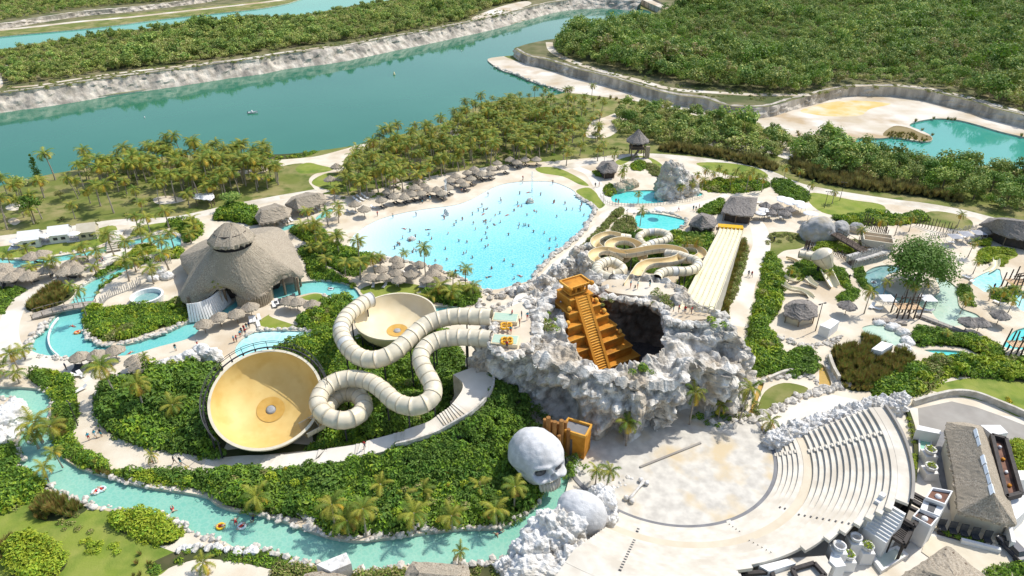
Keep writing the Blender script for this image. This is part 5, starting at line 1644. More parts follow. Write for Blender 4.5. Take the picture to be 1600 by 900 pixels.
# ------------------------------------------------------------------ skulls
def skull(label, c, R0, face_az, tilt, with_face=True, seed=3):
    """dome cranium, brow, eye hollows, nose hollow, cheek bones and an upper row of teeth"""
    t = thing('skull_rock', label, 'skull sculpture', c)
    v, f = ICO[6]
    q = v.copy()
    # own frame: +x is the face direction, +z up
    S = np.array([1.22, .95, 1.0])
    x, y, z = v[:, 0], v[:, 1], v[:, 2]
    rad = np.ones(len(v))
    lowf = np.clip(-(z + .05) / .9, 0, 1)
    fr = np.clip((x - .15) / .8, 0, 1)
    rad += .20 * fr * lowf                                           # upper jaw comes forward and down
    rad -= .34 * lowf * np.clip((.35 - x) / 1.2, 0, 1)               # the back of the skull tucks in
    rad -= .12 * np.clip(np.abs(y) - .55, 0, 1) * lowf * 2
    if with_face:
        def dent(ctr, w, dep):
            d = np.linalg.norm((v - np.array(ctr) / np.linalg.norm(ctr)) / np.array(w), axis=1)
            return dep * np.exp(-d ** 4)
        for sy in (-1, 1):
            rad -= dent((.86, sy * .36, -.20), (.34, .24, .15), .46)
            rad += dent((.92, sy * .35, .02), (.25, .30, .09), .07)
            rad += dent((.80, sy * .50, -.42), (.25, .20, .12), .10)
            rad -= dent((.25, sy * .93, -.22), (.22, .3, .10), .12)
        rad -= dent((.93, 0, -.40), (.2, .10, .12), .20)
        rad -= dent((.72, 0, -.78), (.5, .40, .16), .16)
    rad += fbm(v * 2.5 + seed, 3, seed) * .022 + (0.5 - worley(v * 5 + seed, seed)) * .012
    q = v * rad[:, None] * S * R0
    cz, sz = math.cos(face_az), math.sin(face_az)
    ct, st = math.cos(tilt), math.sin(tilt)

    def place(a):
        a = np.asarray(a, float)
        a = np.stack([a[:, 0] * ct + a[:, 2] * st, a[:, 1], -a[:, 0] * st + a[:, 2] * ct], 1)
        return np.stack([a[:, 0] * cz - a[:, 1] * sz, a[:, 0] * sz + a[:, 1] * cz, a[:, 2]], 1) + np.array(c)
    b = MB()
    b.add([tuple(p) for p in place(q)], f)
    cr = b.build('cranium', M_SKULL, t, True)
    if with_face:
        for sy in (-1, 1):
            lv, lf_ = ICO[3]
            e = np.array([math.cos(.40) * .98, sy * .335, -.215])
            pts = (lv * np.array([.10, .21, .115]) + e * np.array([1.0, .95, 1.0])) * R0
            w = MB()
            w.add([tuple(s_) for s_ in place(pts)], lf_)
            w.build('eye_hollow_shade', M_HOLLOW, cr, True)  # dark lens that paints the deep shade of the eye socket
        n = 9
        for k in range(n):
            a = (k - (n - 1) / 2) * .155
            p = np.array([[math.cos(a) * R0 * .98, math.sin(a) * R0 * .62, -R0 * .86 + .05 * R0 * abs(a)]])
            w = MB()
            lv, lf_ = ICO[2]
            pts = lv * np.array([.085, .075, .19]) * R0 + p
            w.add([tuple(s) for s in place(pts)], lf_)
            w.build('tooth', M_TOOTH, cr, True)
    return t


skull('big pale skull with eye hollows and teeth beside the lazy river', P(837, 711, 4.4), 4.3, R(-62), R(-20), True)
skull('second pale skull seen from behind, merging into white rocks', P(909, 800, 3.7), 3.05, R(-15), R(20), False, 6)
rocks('white_rock_outcrop', 'white lumpy rock face joined to the front of the second skull', [(942, 806, 2.2, 2.0, 2.2, 3.0, 91, 5, .36, .42), (946, 822, .8, 2.0, 1.8, 2.0, 92, 5, .36, .42), (935, 795, 2.0, 1.6, 1.6, 2.6, 93, 5, .36, .42)], M_WROCK)

for (x, y, z, n_, kd) in [(855, 498, 12.8, 9, 'mid'), (862, 512, 12.6, 8, 'bright'), (850, 484, 12.8, 6, 'olive'), (1006, 580, 11.4, 6, 'bright'), (1030, 460, 13.4, 6, 'olive'), (940, 470, 13.0, 4, 'olive'), (1120, 502, 13.4, 3, 'bright'), (1040, 476, 13.0, 6, 'olive'), (905, 440, 13.5, 4, 'mid'),
                          (1150, 600, 1.5, 8, 'mid'), (1120, 650, .5, 8, 'bright'), (1165, 640, .4, 8, 'olive'), (1100, 655, .3, 6, 'mid'), (895, 722, .8, 8, 'dark'), (888, 738, .6, 6, 'dark')]:
    rs_ = np.random.RandomState(int(x + y))
    c = P(x, y, z)
    scatter('rock_plants', kd, [(c.x + rs_.normal(0, .9), c.y + rs_.normal(0, .9), z + rs_.uniform(-.2, .4)) for _ in range(n_)], rs_.uniform(.5, 1.0, n_))
# ------------------------------------------------------------------ slides
M_TUBE = mat('slide_cream', (0.68, 0.60, 0.435), (0.73, 0.66, 0.50), 0.9, 0.38, coat=0.15, c3=(0.58, 0.52, 0.40), scale3=0.5, rand=0.05)
M_TUBE2 = mat('slide_grey', (0.55, 0.545, 0.50), (0.61, 0.60, 0.56), 0.9, 0.38, coat=0.15, rand=0.05)
M_LIP = mat('slide_seam', (0.46, 0.385, 0.26), (0.54, 0.47, 0.34), 3.0, 0.6)
M_TAN = mat('slide_tan', (0.68, 0.53, 0.28), (0.73, 0.59, 0.34), 0.6, 0.4, coat=0.1)
M_BOWLY = mat('bowl_yellow', (0.66, 0.46, 0.16), (0.71, 0.52, 0.20), 0.4, 0.5, coat=0.0, c3=(0.62, 0.42, 0.13), scale3=0.3)
M_BOWLC = mat('bowl_cream', (0.70, 0.59, 0.38), (0.74, 0.64, 0.44), 0.4, 0.5, coat=0.0)
M_AMBER = mat('bowl_amber', (0.52, 0.30, 0.06), (0.58, 0.36, 0.09), 0.8, 0.5)
M_RACE = mat('racer_cream', (0.77, 0.70, 0.44), (0.80, 0.74, 0.50), 0.4, 0.5, coat=0.0)
M_STEEL = mat('dark_steel', (0.035, 0.036, 0.04), (0.055, 0.055, 0.06), 2, 0.5)
M_YEL = mat('yellow_paint', (0.75, 0.46, 0.02), (0.70, 0.40, 0.02), 2, 0.4)
M_GREYSTEEL = mat('grey_steel', (0.30, 0.31, 0.32), (0.36, 0.37, 0.38), 2, 0.45)


def frames(path):
    out = []
    sd = None
    for i, p in enumerate(path):
        d = (path[min(i + 1, len(path) - 1)] - path[max(i - 1, 0)]).normalized()
        s = d.cross(Vector((0, 0, 1)))
        s = s.normalized() if s.length > 1e-4 else (sd or Vector((1, 0, 0)))
        sd = s
        out.append((p, d, s, s.cross(d).normalized()))
    return out


def flume(label, pts, r, step, name='tube_slide', closed=True, n=14, group=None, posts=True, cat='water slide', arc=200, root=None, post_gap=4, mats=None):
    """pts: (px x, px y, z). A run of moulded sections, each its own part, on steel posts."""
    if name == 'body_slide': r *= 1.2
    w = [P(*p) for p in pts]
    path = resample(catmull(w, False, 10), step / 3)
    fr = frames(path)
    t = root or thing(name, label, cat, (w[0].x, w[0].y, 0), 0, group)
    rr = random.Random(len(pts) * 3 + int(pts[0][0]))
    k = 0
    for i in range(0, len(path) - 3, 3):
        sec = fr[i:i + 4]
        b = MB()
        if closed:
            angs = [2 * math.pi * a / n for a in range(n)]
            prof = [(0, r), (1, r), (2, r), (2.8, r), (2.8, r * 1.055), (3, r * 1.055), (3, r * .97)]
            vs, fs = [], []
            for u, rad in prof:
                i0 = min(int(u), 2)
                tt = u - i0
                p = sec[i0][0].lerp(sec[i0 + 1][0], tt)
                s = sec[i0][2].lerp(sec[i0 + 1][2], tt)
                up = sec[i0][3].lerp(sec[i0 + 1][3], tt)
                vs += [p + (s * math.cos(a) + up * math.sin(a)) * rad for a in angs]
            for q in range(len(prof) - 1):
                for a in range(n):
                    a2 = (a + 1) % n
                    fs.append((q * n + a, (q + 1) * n + a, (q + 1) * n + a2, q * n + a2))
            b.add(vs, fs, 0)
            b.m = [1 if (j // n) >= 3 else 0 for j in range(len(fs))]
            o = b.build('tube_section', [(M_TUBE2 if rr.random() < .07 else M_TUBE), M_LIP], t, True)
        else:
            a0 = R(-90 - arc / 2)
            m2 = 9
            angs = [a0 + R(arc) * a / m2 for a in range(m2 + 1)]
            for (rad, mm, flip) in ((r, 0, True), (r * 1.1, 1, False)):
                rows = [[p + (s * math.cos(a) + up * math.sin(a)) * rad for a in angs] for p, d, s, up in sec]
                b.grid(rows, mm, flip)
            for e in (0, -1):
                a = angs[e]
                row = []
                for p, d, s, up in sec:
                    v = s * math.cos(a) + up * math.sin(a)
                    row.append((p + v * r, p + v * r * 1.1))
                for q in range(3):
                    b.add([row[q][0], row[q][1], row[q + 1][1], row[q + 1][0]], [(0, 1, 2, 3) if e == 0 else (3, 2, 1, 0)], 1)
            p, d, s, up = sec[3]
            p2 = sec[2][0].lerp(p, .8)
            rows = [[pp + (s * math.cos(a) + up * math.sin(a)) * r * 1.13 for a in angs] for pp in (p2, p)]
            b.grid(rows, 2)
            b.build('flume_section', mats or [M_TAN, M_TUBE, M_LIP], t, True)
        if posts and k % post_gap == 2 and sec[1][0].z > r + .8:
            p = sec[1][0]
            MB().cyl((p.x, p.y, -.1), (p.x, p.y, p.z - r * .98), .16, .14, 6).build('support_post', M_STEEL, t)
        k += 1
    return t


# two wide raft tubes from the mountain platform
flume('upper cream raft tube curling from the mountain into the smaller bowl', [(768, 496, 14.0), (745, 495, 13.8), (718, 494, 13.5), (695, 497, 13.1), (672, 504, 12.6), (652, 518, 12.0), (634, 535, 11.4), (612, 553, 10.8), (585, 562, 10.2), (560, 557, 9.7),
                                                                                         (542, 540, 9.2), (533, 518, 8.7), (540, 497, 8.2), (555, 483, 7.7), (572, 471, 7.3), (588, 466, 7.0)], 1.55, 2.0, 'raft_tube_slide', post_gap=3)
flume('lower cream raft tube winding down and spiralling into the large yellow bowl', [(768, 530, 13.0), (745, 528, 12.8), (715, 527, 12.5), (685, 531, 12.1), (665, 543, 11.6), (657, 560, 11.1), (664, 580, 10.6), (675, 600, 10.1), (676, 618, 9.6), (662, 631, 9.2),
                                                                                              (640, 635, 8.8), (617, 627, 8.4), (598, 610, 8.0), (578, 597, 7.6), (552, 591, 7.2), (525, 596, 6.8), (504, 611, 6.4), (497, 632, 6.0), (510, 650, 5.6), (535, 657, 5.2), (558, 650, 4.8), (569, 635, 4.3), (560, 619, 3.9),
                                                                                              (541, 615, 3.5), (523, 623, 3.2), (510, 640, 2.9), (497, 657, 2.8), (484, 668, 2.8)], 1.5, 2.0, 'raft_tube_slide', post_gap=3)


def bowl(label, c, R0, depth, tilt_axis, tilt, inner, rimw, outer=True, hub=True, flange=True, name='bowl_slide', lip=.35):
    t = thing(name, label, 'water slide', c)
    M = Matrix.Rotation(tilt, 3, tilt_axis)
    prof = [(R0 * .10, -depth * .98), (R0 * .30, -depth * .93), (R0 * .55, -depth * .84), (R0 * .75, -depth * .70), (R0 * .88, -depth * .48), (R0 * .96, -depth * .22), (R0, 0)]
    MB().lathe(prof, c, 64, 0, M).build('bowl_floor', inner, t, True)
    MB().lathe([(R0, 0), (R0, .12), (R0 + rimw, .12), (R0 + rimw, -.25)], c, 64, 0, M).build('rim', M_TUBE, t)
    out = [(R0 + rimw * .7, -.2), (R0 * 1.0, -depth * .3), (R0 * .92, -depth * .6), (R0 * .80, -depth * .85), (R0 * .5, -depth * 1.05), (R0 * .1, -depth * 1.1)]
    MB().lathe(list(reversed(out)), c, 64, 0, M).build('outer_shell', M_BOWLC, t, True)
    if hub:
        MB().lathe([(R0 * .27, -depth * .918), (R0 * .10, -depth * .95)], c, 32, 0, M).build('drain_ring', M_AMBER, t, True)
        MB().lathe([(R0 * .001, -depth * .90), (R0 * .05, -depth * .90), (R0 * .085, -depth * .92), (R0 * .10, -depth * 1.02)], c, 24, 0, M).build('drain_hub', M_GREYSTEEL, t, True)
    return t, M


T1, M1 = bowl('large yellow bowl slide with a grey drain at its centre', P(416, 622, 6.8), 8.75, 5.0, Vector((1, .30, 0)).normalized(), R(27), M_BOWLY, .45)
# gallery round the back rim of the large bowl: rails and brackets
c1 = P(416, 622, 6.8)
for rad, zz in ((10.1, .9), (10.1, 1.5)):
    pts = [Vector(c1) + M1 @ Vector((rad * math.cos(R(a)), rad * math.sin(R(a)), zz)) for a in range(15, 236, 6)]
    MB().tube(pts, .055, 5).build('guard_rail', M_STEEL, T1)
pts = [Vector(c1) + M1 @ Vector((10.0 * math.cos(R(a)), 10.0 * math.sin(R(a)), -.5)) for a in range(15, 236, 6)]
MB().tube(pts, .15, 6).build('service_pipe', M_STEEL, T1)
for a in range(18, 236, 12):
    p = Vector(c1) + M1 @ Vector((10.05 * math.cos(R(a)), 10.05 * math.sin(R(a)), 1.5))
    q = Vector(c1) + M1 @ Vector((9.9 * math.cos(R(a)), 9.9 * math.sin(R(a)), -.6))
    MB().beam(p, q, .08).build('rail_post', M_STEEL, T1)
    MB().beam(q, (q.x, q.y, -.1), .22).build('support_post', M_STEEL, T1)
# the cream apron on the sunny side and the entry chute
flume('', [(500, 656, 3.4), (487, 663, 3.4), (474, 670, 3.3), (464, 675, 3.2)], 1.55, 1.6, closed=False, arc=190, posts=False, root=T1, mats=[M_TAN, M_TUBE, M_LIP])
T2, M2 = bowl('smaller cream bowl slide behind the raft tubes', P(618, 493, 5.6), 8.0, 4.0, Vector((1, 0, 0)), R(3), M_BOWLC, .3, hub=True)
for a in range(0, 360, 30):
    p = P(618, 493, 5.6) + Vector((7.4 * math.cos(R(a)), 7.4 * math.sin(R(a)), -2.5))
    MB().beam(p, (p.x, p.y, -.1), .25).build('support_post', M_STEEL, T2)

# twisting body slides going down the far side of the mountain
F = 'twisting body slides'
flume('open tan body slide with a wide loop, starting nearest the orange shrine', [(984, 446, 13.6), (991, 435, 13.2), (997, 425, 12.6), (1004, 416, 12.0), (1018, 410, 11.4), (1044, 408, 10.6), (1062, 403, 9.9), (1067, 396, 9.3), (1058, 390, 8.8), (1038, 387, 8.4), (1016, 389, 8.0), (994, 393, 7.6),
       (975, 395, 7.2), (958, 391, 6.8), (952, 384, 6.4), (960, 377, 6.0), (977, 375, 5.7), (993, 380, 5.3), (1001, 389, 4.9), (1004, 400, 4.4), (1003, 410, 3.9)], .95, 1.9, 'body_slide', False, group=F, arc=215)
flume('white tube body slide bending right above the bright shrubs', [(1026, 436, 13.4), (1031, 428, 13.0), (1042, 424.5, 12.5), (1056, 424, 12.0), (1072, 424, 11.5), (1085, 420, 11.0), (1091, 413, 10.5), (1087, 407, 10.0), (1076, 404, 9.5), (1062, 399, 9.0), (1046, 397, 8.4), (1030, 396, 7.8)], .85, 1.7, 'body_slide', True, 10, group=F)
flume('open tan body slide making the rightmost loop', [(1060, 402, 6.4), (1074, 405, 6.0), (1088, 403, 5.6), (1097, 397, 5.2), (1094, 390, 4.8), (1082, 386, 4.4), (1068, 386, 4.0), (1058, 388, 3.6)], .85, 1.7, 'body_slide', False, group=F)
flume('white tube body slide making the loop nearest the plunge pool', [(1000, 392, 6.0), (1008, 386, 5.6), (1021, 380, 5.2), (1036, 377, 4.8), (1045, 371, 4.4), (1039, 365, 4.0), (1023, 362.5, 3.7), (1008, 364.5, 3.4), (998.5, 370, 3.1), (1000, 377, 2.8), (1008, 384, 2.5), (1022, 387, 2.2), (1040, 383, 1.9)], .85, 1.7, 'body_slide', True, 10, group=F)
flume('white tube body slide making the loop just above the orange shrine roof', [(956, 436, 13.0), (945, 433, 12.6), (935, 427, 12.1), (933, 419, 11.6), (940, 412, 11.1), (954, 409, 10.6), (967, 415, 10.1), (973, 423, 9.6), (963, 429, 9.1), (948, 431, 8.6), (938, 426, 8.1)], .95, 1.7, 'body_slide', True, 10, group=F)
flume('open tan body slide making the leftmost loop', [(938, 410, 9.0), (929, 404, 8.6), (927, 397, 8.2), (936, 391, 7.8), (951, 390, 7.4), (965, 394, 7.0), (976, 400, 6.6), (985, 408, 6.2)], .95, 1.7, 'body_slide', False, group=F)
flume('open tan body slide curving at the upper left', [(968, 368, 6.0), (956, 365, 6.2), (943, 367, 6.4), (932, 373, 6.0), (930, 380, 5.6), (937, 387, 5.2), (948, 391, 4.8), (960, 396, 4.4)], .9, 1.7, 'body_slide', False, group=F)
flume('white body slide nested inside the upper left curve', [(985, 372, 3.4), (972, 370, 3.8), (957, 371, 4.2), (944, 374, 4.4), (941, 380, 4.2), (951, 385, 3.9)], .75, 1.6, 'body_slide', True, 10, group=F)

# racing slide of six lanes
T = thing('racing_slide', 'long straight cream racing slide with parallel lanes', 'water slide', P(1100, 440))
a0, a1 = P(1062, 481, 13.6), P(1116, 486, 13.6)
b0, b1 = P(1125, 356, .7), P(1162, 359, .7)
NL = 6
hump = [(0, 0), (.05, .02), (.10, .10), (.3, .30), (.36, .345), (.42, .42), (.62, .64), (.68, .69), (.74, .76), (.92, .96), (1, 1)]
for k in range(NL):
    b = MB()
    rows = []
    for u, zt in hump:
        p, q = a0.lerp(b0, u), a1.lerp(b1, u)
        z = 13.6 + (.7 - 13.6) * zt
        row = []
        for j in range(9):
            s = (k + j / 8) / NL
            v = p.lerp(q, s)
            prof = .34 * (abs(2 * (j / 8) - 1) ** 4)
            row.append((v.x, v.y, z - .2 + prof))
        rows.append(row)
    b.grid(rows)
    b.build('lane', M_RACE, T, True)
for k in range(NL + 1):
    pts = []
    for u, zt in hump:
        v = a0.lerp(b0, u).lerp(a1.lerp(b1, u), k / NL)
        pts.append(Vector((v.x, v.y, 13.6 + (.7 - 13.6) * zt + .16)))
    MB().tube(pts, .11, 6).build('lane_divider' if 0 < k < NL else 'side_wall', M_TUBE, T, True)
for k in range(NL):
    v = a0.lerp(a1, (k + .5) / NL)
    d = (a0 - b0).normalized()
    d.z = 0
    pts = [v + d * 1.0 + Vector((math.cos(a) * .62, 0, .5 + math.sin(a) * 1.0)) for a in [R(x) for x in range(-10, 191, 20)]]
    MB().tube(pts, .09, 6).build('start_hoop', M_TUBE, T)
b = MB()
for u in (.12, .3, .5, .7, .88):
    for s in (.05, .95):
        v = a0.lerp(b0, u).lerp(a1.lerp(b1, u), s)
        z = 13.6 - 12.9 * np.interp(u, [h[0] for h in hump], [h[1] for h in hump]) - .4
        MB().beam((v.x, v.y, -.1), (v.x, v.y, z), .3).build('support_post', M_STEEL, T)
# solid flank under the slide
side = MB()
rows = []
for u, zt in hump:
    v = a0.lerp(b0, u).lerp(a1.lerp(b1, u), -.01)
    rows.append([(v.x, v.y, 13.6 - 12.9 * zt - .3), (v.x, v.y, -.1)])
side.grid(rows)
rows = []
for u, zt in hump:
    v = a0.lerp(b0, u).lerp(a1.lerp(b1, u), 1.01)
    rows.append([(v.x, v.y, 13.6 - 12.9 * zt - .3), (v.x, v.y, -.1)])
side.grid(rows, flip=True)
side.build('flank', M_BANK, T)
d = (b1 - b0).normalized()
tt = MB()
tt.box(((b0.x + b1.x) / 2, (b0.y + b1.y) / 2 + 1.2, .75), ((b1 - b0).length + .4, 2.0, .5), math.atan2(d.y, d.x))
tt.build('run_out_edge', M_YEL, T)

# platforms on the mountain
def deck(name, label, px, z, th, m, cat='platform'):
    poly = catmull(pl(px, z), True, 3)
    o = MB().prism([(p.x, p.y) for p in poly], z - th, z).build(name, m)
    return tag(o, label, cat)


deck('launch_platform', 'pale paved launch platform where the raft tubes start on the mountain', [(778, 492), (800, 478), (822, 472), (832, 490), (836, 512), (826, 536), (800, 552), (780, 546), (772, 520)], 13.0, 1.6, M_SAND)
deck('launch_platform', 'narrow paved approach above the raft launch', [(800, 480), (806, 462), (822, 458), (828, 474), (815, 482)], 12.95, 1.4, M_PALE)
deck('launch_platform', 'paved launch platform of the body slides above the crater', [(940, 442), (960, 436), (1000, 440), (1045, 444), (1062, 452), (1050, 460), (1000, 462), (950, 455)], 13.3, 1.2, M_SAND)
deck('launch_platform', 'paved launch platform of the racing slide', [(1050, 482), (1064, 478), (1118, 486), (1122, 496), (1096, 499), (1060, 501), (1044, 498)], 13.4, 1.2, M_SAND)
for (x, y, k) in [(783, 500, 0), (782, 535, 1)]:
    c = P(x, y, 13.1)
    t = thing('launch_pool', ['upper cream launch trough at the mouth of the raft tube', 'lower cream launch trough at the mouth of the raft tube'][k], 'slide launch', c)
    MB().box((c.x + .8, c.y, c.z + .3), (4.6, 2.9, .7), R(-8)).build('trough', M_BOWLC, t)
    MB().box((c.x + .8, c.y, c.z + .68), (4.2, 2.4, .06), R(-8)).build('water_surface', W_SAGE, t)
M_RUBY = mat('orange_float', (0.80, 0.40, 0.01), (0.75, 0.36, 0.01), 2, 0.35, coat=.3)
for (x, y, lb) in [(791, 510, 'orange cloverleaf raft on the upper launch trough'), (792, 533, 'orange cloverleaf raft with blue centre on the lower launch trough')]:
    c = P(x, y, 13.95)
    t = thing('cloverleaf_raft', lb, 'raft', c)
    for k in range(4):
        a = R(45 + 90 * k)
        q = c + Vector((math.cos(a) * .62, math.sin(a) * .62, .1))
        pts = [q + Vector((math.cos(g) * .5, math.sin(g) * .5, 0)) for g in [R(x_) for x_ in range(0, 361, 30)]]
        MB().tube(pts, .2, 6, caps=False).build('float_ring', M_RUBY, t, True)
    MB().lathe([(.01, .06), (.5, .02)], tuple(c), 10).build('raft_floor', mat('pool_blue_vinyl', (.04, .40, .55), (.05, .45, .6), 1, .5), t)

# small slides of the children's pool
M_PASTEL = mat('slide_pale_yellow', (0.70, 0.64, 0.42), (0.74, 0.68, 0.48), 0.6, 0.4, coat=0.2)
flume('wide pale children\'s slide below the shell shaped cone', [(1292, 420, 2.8), (1298, 432, 2.0), (1305, 444, 1.1), (1312, 452, .4)], 1.3, 1.7, 'childrens_slide', False, posts=False, arc=170, mats=[M_PASTEL, M_TUBE, M_LIP], group='children\'s slides')
flume('pale children\'s slide with a yellow end', [(1262, 432, 1.9), (1270, 440, 1.2), (1280, 446, .6), (1284, 449, .3)], .9, 1.6, 'childrens_slide', False, posts=False, arc=170, mats=[M_PASTEL, M_TUBE, M_LIP], group='children\'s slides')
flume('curved pale yellow children\'s slide above the thatched kiosk', [(1224, 442, 2.2), (1236, 449, 1.7), (1252, 452, 1.2), (1264, 458, .8), (1270, 466, .4)], .75, 1.5, 'childrens_slide', False, posts=False, arc=180, mats=[M_PASTEL, M_TUBE, M_LIP], group='children\'s slides')
flume('thin mint children\'s slide at the left end of the children\'s pool', [(1226, 430, 1.8), (1234, 435, 1.3), (1244, 437, .9), (1250, 434, .5)], .55, 1.3, 'childrens_slide', False, posts=False, arc=180, mats=[M_PASTEL, M_TUBE, M_LIP], group='children\'s slides')
flume('small tan children\'s slide on the upper sand of the children\'s area', [(1230, 402, 1.2), (1238, 404, .9), (1245, 408, .5), (1247, 414, .3)], .6, 1.3, 'childrens_slide', False, posts=False, arc=180, group='children\'s slides')
flume('white tube feeding the shell shaped cone', [(1248, 397, 3.2), (1258, 399, 3.1), (1268, 402, 3.0), (1276, 405, 3.0)], .95, 1.6, 'childrens_slide', True, 10, posts=True, group='children\'s slides')
flume('pale slide running from the bush into the right pond', [(1557, 403, 1.6), (1557, 412, 1.1), (1550, 419, .6), (1540, 425, .3)], .7, 1.4, 'childrens_slide', False, posts=False, arc=180, mats=[M_PASTEL, M_TUBE, M_LIP], group='children\'s slides')
# shell cone
c = P(1285, 412, 1.0)
t = thing('shell_cone', 'white ribbed cone slide shaped like a shell', 'water slide', P(1285, 412, 0))
ax0, ax1 = P(1284, 398, 5.2), P(1294, 418, 2.2)
dirv = (ax1 - ax0).normalized()
Mq = dirv.to_track_quat('Z', 'Y').to_matrix()
L = (ax1 - ax0).length
for k in range(8):
    MB().lathe([(2.6, 0), (2.35, L * .35), (1.7, L * .7), (1.25, L)], tuple(ax0), 3, 0, Mq, 2 * math.pi * k / 8 + .02, 2 * math.pi * (k + 1) / 8 - .02).build('shell_panel', M_TUBE, t, True)
MB().lathe([(2.62, -.1), (2.62, .12), (2.3, .12)], tuple(ax0), 24, 0, Mq).build('shell_rim', M_LIP, t)
MB().lathe([(.01, -1.5), (1.2, -1.25), (2.1, -.7), (2.6, .02)], tuple(ax0), 24, 0, Mq).build('shell_cap', M_TUBE, t, True)
MB().beam(ax0, (ax0.x, ax0.y, 0), .5).build('support_post', M_STEEL, t)
# ------------------------------------------------------------------ golden pyramid
M_GOLD = mat('ochre_stone', (0.50, 0.195, 0.016), (0.62, 0.275, 0.03), 0.9, 0.8, 0.6, 3.0, detail=9, c3=(0.36, 0.145, 0.02), scale3=0.45, dist=0.05)
M_GOLDTOP = mat('ochre_ledge', (0.62, 0.30, 0.04), (0.70, 0.38, 0.075), 0.8, 0.8, 0.3, 3.0)


def pyramid():
    top = P(910, 466, 15.4)
    yaw = R(31)
    cs, sn = math.cos(yaw), math.sin(yaw)
    # own frame: -y is the stair face
    c = Vector((top.x - 4.6 * .52 * .55, top.y + 3.2, 0))
    t = thing('stepped_pyramid', 'golden ochre stepped pyramid with a steep stair and roofed shrine inside the rock crater', 'pyramid', (c.x, c.y, 0))

    def W(x, y, z): return (c.x + x * cs - y * sn, c.y + x * sn + y * cs, z)

    def bx(x, y, z, sx, sy, sz, name=None, m=M_GOLD, par=t, tp=1.0):
        b = MB()
        p = W(x, y, z)
        b.box(p, (sx, sy, sz), yaw, 0, tp)
        return b.build(name, m, par) if name else b
    n = 7
    for k in range(n):
        z1 = 15.2 - 2.0 * k
        half = 2.45 + 1.08 * k
        front = -2.6 - 1.25 * k
        depth = 2.6 + 2.0 + 1.25 * k
        yc = (front + 2.0) / 2
        bx(0, yc, z1 - 1.0, half * 2, depth, 1.98, 'tier')
        bx(0, yc - .06, z1 - .12, half * 2 + .26, depth + .14, .2, 'tier_ledge', M_GOLDTOP)
        bx(0, yc - .03, z1 - 1.0, half * 2 + .12, depth + .08, .14, 'tier_band')
    # stair: one block per step between two ramped side walls
    ns = 34
    for k in range(ns):
        u = k / (ns - 1)
        z = 15.15 - u * 13.6
        y = -2.5 - u * 8.9
        bx(0, y, z - .2, 2.0, .52, .42, 'stair_step', M_GOLDTOP if k % 1 == 0 else M_GOLD)
    bb = MB()
    bb.beam(W(0, -2.2, 14.4), W(0, -11.2, .9), 2.0, 1.2)
    bb.build('stair_core', M_GOLD, t)
    for s in (-1, 1):
        b = MB()
        b.beam(W(s * 1.3, -2.1, 15.2), W(s * 1.3, -11.4, 1.2), .55, 1.0)
        b.build('stair_side_wall', M_GOLD, t)
    # shrine
    bx0 = bx

    def bx(x, y, z, sx, sy, sz, name=None, m=M_GOLD, par=t, tp=1.0):
        return bx0(x * .74, y * .74 - .6, 15.3 + (z - 15.3) * .54, sx * .74, sy * .74, sz * .54, name, m, par, tp)
    bx(0, .6, 15.6, 5.2, 4.0, .5, 'shrine_floor', M_GOLDTOP)
    bx(-1.55, .9, 17.0, 1.6, 2.8, 2.5, 'shrine_wall')
    bx(1.55, .9, 17.0, 1.6, 2.8, 2.5, 'shrine_wall')
    bx(0, 1.9, 17.0, 1.6, .6, 2.5, 'shrine_wall')
    bx(0, .9, 17.9, 1.5, 2.6, .7, 'shrine_lintel')
    bx(0, 1.4, 16.9, 1.45, .5, 2.2, 'shrine_door', M_HOLLOW)
    for x in (-2.5, -.85, .85, 2.5):
        bx(x, -1.15, 16.9, .42, .42, 2.4, 'shrine_column')
    bx(0, .3, 18.45, 6.6, 4.6, .4, 'shrine_roof')
    for (x, y, sx, sy) in [(0, -1.9, 6.8, .35), (0, 2.5, 6.8, .35), (-3.25, .3, .35, 4.1), (3.25, .3, .35, 4.1)]:
        bx(x, y, 18.85, sx, sy, .75, 'roof_parapet', M_GOLDTOP)
    for k in range(9):
        bx(-2.8 + .7 * k, -2.12, 18.9, .32, .2, .42, 'frieze_stone', M_GOLD)
    for s in (-1, 1):
        for k in range(2):
            p = W(s * 2.45, -2.1, 17.2)
            b = MB()
            lump(b, p, (.5, .5, .5), 5 + k, 2, .2, .8)
            if k == 0: b.build('corner_ornament', M_GOLD, t, True)
    for s in (-1, 1):
        for k in (1, 2, 4):
            z1 = 15.2 - 2.0 * k
            p = W(s * (2.0 + 1.08 * k), -2.5 - 1.25 * k + .8, z1 + .45)
            b = MB()
            lump(b, p, (.45, .6, .5), 8 + k, 2, .3, .7)
            b.build('stone_beast', M_GOLDTOP, t, True)


pyramid()
# golden organ pillars and the little gate house in the front cave
t = thing('stone_pillar_group', 'cluster of tall golden brown stone pillars in the cave mouth beside the skull', 'rock pillars', P(868, 690))
for i, (x, y, h, r_) in enumerate([(850, 704, 5.2, .36), (855, 709, 6.0, .42), (860, 705, 5.0, .36), (865, 712, 5.6, .4), (870, 706, 4.8, .38), (875, 712, 5.8, .42), (881, 706, 5.0, .36), (886, 712, 4.4, .36), (862, 716, 3.6, .36), (872, 718, 4.0, .36)]):
    p = P(x, y)
    h *= 1.3
    MB().cyl((p.x, p.y, -.5), (p.x, p.y, h), r_ * 1.15, r_ * .9, 7).build('pillar', mat('brown_stone', (.24, .11, .03), (.36, .18, .055), .8, .8), t)
p = P(899, 704)
t = thing('gate_house', 'small ochre gate house with a dark slit doorway and grey flat roof', 'hut', p, R(-25))
b = MB()
b.box((0, 0, 2.2), (4.0, 3.0, 5.0))
b.build('wall', M_GOLD).parent = t
b = MB()
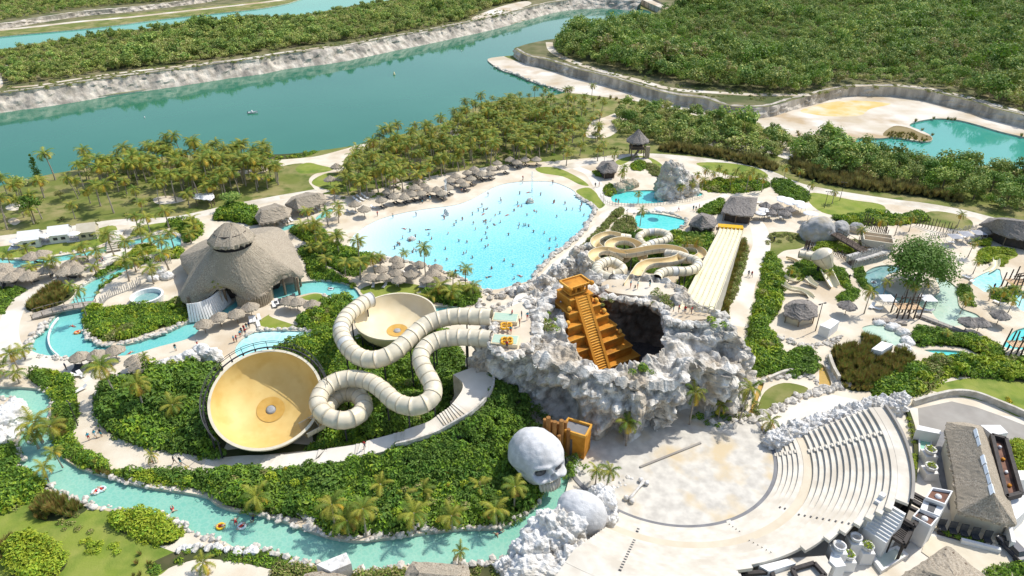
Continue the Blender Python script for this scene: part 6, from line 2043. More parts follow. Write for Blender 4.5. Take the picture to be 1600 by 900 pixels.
b.box((-.5, -1.53, 1.8), (1.0, .1, 3.6), 0, 0, .7)
b.build('doorway', M_HOLLOW).parent = t
for (x, y, sx, sy) in [(0, -1.45, 4.2, .3), (0, 1.45, 4.2, .3), (-2.0, 0, .3, 2.6), (2.0, 0, .3, 2.6)]:
    b = MB()
    b.box((x, y, 4.95), (sx, sy, .5))
    b.build('parapet', M_GOLDTOP).parent = t
b = MB()
b.box((0, 0, 4.73), (3.6, 2.5, .1))
b.build('roof', M_GREYSTONE).parent = t

# ------------------------------------------------------------------ thatch
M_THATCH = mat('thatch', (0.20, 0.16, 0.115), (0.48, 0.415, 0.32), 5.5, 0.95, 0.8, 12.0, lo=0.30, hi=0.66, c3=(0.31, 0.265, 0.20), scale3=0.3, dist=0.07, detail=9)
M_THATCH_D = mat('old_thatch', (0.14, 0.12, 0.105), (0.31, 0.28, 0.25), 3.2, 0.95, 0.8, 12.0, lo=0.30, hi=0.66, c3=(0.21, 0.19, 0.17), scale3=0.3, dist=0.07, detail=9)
M_POLE = mat('timber_pole', (0.17, 0.12, 0.08), (0.26, 0.20, 0.14), 3, 0.85)
M_BAMBOO = mat('bamboo', (0.27, 0.22, 0.155), (0.38, 0.32, 0.23), 3, 0.8)
M_WHITE = mat('white_render', (0.74, 0.73, 0.70), (0.79, 0.78, 0.76), 0.7, 0.85, 0.06, 5)
M_CREAM = mat('cream_render', (0.60, 0.53, 0.40), (0.66, 0.59, 0.46), 0.5, 0.88, 0.06, 5)
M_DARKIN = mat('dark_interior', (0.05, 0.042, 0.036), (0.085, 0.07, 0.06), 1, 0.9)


def thatch(b, eave, ridge, rows=9, sag=.10, thick=.45, seed=1, rough=.16, m=0, dens=.55):
    """thatch blanket from an eave loop up to a ridge (one or two points), shaggy along the edge"""
    r = random.Random(seed)
    loop = resample(catmull(list(eave) + [eave[0]], False, 5), dens) if len(eave) > 8 else resample(list(eave) + [eave[0]], dens)
    if (loop[-1] - loop[0]).length < dens * .5: loop = loop[:-1]
    n = len(loop)
    A, B = ridge[0], ridge[-1]
    ab = B - A
    top = []
    for p in loop:
        t = 0 if ab.length < 1e-6 else max(0, min(1, (p - A).dot(ab) / ab.length_squared))
        top.append(A + ab * t)
    g = []
    low = []
    for p, q in zip(loop, top):
        d = (p - q)
        d.z = 0
        d = d.normalized() if d.length > 1e-6 else Vector((0, 0, 0))
        low.append(p + d * r.uniform(-.1, .22) * (1 + thick) + Vector((0, 0, -thick * r.uniform(.55, 1.35))))
    g.append(low)
    for i in range(rows + 1):
        u = i / rows
        row = []
        for p, q in zip(loop, top):
            v = p.lerp(q, u)
            v.z -= sag * math.sin(math.pi * u) * (q.z - p.z)
            if 0 < i < rows: v = v + Vector((r.uniform(-1, 1), r.uniform(-1, 1), r.uniform(-1, 1))) * rough * .5
            if i == 0: v = v + Vector((0, 0, r.uniform(-.5, .5) * rough))
            row.append(v)
        g.append(row)
    g = [row + [row[0]] for row in g]
    b.grid(g, m)
    # underside
    n0 = [Vector(v) + Vector((0, 0, .15)) for v in low]
    cc = sum(n0, Vector()) / len(n0)
    cc.z = max(v.z for v in n0) + .4
    b.add(n0 + [cc], [((i + 1) % n, i, n) for i in range(n)], m)
    return b


def hut(name, label, cat, eave_px, ze, ridge_px, zr, m=M_THATCH, posts=True, walls=None, sag=.08, seed=1, group=None, thick=.45, wall_in=.78):
    ev = pl(eave_px, ze)
    rd = [P(x, y, zr) for x, y in ridge_px]
    c = sum(ev, Vector()) / len(ev)
    t = thing(name, label, cat, (c.x, c.y, 0), 0, group)
    thatch(MB(), ev, rd, sag=sag, seed=seed, thick=thick).build('thatched_roof', m, t)
    if posts:
        for p in ev:
            q = c.lerp(p, .84)
            MB().cyl((q.x, q.y, -.1), (q.x, q.y, ze + .3), .14, .12, 6).build('post', M_POLE, t)
    if walls:
        h, mm = walls
        poly = [(c.lerp(p, wall_in).x, c.lerp(p, wall_in).y) for p in ev]
        MB().prism(poly, -.1, h).build('wall', mm, t)
    return t


# the great pavilion
EV = [(281, 399, 3.6), (300, 385, 3.8), (322, 374, 4.0), (352, 366, 4.0), (395, 357, 4.0), (434, 355, 4.0), (452, 372, 3.8), (464, 396, 3.6), (474, 424, 3.4), (470, 432, 3.2), (455, 428, 4.4), (442, 431, 4.8), (430, 440, 4.0), (420, 452, 3.2), (402, 462, 3.2), (384, 465, 3.0), (368, 456, 3.6), (355, 447, 5.2), (340, 449, 5.4), (325, 459, 4.0), (310, 468, 3.2),
      (294, 471, 3.0), (283, 467, 3.0), (282, 455, 3.2), (290, 440, 3.4), (296, 430, 3.6), (285, 415, 3.6)]
ev = [P(*p) for p in EV]
apex = P(361, 370, 15.0)
cen = sum(ev, Vector()) / len(ev)
t = thing('great_thatched_pavilion', 'huge many sided thatched pavilion with a thatched cupola on top', 'pavilion', (cen.x, cen.y, 0))
ring = []
b = MB()
loop = resample(catmull(ev + [ev[0]], False, 4), .42)
r = random.Random(3)
tops = []
for p in loop:
    d = Vector((p.x - apex.x, p.y - apex.y, 0)).normalized()
    tops.append(Vector((apex.x, apex.y, 13.2)) + d * 4.1)
g = []
low = []
for p, q in zip(loop, tops):
    d = Vector((p.x - q.x, p.y - q.y, 0)).normalized()
    low.append(p + d * r.uniform(-.15, .3) + Vector((0, 0, -.75 * r.uniform(.5, 1.3))))
g.append(low)
rowsN = 20
HULL = [P(x, y, 3.8) for x, y in ((277, 399), (330, 370), (434, 354), (455, 372), (476, 430), (430, 452), (384, 466), (280, 472))]
hr_, _z = radial_cut([(p.x, p.y, p.z) for p in HULL], (apex.x, apex.y), [math.atan2(p.y - apex.y, p.x - apex.x) for p in loop])
hulls = [Vector((apex.x + (p.x - apex.x) / math.hypot(p.x - apex.x, p.y - apex.y) * r_, apex.y + (p.y - apex.y) / math.hypot(p.x - apex.x, p.y - apex.y) * r_, 3.8)) for p, r_ in zip(loop, hr_)]
for i in range(rowsN + 1):
    u = i / rowsN
    row = []
    for p, q, h_ in zip(loop, tops, hulls):
        v = h_.lerp(q, u) + (p - h_) * (1 - u) ** 4
        v.z -= .07 * math.sin(math.pi * u) * (q.z - h_.z)
        if 0 < i < rowsN: v = v + Vector((r.uniform(-1, 1), r.uniform(-1, 1), r.uniform(-1, 1))) * .045
        row.append(v)
    g.append(row)
g = [row + [row[0]] for row in g]
b.grid(g)
n = len(low)
cc = Vector((cen.x, cen.y, 9.0))
b.add([v + Vector((0, 0, .2)) for v in low] + [cc], [((i + 1) % n, i, n) for i in range(n)])
rf_ = b.build('thatched_roof', M_THATCH, t)
cup = P(363, 362, 13.6)
b = MB()
angs = [R(20 + 45 * k) for k in range(8)]
cev = [Vector((apex.x + math.cos(a) * 5.0, apex.y + math.sin(a) * 5.0, 14.9)) for a in angs]
thatch(b, cev, [Vector((apex.x - .5, apex.y, 18.4)), Vector((apex.x + .5, apex.y, 18.4))], rows=9, sag=-.10, seed=9, thick=.7, rough=.12, dens=.4)
cu = b.build('cupola', M_THATCH, rf_)
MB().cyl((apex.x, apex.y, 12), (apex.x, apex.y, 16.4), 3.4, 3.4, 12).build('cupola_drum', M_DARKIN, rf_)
for a in angs:
    q = Vector((apex.x + math.cos(a) * 3.1, apex.y + math.sin(a) * 3.1, 0))
    MB().cyl((q.x, q.y, 12.4), (q.x, q.y, 15.6), .14, .14, 6).build('cupola_post', M_POLE, rf_)
# interior drum and the leaning white slatted wall at its front left
inner = [(cen.lerp(p, .62).x, cen.lerp(p, .62).y) for p in ev]
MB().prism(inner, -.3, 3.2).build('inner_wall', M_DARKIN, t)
wp_ = catmull([P(297, 502, 0), P(318, 499, 0), P(338, 490, 0), P(352, 478, 0), P(360, 468, 0)], False, 6)
wp_ = resample(wp_, .55)
for i, (p, q) in enumerate(zip(wp_[:-1], wp_[1:])):
    d = (q - p).normalized()
    out = Vector((d.y, -d.x, 0))
    pts = [p + out * .5, q - d * .12 + out * .5, q - d * .12 - out * .7 + Vector((0, 0, 3.9)), p - out * .7 + Vector((0, 0, 3.9))]
    bk = [v - out * .18 for v in pts]
    MB().add(pts + bk, [(0, 1, 2, 3), (7, 6, 5, 4), (0, 4, 5, 1), (1, 5, 6, 2), (2, 6, 7, 3), (3, 7, 4, 0)]).build('wall_slat', M_WHITE, t)
bp = resample(catmull([P(372, 478, 0), P(390, 482, 0), P(408, 480, 0), P(422, 472, 0), P(427, 462, 0)], False, 6), .5)
for i, (p, q) in enumerate(zip(bp[:-1], bp[1:])):
    m_ = (p + q) / 2
    MB().cyl((m_.x, m_.y, -.2), (m_.x, m_.y, 2.6 + .15 * (i % 2)), .27, .25, 6).build('bamboo_cane', M_BAMBOO, t)
for (x, y) in [(355, 475), (375, 470), (426, 462), (446, 458), (463, 452), (468, 458), (300, 490), (470, 445)]:
    q = P(x, y, 0)
    MB().cyl((q.x, q.y, -.3), (q.x, q.y, 4.2), .3, .26, 7).build('post', M_POLE, t)

hut('thatched_bar', 'long thatched bar roof left of the pair behind the great pavilion', 'thatched roof', [(398, 338), (405, 325), (430, 317), (456, 326), (452, 338), (428, 346), (405, 349)], 2.8, [(408, 330), (440, 322)], 5.4, seed=11)
hut('thatched_bar', 'long thatched bar roof right of the pair behind the great pavilion', 'thatched roof', [(445, 319), (455, 308), (478, 300), (506, 302), (510, 314), (490, 322), (467, 328)], 2.8, [(462, 310), (496, 302)], 5.4, seed=12)
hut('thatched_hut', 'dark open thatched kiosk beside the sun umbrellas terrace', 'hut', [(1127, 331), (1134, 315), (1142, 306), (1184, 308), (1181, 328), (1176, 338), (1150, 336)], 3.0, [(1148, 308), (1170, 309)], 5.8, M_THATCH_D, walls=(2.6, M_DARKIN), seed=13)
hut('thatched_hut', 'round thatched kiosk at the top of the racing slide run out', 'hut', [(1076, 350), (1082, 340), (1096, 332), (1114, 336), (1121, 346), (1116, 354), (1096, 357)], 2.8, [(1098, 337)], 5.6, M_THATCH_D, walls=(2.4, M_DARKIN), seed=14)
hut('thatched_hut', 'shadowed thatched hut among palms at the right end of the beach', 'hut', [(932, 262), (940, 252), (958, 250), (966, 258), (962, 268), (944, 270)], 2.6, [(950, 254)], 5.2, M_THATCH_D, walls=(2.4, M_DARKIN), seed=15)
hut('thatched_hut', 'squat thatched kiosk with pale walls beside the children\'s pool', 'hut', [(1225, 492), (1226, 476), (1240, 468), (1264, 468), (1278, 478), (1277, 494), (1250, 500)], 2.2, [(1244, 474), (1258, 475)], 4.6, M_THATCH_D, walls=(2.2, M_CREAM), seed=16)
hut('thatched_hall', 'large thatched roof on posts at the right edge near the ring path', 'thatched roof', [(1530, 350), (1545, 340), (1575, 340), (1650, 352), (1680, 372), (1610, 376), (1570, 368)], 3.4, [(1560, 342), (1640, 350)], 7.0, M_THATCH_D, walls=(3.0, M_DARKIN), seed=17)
hut('thatched_roof_house', 'thatched roof cut by the bottom edge, right of the white box', 'thatched roof', [(628, 915), (634, 892), (645, 877), (690, 880), (732, 884), (736, 915), (732, 950), (632, 950)], 3.2, [(655, 895), (715, 900)], 5.4, seed=18)
hut('thatched_roof_house', 'thatched roof cut by the bottom edge, left of the white box', 'thatched roof', [(465, 925), (475, 897), (500, 892), (530, 896), (558, 905), (565, 940), (520, 960), (470, 950)], 2.6, [(490, 910), (535, 918)], 4.6, seed=19)
# thatched lookout tower
c = P(994, 243)
t = thing('lookout_hut', 'thatched lookout hut on tall stilts at the edge of the thicket', 'hut', c)
ev = [c + Vector((math.cos(R(a)) * 4.0, math.sin(R(a)) * 4.0, 5.6)) for a in range(10, 370, 45)]
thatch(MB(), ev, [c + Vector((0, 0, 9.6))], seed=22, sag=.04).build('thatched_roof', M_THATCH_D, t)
for a in range(45, 360, 90):
    q = c + Vector((math.cos(R(a)) * 3.0, math.sin(R(a)) * 3.0, 0))
    MB().cyl((q.x, q.y, -.1), (q.x, q.y, 5.8), .2, .18, 6).build('stilt', M_POLE, t)
MB().box((c.x, c.y, 2.9), (5.0, 5.0, .25)).build('deck', M_POLE, t)
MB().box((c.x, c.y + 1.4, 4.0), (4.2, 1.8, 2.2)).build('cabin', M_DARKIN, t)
for s in (-1, 1):
    MB().beam((c.x + s * 2.4, c.y - 2.5, 3.9), (c.x + s * 2.4, c.y + 2.5, 3.9), .1).build('rail', M_POLE, t)
MB().beam((c.x - 2.4, c.y - 2.5, 3.9), (c.x + 2.4, c.y - 2.5, 3.9), .1).build('rail', M_POLE, t)
MB().beam((c.x + .3, c.y - 2.4, 2.9), (c.x - 2.6, c.y - 5.2, 0), .9, .12).build('stair', M_POLE, t)
MB().box((c.x + 3.3, c.y - 2.4, 2.0), (1.5, 1.2, 4.2)).build('side_tower', M_BAMBOO, t)

# ------------------------------------------------------------------ amphitheatre
AC = Vector((25.7, 86.5, 0))
M_SEAT = mat('seat_concrete', (0.60, 0.55, 0.46), (0.685, 0.64, 0.55), 0.8, 0.85, 0.06, 5, detail=9, c3=(0.55, 0.495, 0.405), scale3=0.25)
M_RINGM = mat('walkway_concrete', (0.58, 0.50, 0.37), (0.64, 0.56, 0.43), 0.5, 0.85)
M_STAGE = mat('stained_stage', (0.47, 0.44, 0.385), (0.63, 0.595, 0.52), 0.55, 0.8, 0.05, 4, lo=.34, hi=.62, detail=12, c3=(0.58, 0.47, 0.30), scale3=0.16)
t = thing('amphitheatre', 'white concrete amphitheatre of curved seat rows around a round stage', 'amphitheatre', AC)
A0, A1 = R(1.0), R(-123)


def arc(r, z, n=72, a0=A0, a1=A1):
    return [(AC.x + math.cos(a0 + (a1 - a0) * k / n) * r, AC.y + math.sin(a0 + (a1 - a0) * k / n) * r, z) for k in range(n + 1)]


CUT0, CUT1 = P(1402, 798, 6.5), P(1150, 908, 3.0)


def spans(r, a0, a1):
    """the arcs of a row that lie clear of the service buildings"""
    d = CUT1 - CUT0
    out, st, n = [], None, 240
    for k in range(n + 1):
        a = a0 + (a1 - a0) * k / n
        p = Vector((AC.x + math.cos(a) * r, AC.y + math.sin(a) * r, 0)) - CUT0
        ok = not (R(-84) < a < R(-12) and d.x * p.y - d.y * p.x > 0)
        if ok and st is None: st = a
        if st is not None and (not ok or k == n):
            if abs(a - st) > .03: out.append((st, a))
            st = None
    return out


def ring_part(name, r0, r1, zf, zt, m, a0=A0, a1=A1):
    for u0, u1 in spans(r1, a0, a1): ring_arc(name, r0, r1, zf, zt, m, u0, u1)


def ring_arc(name, r0, r1, zf, zt, m, a0, a1):
    b = MB()
    b.grid([arc(r1, zt - .6, a0=a0, a1=a1), arc(r1, zt, a0=a0, a1=a1), arc(r0 - .10, zt, a0=a0, a1=a1), arc(r0 - .10, zt - .14, a0=a0, a1=a1), arc(r0, zt - .14, a0=a0, a1=a1), arc(r0, zf, a0=a0, a1=a1)], flip=True)
    for e in (0, -1):
        q = [arc(r0, zf, a0=a0, a1=a1)[e], arc(r0, zt, a0=a0, a1=a1)[e], arc(r1, zt, a0=a0, a1=a1)[e], arc(r1, zf, a0=a0, a1=a1)[e]]
        b.add(q, [(0, 1, 2, 3) if e == 0 else (3, 2, 1, 0)])
    return b.build(name, m, t)


MB().prism([(p[0], p[1]) for p in arc(17.3, 0, 96, R(100), R(-200))], -.05, .10).build('stage', M_STAGE, t)
MB().grid([arc(17.3, .14, 96, R(30), R(-165)), arc(18.0, .14, 96, R(30), R(-165)), arc(18.0, -.02, 96, R(30), R(-165))], flip=True).build('stage_edge', M_GREYSTONE, t)
z = 0.0
rr = 18.0
rows_at = []
for k in range(5):
    z += .30
    ring_part('seat_row', rr, rr + .72, z - .34, z, M_SEAT)
    rows_at.append((rr, z, .72))
    rr += .72
ring_part('walkway', rr, rr + 1.35, z - .4, z + .06, M_RINGM)
rr += 1.35
for k in range(13):
    z += .44
    ring_part('seat_row', rr, rr + .80, z - .5, z, M_SEAT)
    rows_at.append((rr, z, .8))
    rr += .80
ring_part('upper_walk', rr, rr + 1.6, z - .4, z + .05, M_SEAT)
u0, u1 = R(-86), A1
MB().grid([arc(rr + 9, z - .6, a0=u0, a1=u1), arc(rr + 9, z + .02, a0=u0, a1=u1), arc(rr + .8, z + .02, a0=u0, a1=u1)], flip=True).build('upper_terrace', M_SEAT, t)
b = MB()
ra = spans(rr + 2.0, A0, A1)[0][1]
b.grid([arc(rr + 1.6, z + .06, a1=ra), arc(rr + 1.6, z + .6, a1=ra), arc(rr + 2.0, z + .6, a1=ra), arc(rr + 2.0, -.2, a1=ra)])
b.build('rim_wall', M_ASPH, t)
for ang in (R(-9.5), R(-70), R(-125)):
    for (r0, zz, dp) in rows_at:
        if not any(u1 < ang < u0 for u0, u1 in spans(r0 + .8, A0, A1)): continue
        p = (AC.x + math.cos(ang) * (r0 - .22), AC.y + math.sin(ang) * (r0 - .22), zz - .2)
        MB().box(p, (.44, .72, .26), ang).build('aisle_step', M_SEAT, t)
for ang in (R(-47), R(-112)):
    for i, (r0, zz, dp) in enumerate(rows_at[3:]):
        if not any(u1 < ang < u0 for u0, u1 in spans(r0 + .8, A0, A1)): continue
        p = (AC.x + math.cos(ang) * (r0 + .3), AC.y + math.sin(ang) * (r0 + .3), zz + .03)
        MB().box(p, (.22, .36, .1), ang).build('floor_vent', M_STEEL, t)  # small dark vent blocks along two aisles
MB().beam(P(1000, 730, .2), P(1095, 692, .2), .35, .25).build('stage_kerb', M_ASPH, t)
# bone sculpture on the stage edge
b = MB()
p, q = P(983, 780, .5), P(1006, 752, .5)
b.tube([p, p.lerp(q, .3), p.lerp(q, .7), q], [.34, .2, .2, .34], 8)
for c_ in (p, q):
    d = (q - p).normalized()
    s = Vector((-d.y, d.x, 0))
    for k in (-1, 1): lump(b, tuple(c_ + s * .5 * k), (.42, .42, .4), 3 + k, 3, .25, .6)
tag(b.build('bone_sculpture', M_WROCK, None, True), 'giant white bone lying on the stage edge beside the second skull', 'sculpture')

# low retaining walls in the lower right
def wall(name, label, px, h, th, m, z=0.0, cat='wall'):
    path = resample(catmull(pl(px), False, 5), 1.2)
    b = MB()
    l, r_ = [], []
    for i, p in enumerate(path):
        d = path[min(i + 1, len(path) - 1)] - path[max(i - 1, 0)]
        s = Vector((-d.y, d.x, 0)).normalized() * th / 2
        l.append(p + s)
        r_.append(p - s)
    up = Vector((0, 0, h))
    b.grid([[p - Vector((0, 0, .1)) for p in l], [p + up for p in l], [p + up for p in r_], [p - Vector((0, 0, .1)) for p in r_]])
    for e in (0, -1):
        qd = [l[e] - Vector((0, 0, .1)), l[e] + up, r_[e] + up, r_[e] - Vector((0, 0, .1))]
        b.add(qd, [(0, 1, 2, 3)])
    o = b.build(name, m)
    return tag(o, label, cat)


wall('retaining_wall', 'curved stone retaining wall behind the grey courtyard', [(1425, 634), (1455, 625), (1487, 618), (1520, 620), (1560, 635), (1600, 652), (1680, 690)], 1.3, .5, M_BANK)
wall('retaining_wall', 'low stone wall along the amber brook by the mound', [(1294, 562), (1300, 580), (1311, 600)], 1.4, .6, M_BANK)
wall('low_wall', 'low pale parapet under the thatched parasols by the upper river', [(1200, 595), (1230, 583), (1262, 582)], .9, .5, M_BANK)
wall('pool_barrier', 'thin curved white barrier across the upper river pool', [(92, 557), (80, 545), (76, 528), (82, 510), (92, 497)], .35, .25, M_WHITE)
# ------------------------------------------------------------------ the stair walk climbing to the mountain
WALKP = [(318, 729, 0.0), (372, 724, 0.3), (408, 723, 0.5), (440, 722, 1.3), (495, 715, 1.5), (508, 713, 2.2), (555, 706, 2.4), (575, 700, 3.3), (616, 689, 3.5), (636, 682, 4.4), (672, 670, 4.6), (690, 660, 4.9), (722, 638, 6.2), (744, 612, 6.5), (746, 592, 6.6), (732, 576, 6.6)]
WW = [P(*p) for p in WALKP]
t = thing('stair_walk', 'pale stair walk with flights of steps curving up to the rock mountain', 'stairs', (WW[6].x, WW[6].y, 0))
cw = catmull(WW, False, 6)
L_, R_ = [], []
for i, p in enumerate(cw):
    d = cw[min(i + 1, len(cw) - 1)] - cw[max(i - 1, 0)]
    d.z = 0
    d.normalize()
    s = Vector((-d.y, d.x, 0))
    w = 1.7 + 1.5 * max(0, (i / len(cw) - .7) / .3)
    L_.append(p + s * w)
    R_.append(p - s * w)
flights = {2, 4, 6, 8, 11}
for sgm in range(len(WW) - 1):
    i0, i1 = sgm * 6, sgm * 6 + 6
    if sgm in flights:
        ns = max(4, int(round((WW[sgm + 1].z - WW[sgm].z) / .16)))
        for k in range(ns):
            u0, u1 = i0 + 6 * k / ns, i0 + 6 * (k + 1) / ns

            def at(A, u):
                j = min(int(u), len(A) - 2)
                return A[j].lerp(A[j + 1], u - j)
            zt = WW[sgm].z + (WW[sgm + 1].z - WW[sgm].z) * (k + 1) / ns
            q = [at(R_, u0), at(R_, u1), at(L_, u1), at(L_, u0)]
            MB().prism([(v.x, v.y) for v in q], zt - .5, zt).build('step', M_PALE if k % 2 else M_PATH, t)
    else:
        b = MB()
        for j in range(i0, i1):
            a_, b_, c_, d_ = R_[j], R_[j + 1], L_[j + 1], L_[j]
            b.add([a_, b_, c_, d_], [(0, 1, 2, 3)])
        b.build('landing', M_PALE, t)
for A, nm in ((L_, 1), (R_, -1)):
    b = MB()
    b.grid([[Vector((p.x, p.y, -.1)) for p in A], [p + Vector((0, 0, .05)) for p in A]], flip=nm < 0)
    b.build('side_wall', M_BANK, t)
for i in range(int(len(R_) * .55), len(R_) - 1):
    a_, b_ = R_[i] + Vector((0, 0, .35)), R_[i + 1] + Vector((0, 0, .35))
    MB().beam(a_, b_, .35, .75).build('parapet_block', M_STONE, t)
# planted bank that carries the walk
bank_pts, bank_s = [], []
rb_ = np.random.RandomState(9)
for i in range(4, len(R_)):
    p = R_[i]
    out = (R_[i] - L_[i])
    out.z = 0
    out.normalize()
    for k in range(16):
        dd = rb_.uniform(.03, 1) * (2.0 + p.z * 1.15)
        q = p + out * dd + Vector((rb_.uniform(-.9, .9), rb_.uniform(-.9, .9), 0))
        zz = p.z * max(0, 1 - dd / (2.2 + p.z * 1.2)) - .05 + rb_.uniform(-.35, .2)
        bank_pts.append((q.x, q.y, max(zz, .3)))
        bank_s.append(rb_.uniform(.8, 1.3))
bp_ = np.array(bank_pts)
k_ = not_water(bp_[:, :2])
scatter('bank_shrubs', 'mixed', bp_[k_], np.array(bank_s)[k_])

# ------------------------------------------------------------------ parasols and loungers
M_LWHITE = mat('lounger_white', (0.74, 0.73, 0.70), (0.79, 0.78, 0.76), 2, 0.7)
M_LBLACK = mat('lounger_mesh', (0.045, 0.047, 0.052), (0.075, 0.077, 0.08), 3, 0.6)
M_TOWEL = mat('grey_cushion', (0.34, 0.34, 0.36), (0.42, 0.42, 0.44), 3, 0.85)


def parasol_proto(seed, m):
    t = thing('thatched_parasol', 'thatched parasol', 'parasol')
    ev = [Vector((math.cos(R(a)) * 1.62, math.sin(R(a)) * 1.62, 2.15)) for a in range(0, 360, 30)]
    thatch(MB(), ev, [Vector((0, 0, 3.25))], rows=5, sag=.02, thick=.3, seed=seed, rough=.1, dens=.32).build('thatch_cap', m, t)
    MB().cyl((0, 0, -.1), (0, 0, 2.9), .07, .06, 6).build('pole', M_POLE, t)
    return t


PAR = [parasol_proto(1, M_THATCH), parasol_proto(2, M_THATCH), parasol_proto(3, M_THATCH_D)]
PROTOS_TO_DROP += PAR


def lounger_proto(m, mf):
    t = thing('sun_lounger', 'lounger', 'sun lounger')
    MB().box((0, -.35, .32), (.62, 1.25, .09)).build('seat', m, t)
    b = MB()
    b.add([(-.31, .27, .32), (.31, .27, .32), (.31, .85, .72), (-.31, .85, .72), (-.31, .30, .25), (.31, .30, .25), (.31, .88, .65), (-.31, .88, .65)], [(0, 1, 2, 3), (7, 6, 5, 4), (0, 4, 5, 1), (1, 5, 6, 2), (2, 6, 7, 3), (3, 7, 4, 0)])
    b.build('backrest', m, t)
    for x in (-.28, .28):
        for y in (-.85, .5):
            MB().box((x, y, .13), (.06, .06, .30)).build('leg', mf, t)
    return t


LNG = [lounger_proto(M_LWHITE, M_LWHITE), lounger_proto(M_LBLACK, M_LWHITE), lounger_proto(M_TOWEL, M_LWHITE)]
PROTOS_TO_DROP += LNG
rq = random.Random(15)


def parasols(lst, k, label, group, lng=None, lkind=0, lcount=2, face=None):
    for (x, y) in lst:
        p = P(x, y + 9)
        lo_, hi_ = (min(a_[0] for a_ in lst), -max(a_[1] for a_ in lst)), (max(a_[0] for a_ in lst) + 1, 1 - min(a_[1] for a_ in lst))
        dup(PAR[k if k == 2 else rq.randint(0, 1)], p, rq.random() * 6.28, rq.uniform(.92, 1.08), place_words(x, -y, lo_, hi_, label), group)
        if lng:
            for i in range(lcount):
                a = (face if face is not None else rq.random() * 6.28) + rq.uniform(-.2, .2)
                q = p + Vector((math.cos(a), math.sin(a), 0)) * (.55 - 1.1 * i) + Vector((math.sin(a), -math.cos(a), 0)) * .75
                q.z = 0
                dup(LNG[lkind], q, a, 1.0, place_words(x, -y, lo_, hi_, lng[0]), lng[1])


BEACH = [(616, 283), (647, 273), (653, 284), (649, 295), (617, 309), (632, 309), (645, 305), (658, 304), (670, 298), (683, 298), (597, 315), (700, 295), (690, 303), (703, 283), (720, 284), (726, 289), (736, 280), (730, 270), (741, 264), (752, 273), (745, 269), (768, 264),
         (765, 271), (777, 255), (788, 262), (797, 250), (808, 254), (606, 300), (663, 291), (712, 276), (820, 250), (838, 250)]
parasols(BEACH, 0, 'thatched parasol along the wave pool beach', 'parasols along the beach', ('dark lounger under the beach parasols', 'loungers along the beach'), 1, 2, R(60))
TERR = [(595, 409), (620, 409), (656, 417), (597, 424), (623, 417), (643, 422), (620, 429), (600, 436), (643, 432), (580, 436), (624, 440), (667, 440), (677, 431), (690, 439), (682, 422)]
parasols(TERR, 0, 'thatched parasol on the near terrace of the wave pool', 'parasols of the near terrace', ('white lounger on the near pool terrace', 'loungers of the near terrace'), 0, 1)
LEFTP = [(55, 404), (69, 401), (15, 429), (51, 436), (80, 425), (127, 410), (115, 417), (125, 425), (107, 428), (8, 422), (25, 437), (4, 437), (38, 430)]
parasols(LEFTP, 0, 'large thatched parasol on the sand at the far left', 'parasols at the far left', ('dark lounger under the parasols at the far left', 'loungers at the far left'), 1, 1)
for o in [o for o in COL.objects if o.get('group') == 'parasols at the far left']: o.scale = (1.35, 1.35, 1.1)
MIDP = [(322, 512, 'thatched parasol nearest the white slatted wall on the river walk'), (346, 501, 'second thatched parasol along the river walk below the pavilion'), (372, 496, 'third thatched parasol along the river walk below the pavilion'), (394, 485, 'thatched parasol beside the bamboo wall of the pavilion'),
        (130, 564, 'thatched parasol over black loungers at the left river bend'), (156, 561, 'thatched parasol right beside the black lounger pair'), (184, 554, 'thatched parasol half hidden by a tall palm'), (215, 570, 'thatched parasol beside the white terrace rocks'), (222, 579, 'lower thatched parasol beside the white terrace rocks'),
        (454, 475, 'left thatched parasol on the round sand court'), (466, 477, 'middle thatched parasol on the round sand court'), (490, 481, 'right thatched parasol on the round sand court by the hedge'), (517, 282, 'grey thatched parasol on the round lawn left of the grove'), (535, 281, 'grey thatched parasol at the grove edge'), (527, 262, 'thatched parasol at the start of the grove path'),
        (556, 322, 'thatched parasol at the left end of the beach'), (570, 330, 'thatched parasol over white loungers at the left end of the beach')]
for x, y, lb in MIDP: dup(PAR[rq.randint(0, 1)], P(x, y + 9), rq.random() * 6, 1.12, lb, None)
RIGHTP = [(1194, 323), (1202, 333), (1212, 325), (1224, 335), (1232, 328)]
parasols(RIGHTP, 2, 'dark thatched parasol between kiosk and white umbrellas', 'dark parasols of the kiosk terrace', ('lounge seat under the kiosk parasols', 'seats of the kiosk terrace'), 0, 1)
for x, y, lb in [(1320, 483, 'small dark thatched parasol in the middle of the children\'s area'), (1507, 509, 'left one of two dark parasols by the long grey ramp'), (1526, 510, 'right one of two dark parasols by the long grey ramp'), (1557, 498, 'dark parasol by the green fringe at the right edge'), (1535, 364, 'dark parasol left of the large thatched hall')]:
    dup(PAR[2], P(x, y + 9), rq.random() * 6, 1.15, lb)
for (x, y, a, k, lb) in [(118, 578, .1, 1, 0), (124, 578, .1, 1, 0), (140, 575, .1, 1, 0), (147, 574, .1, 1, 0), (152, 573, .1, 1, 0)]:
    dup(LNG[k], P(x, y), a, 1.1, 'black lounger in the row under the parasols at the left river bend', 'black loungers at the river bend')
for (x, y) in [(432, 478), (438, 474), (444, 472), (450, 470), (456, 468), (460, 466)]:
    dup(LNG[1], P(x, y), R(20), 1.1, 'dark lounger in the row beside the bamboo wall', 'dark loungers by the bamboo wall')
for (x, y) in [(428, 478), (433, 474), (392, 502), (398, 501), (405, 498), (404, 508)]:
    dup(LNG[0], P(x, y), R(25), 1.15, 'white lounger on the lawn below the great pavilion', 'white loungers below the pavilion')
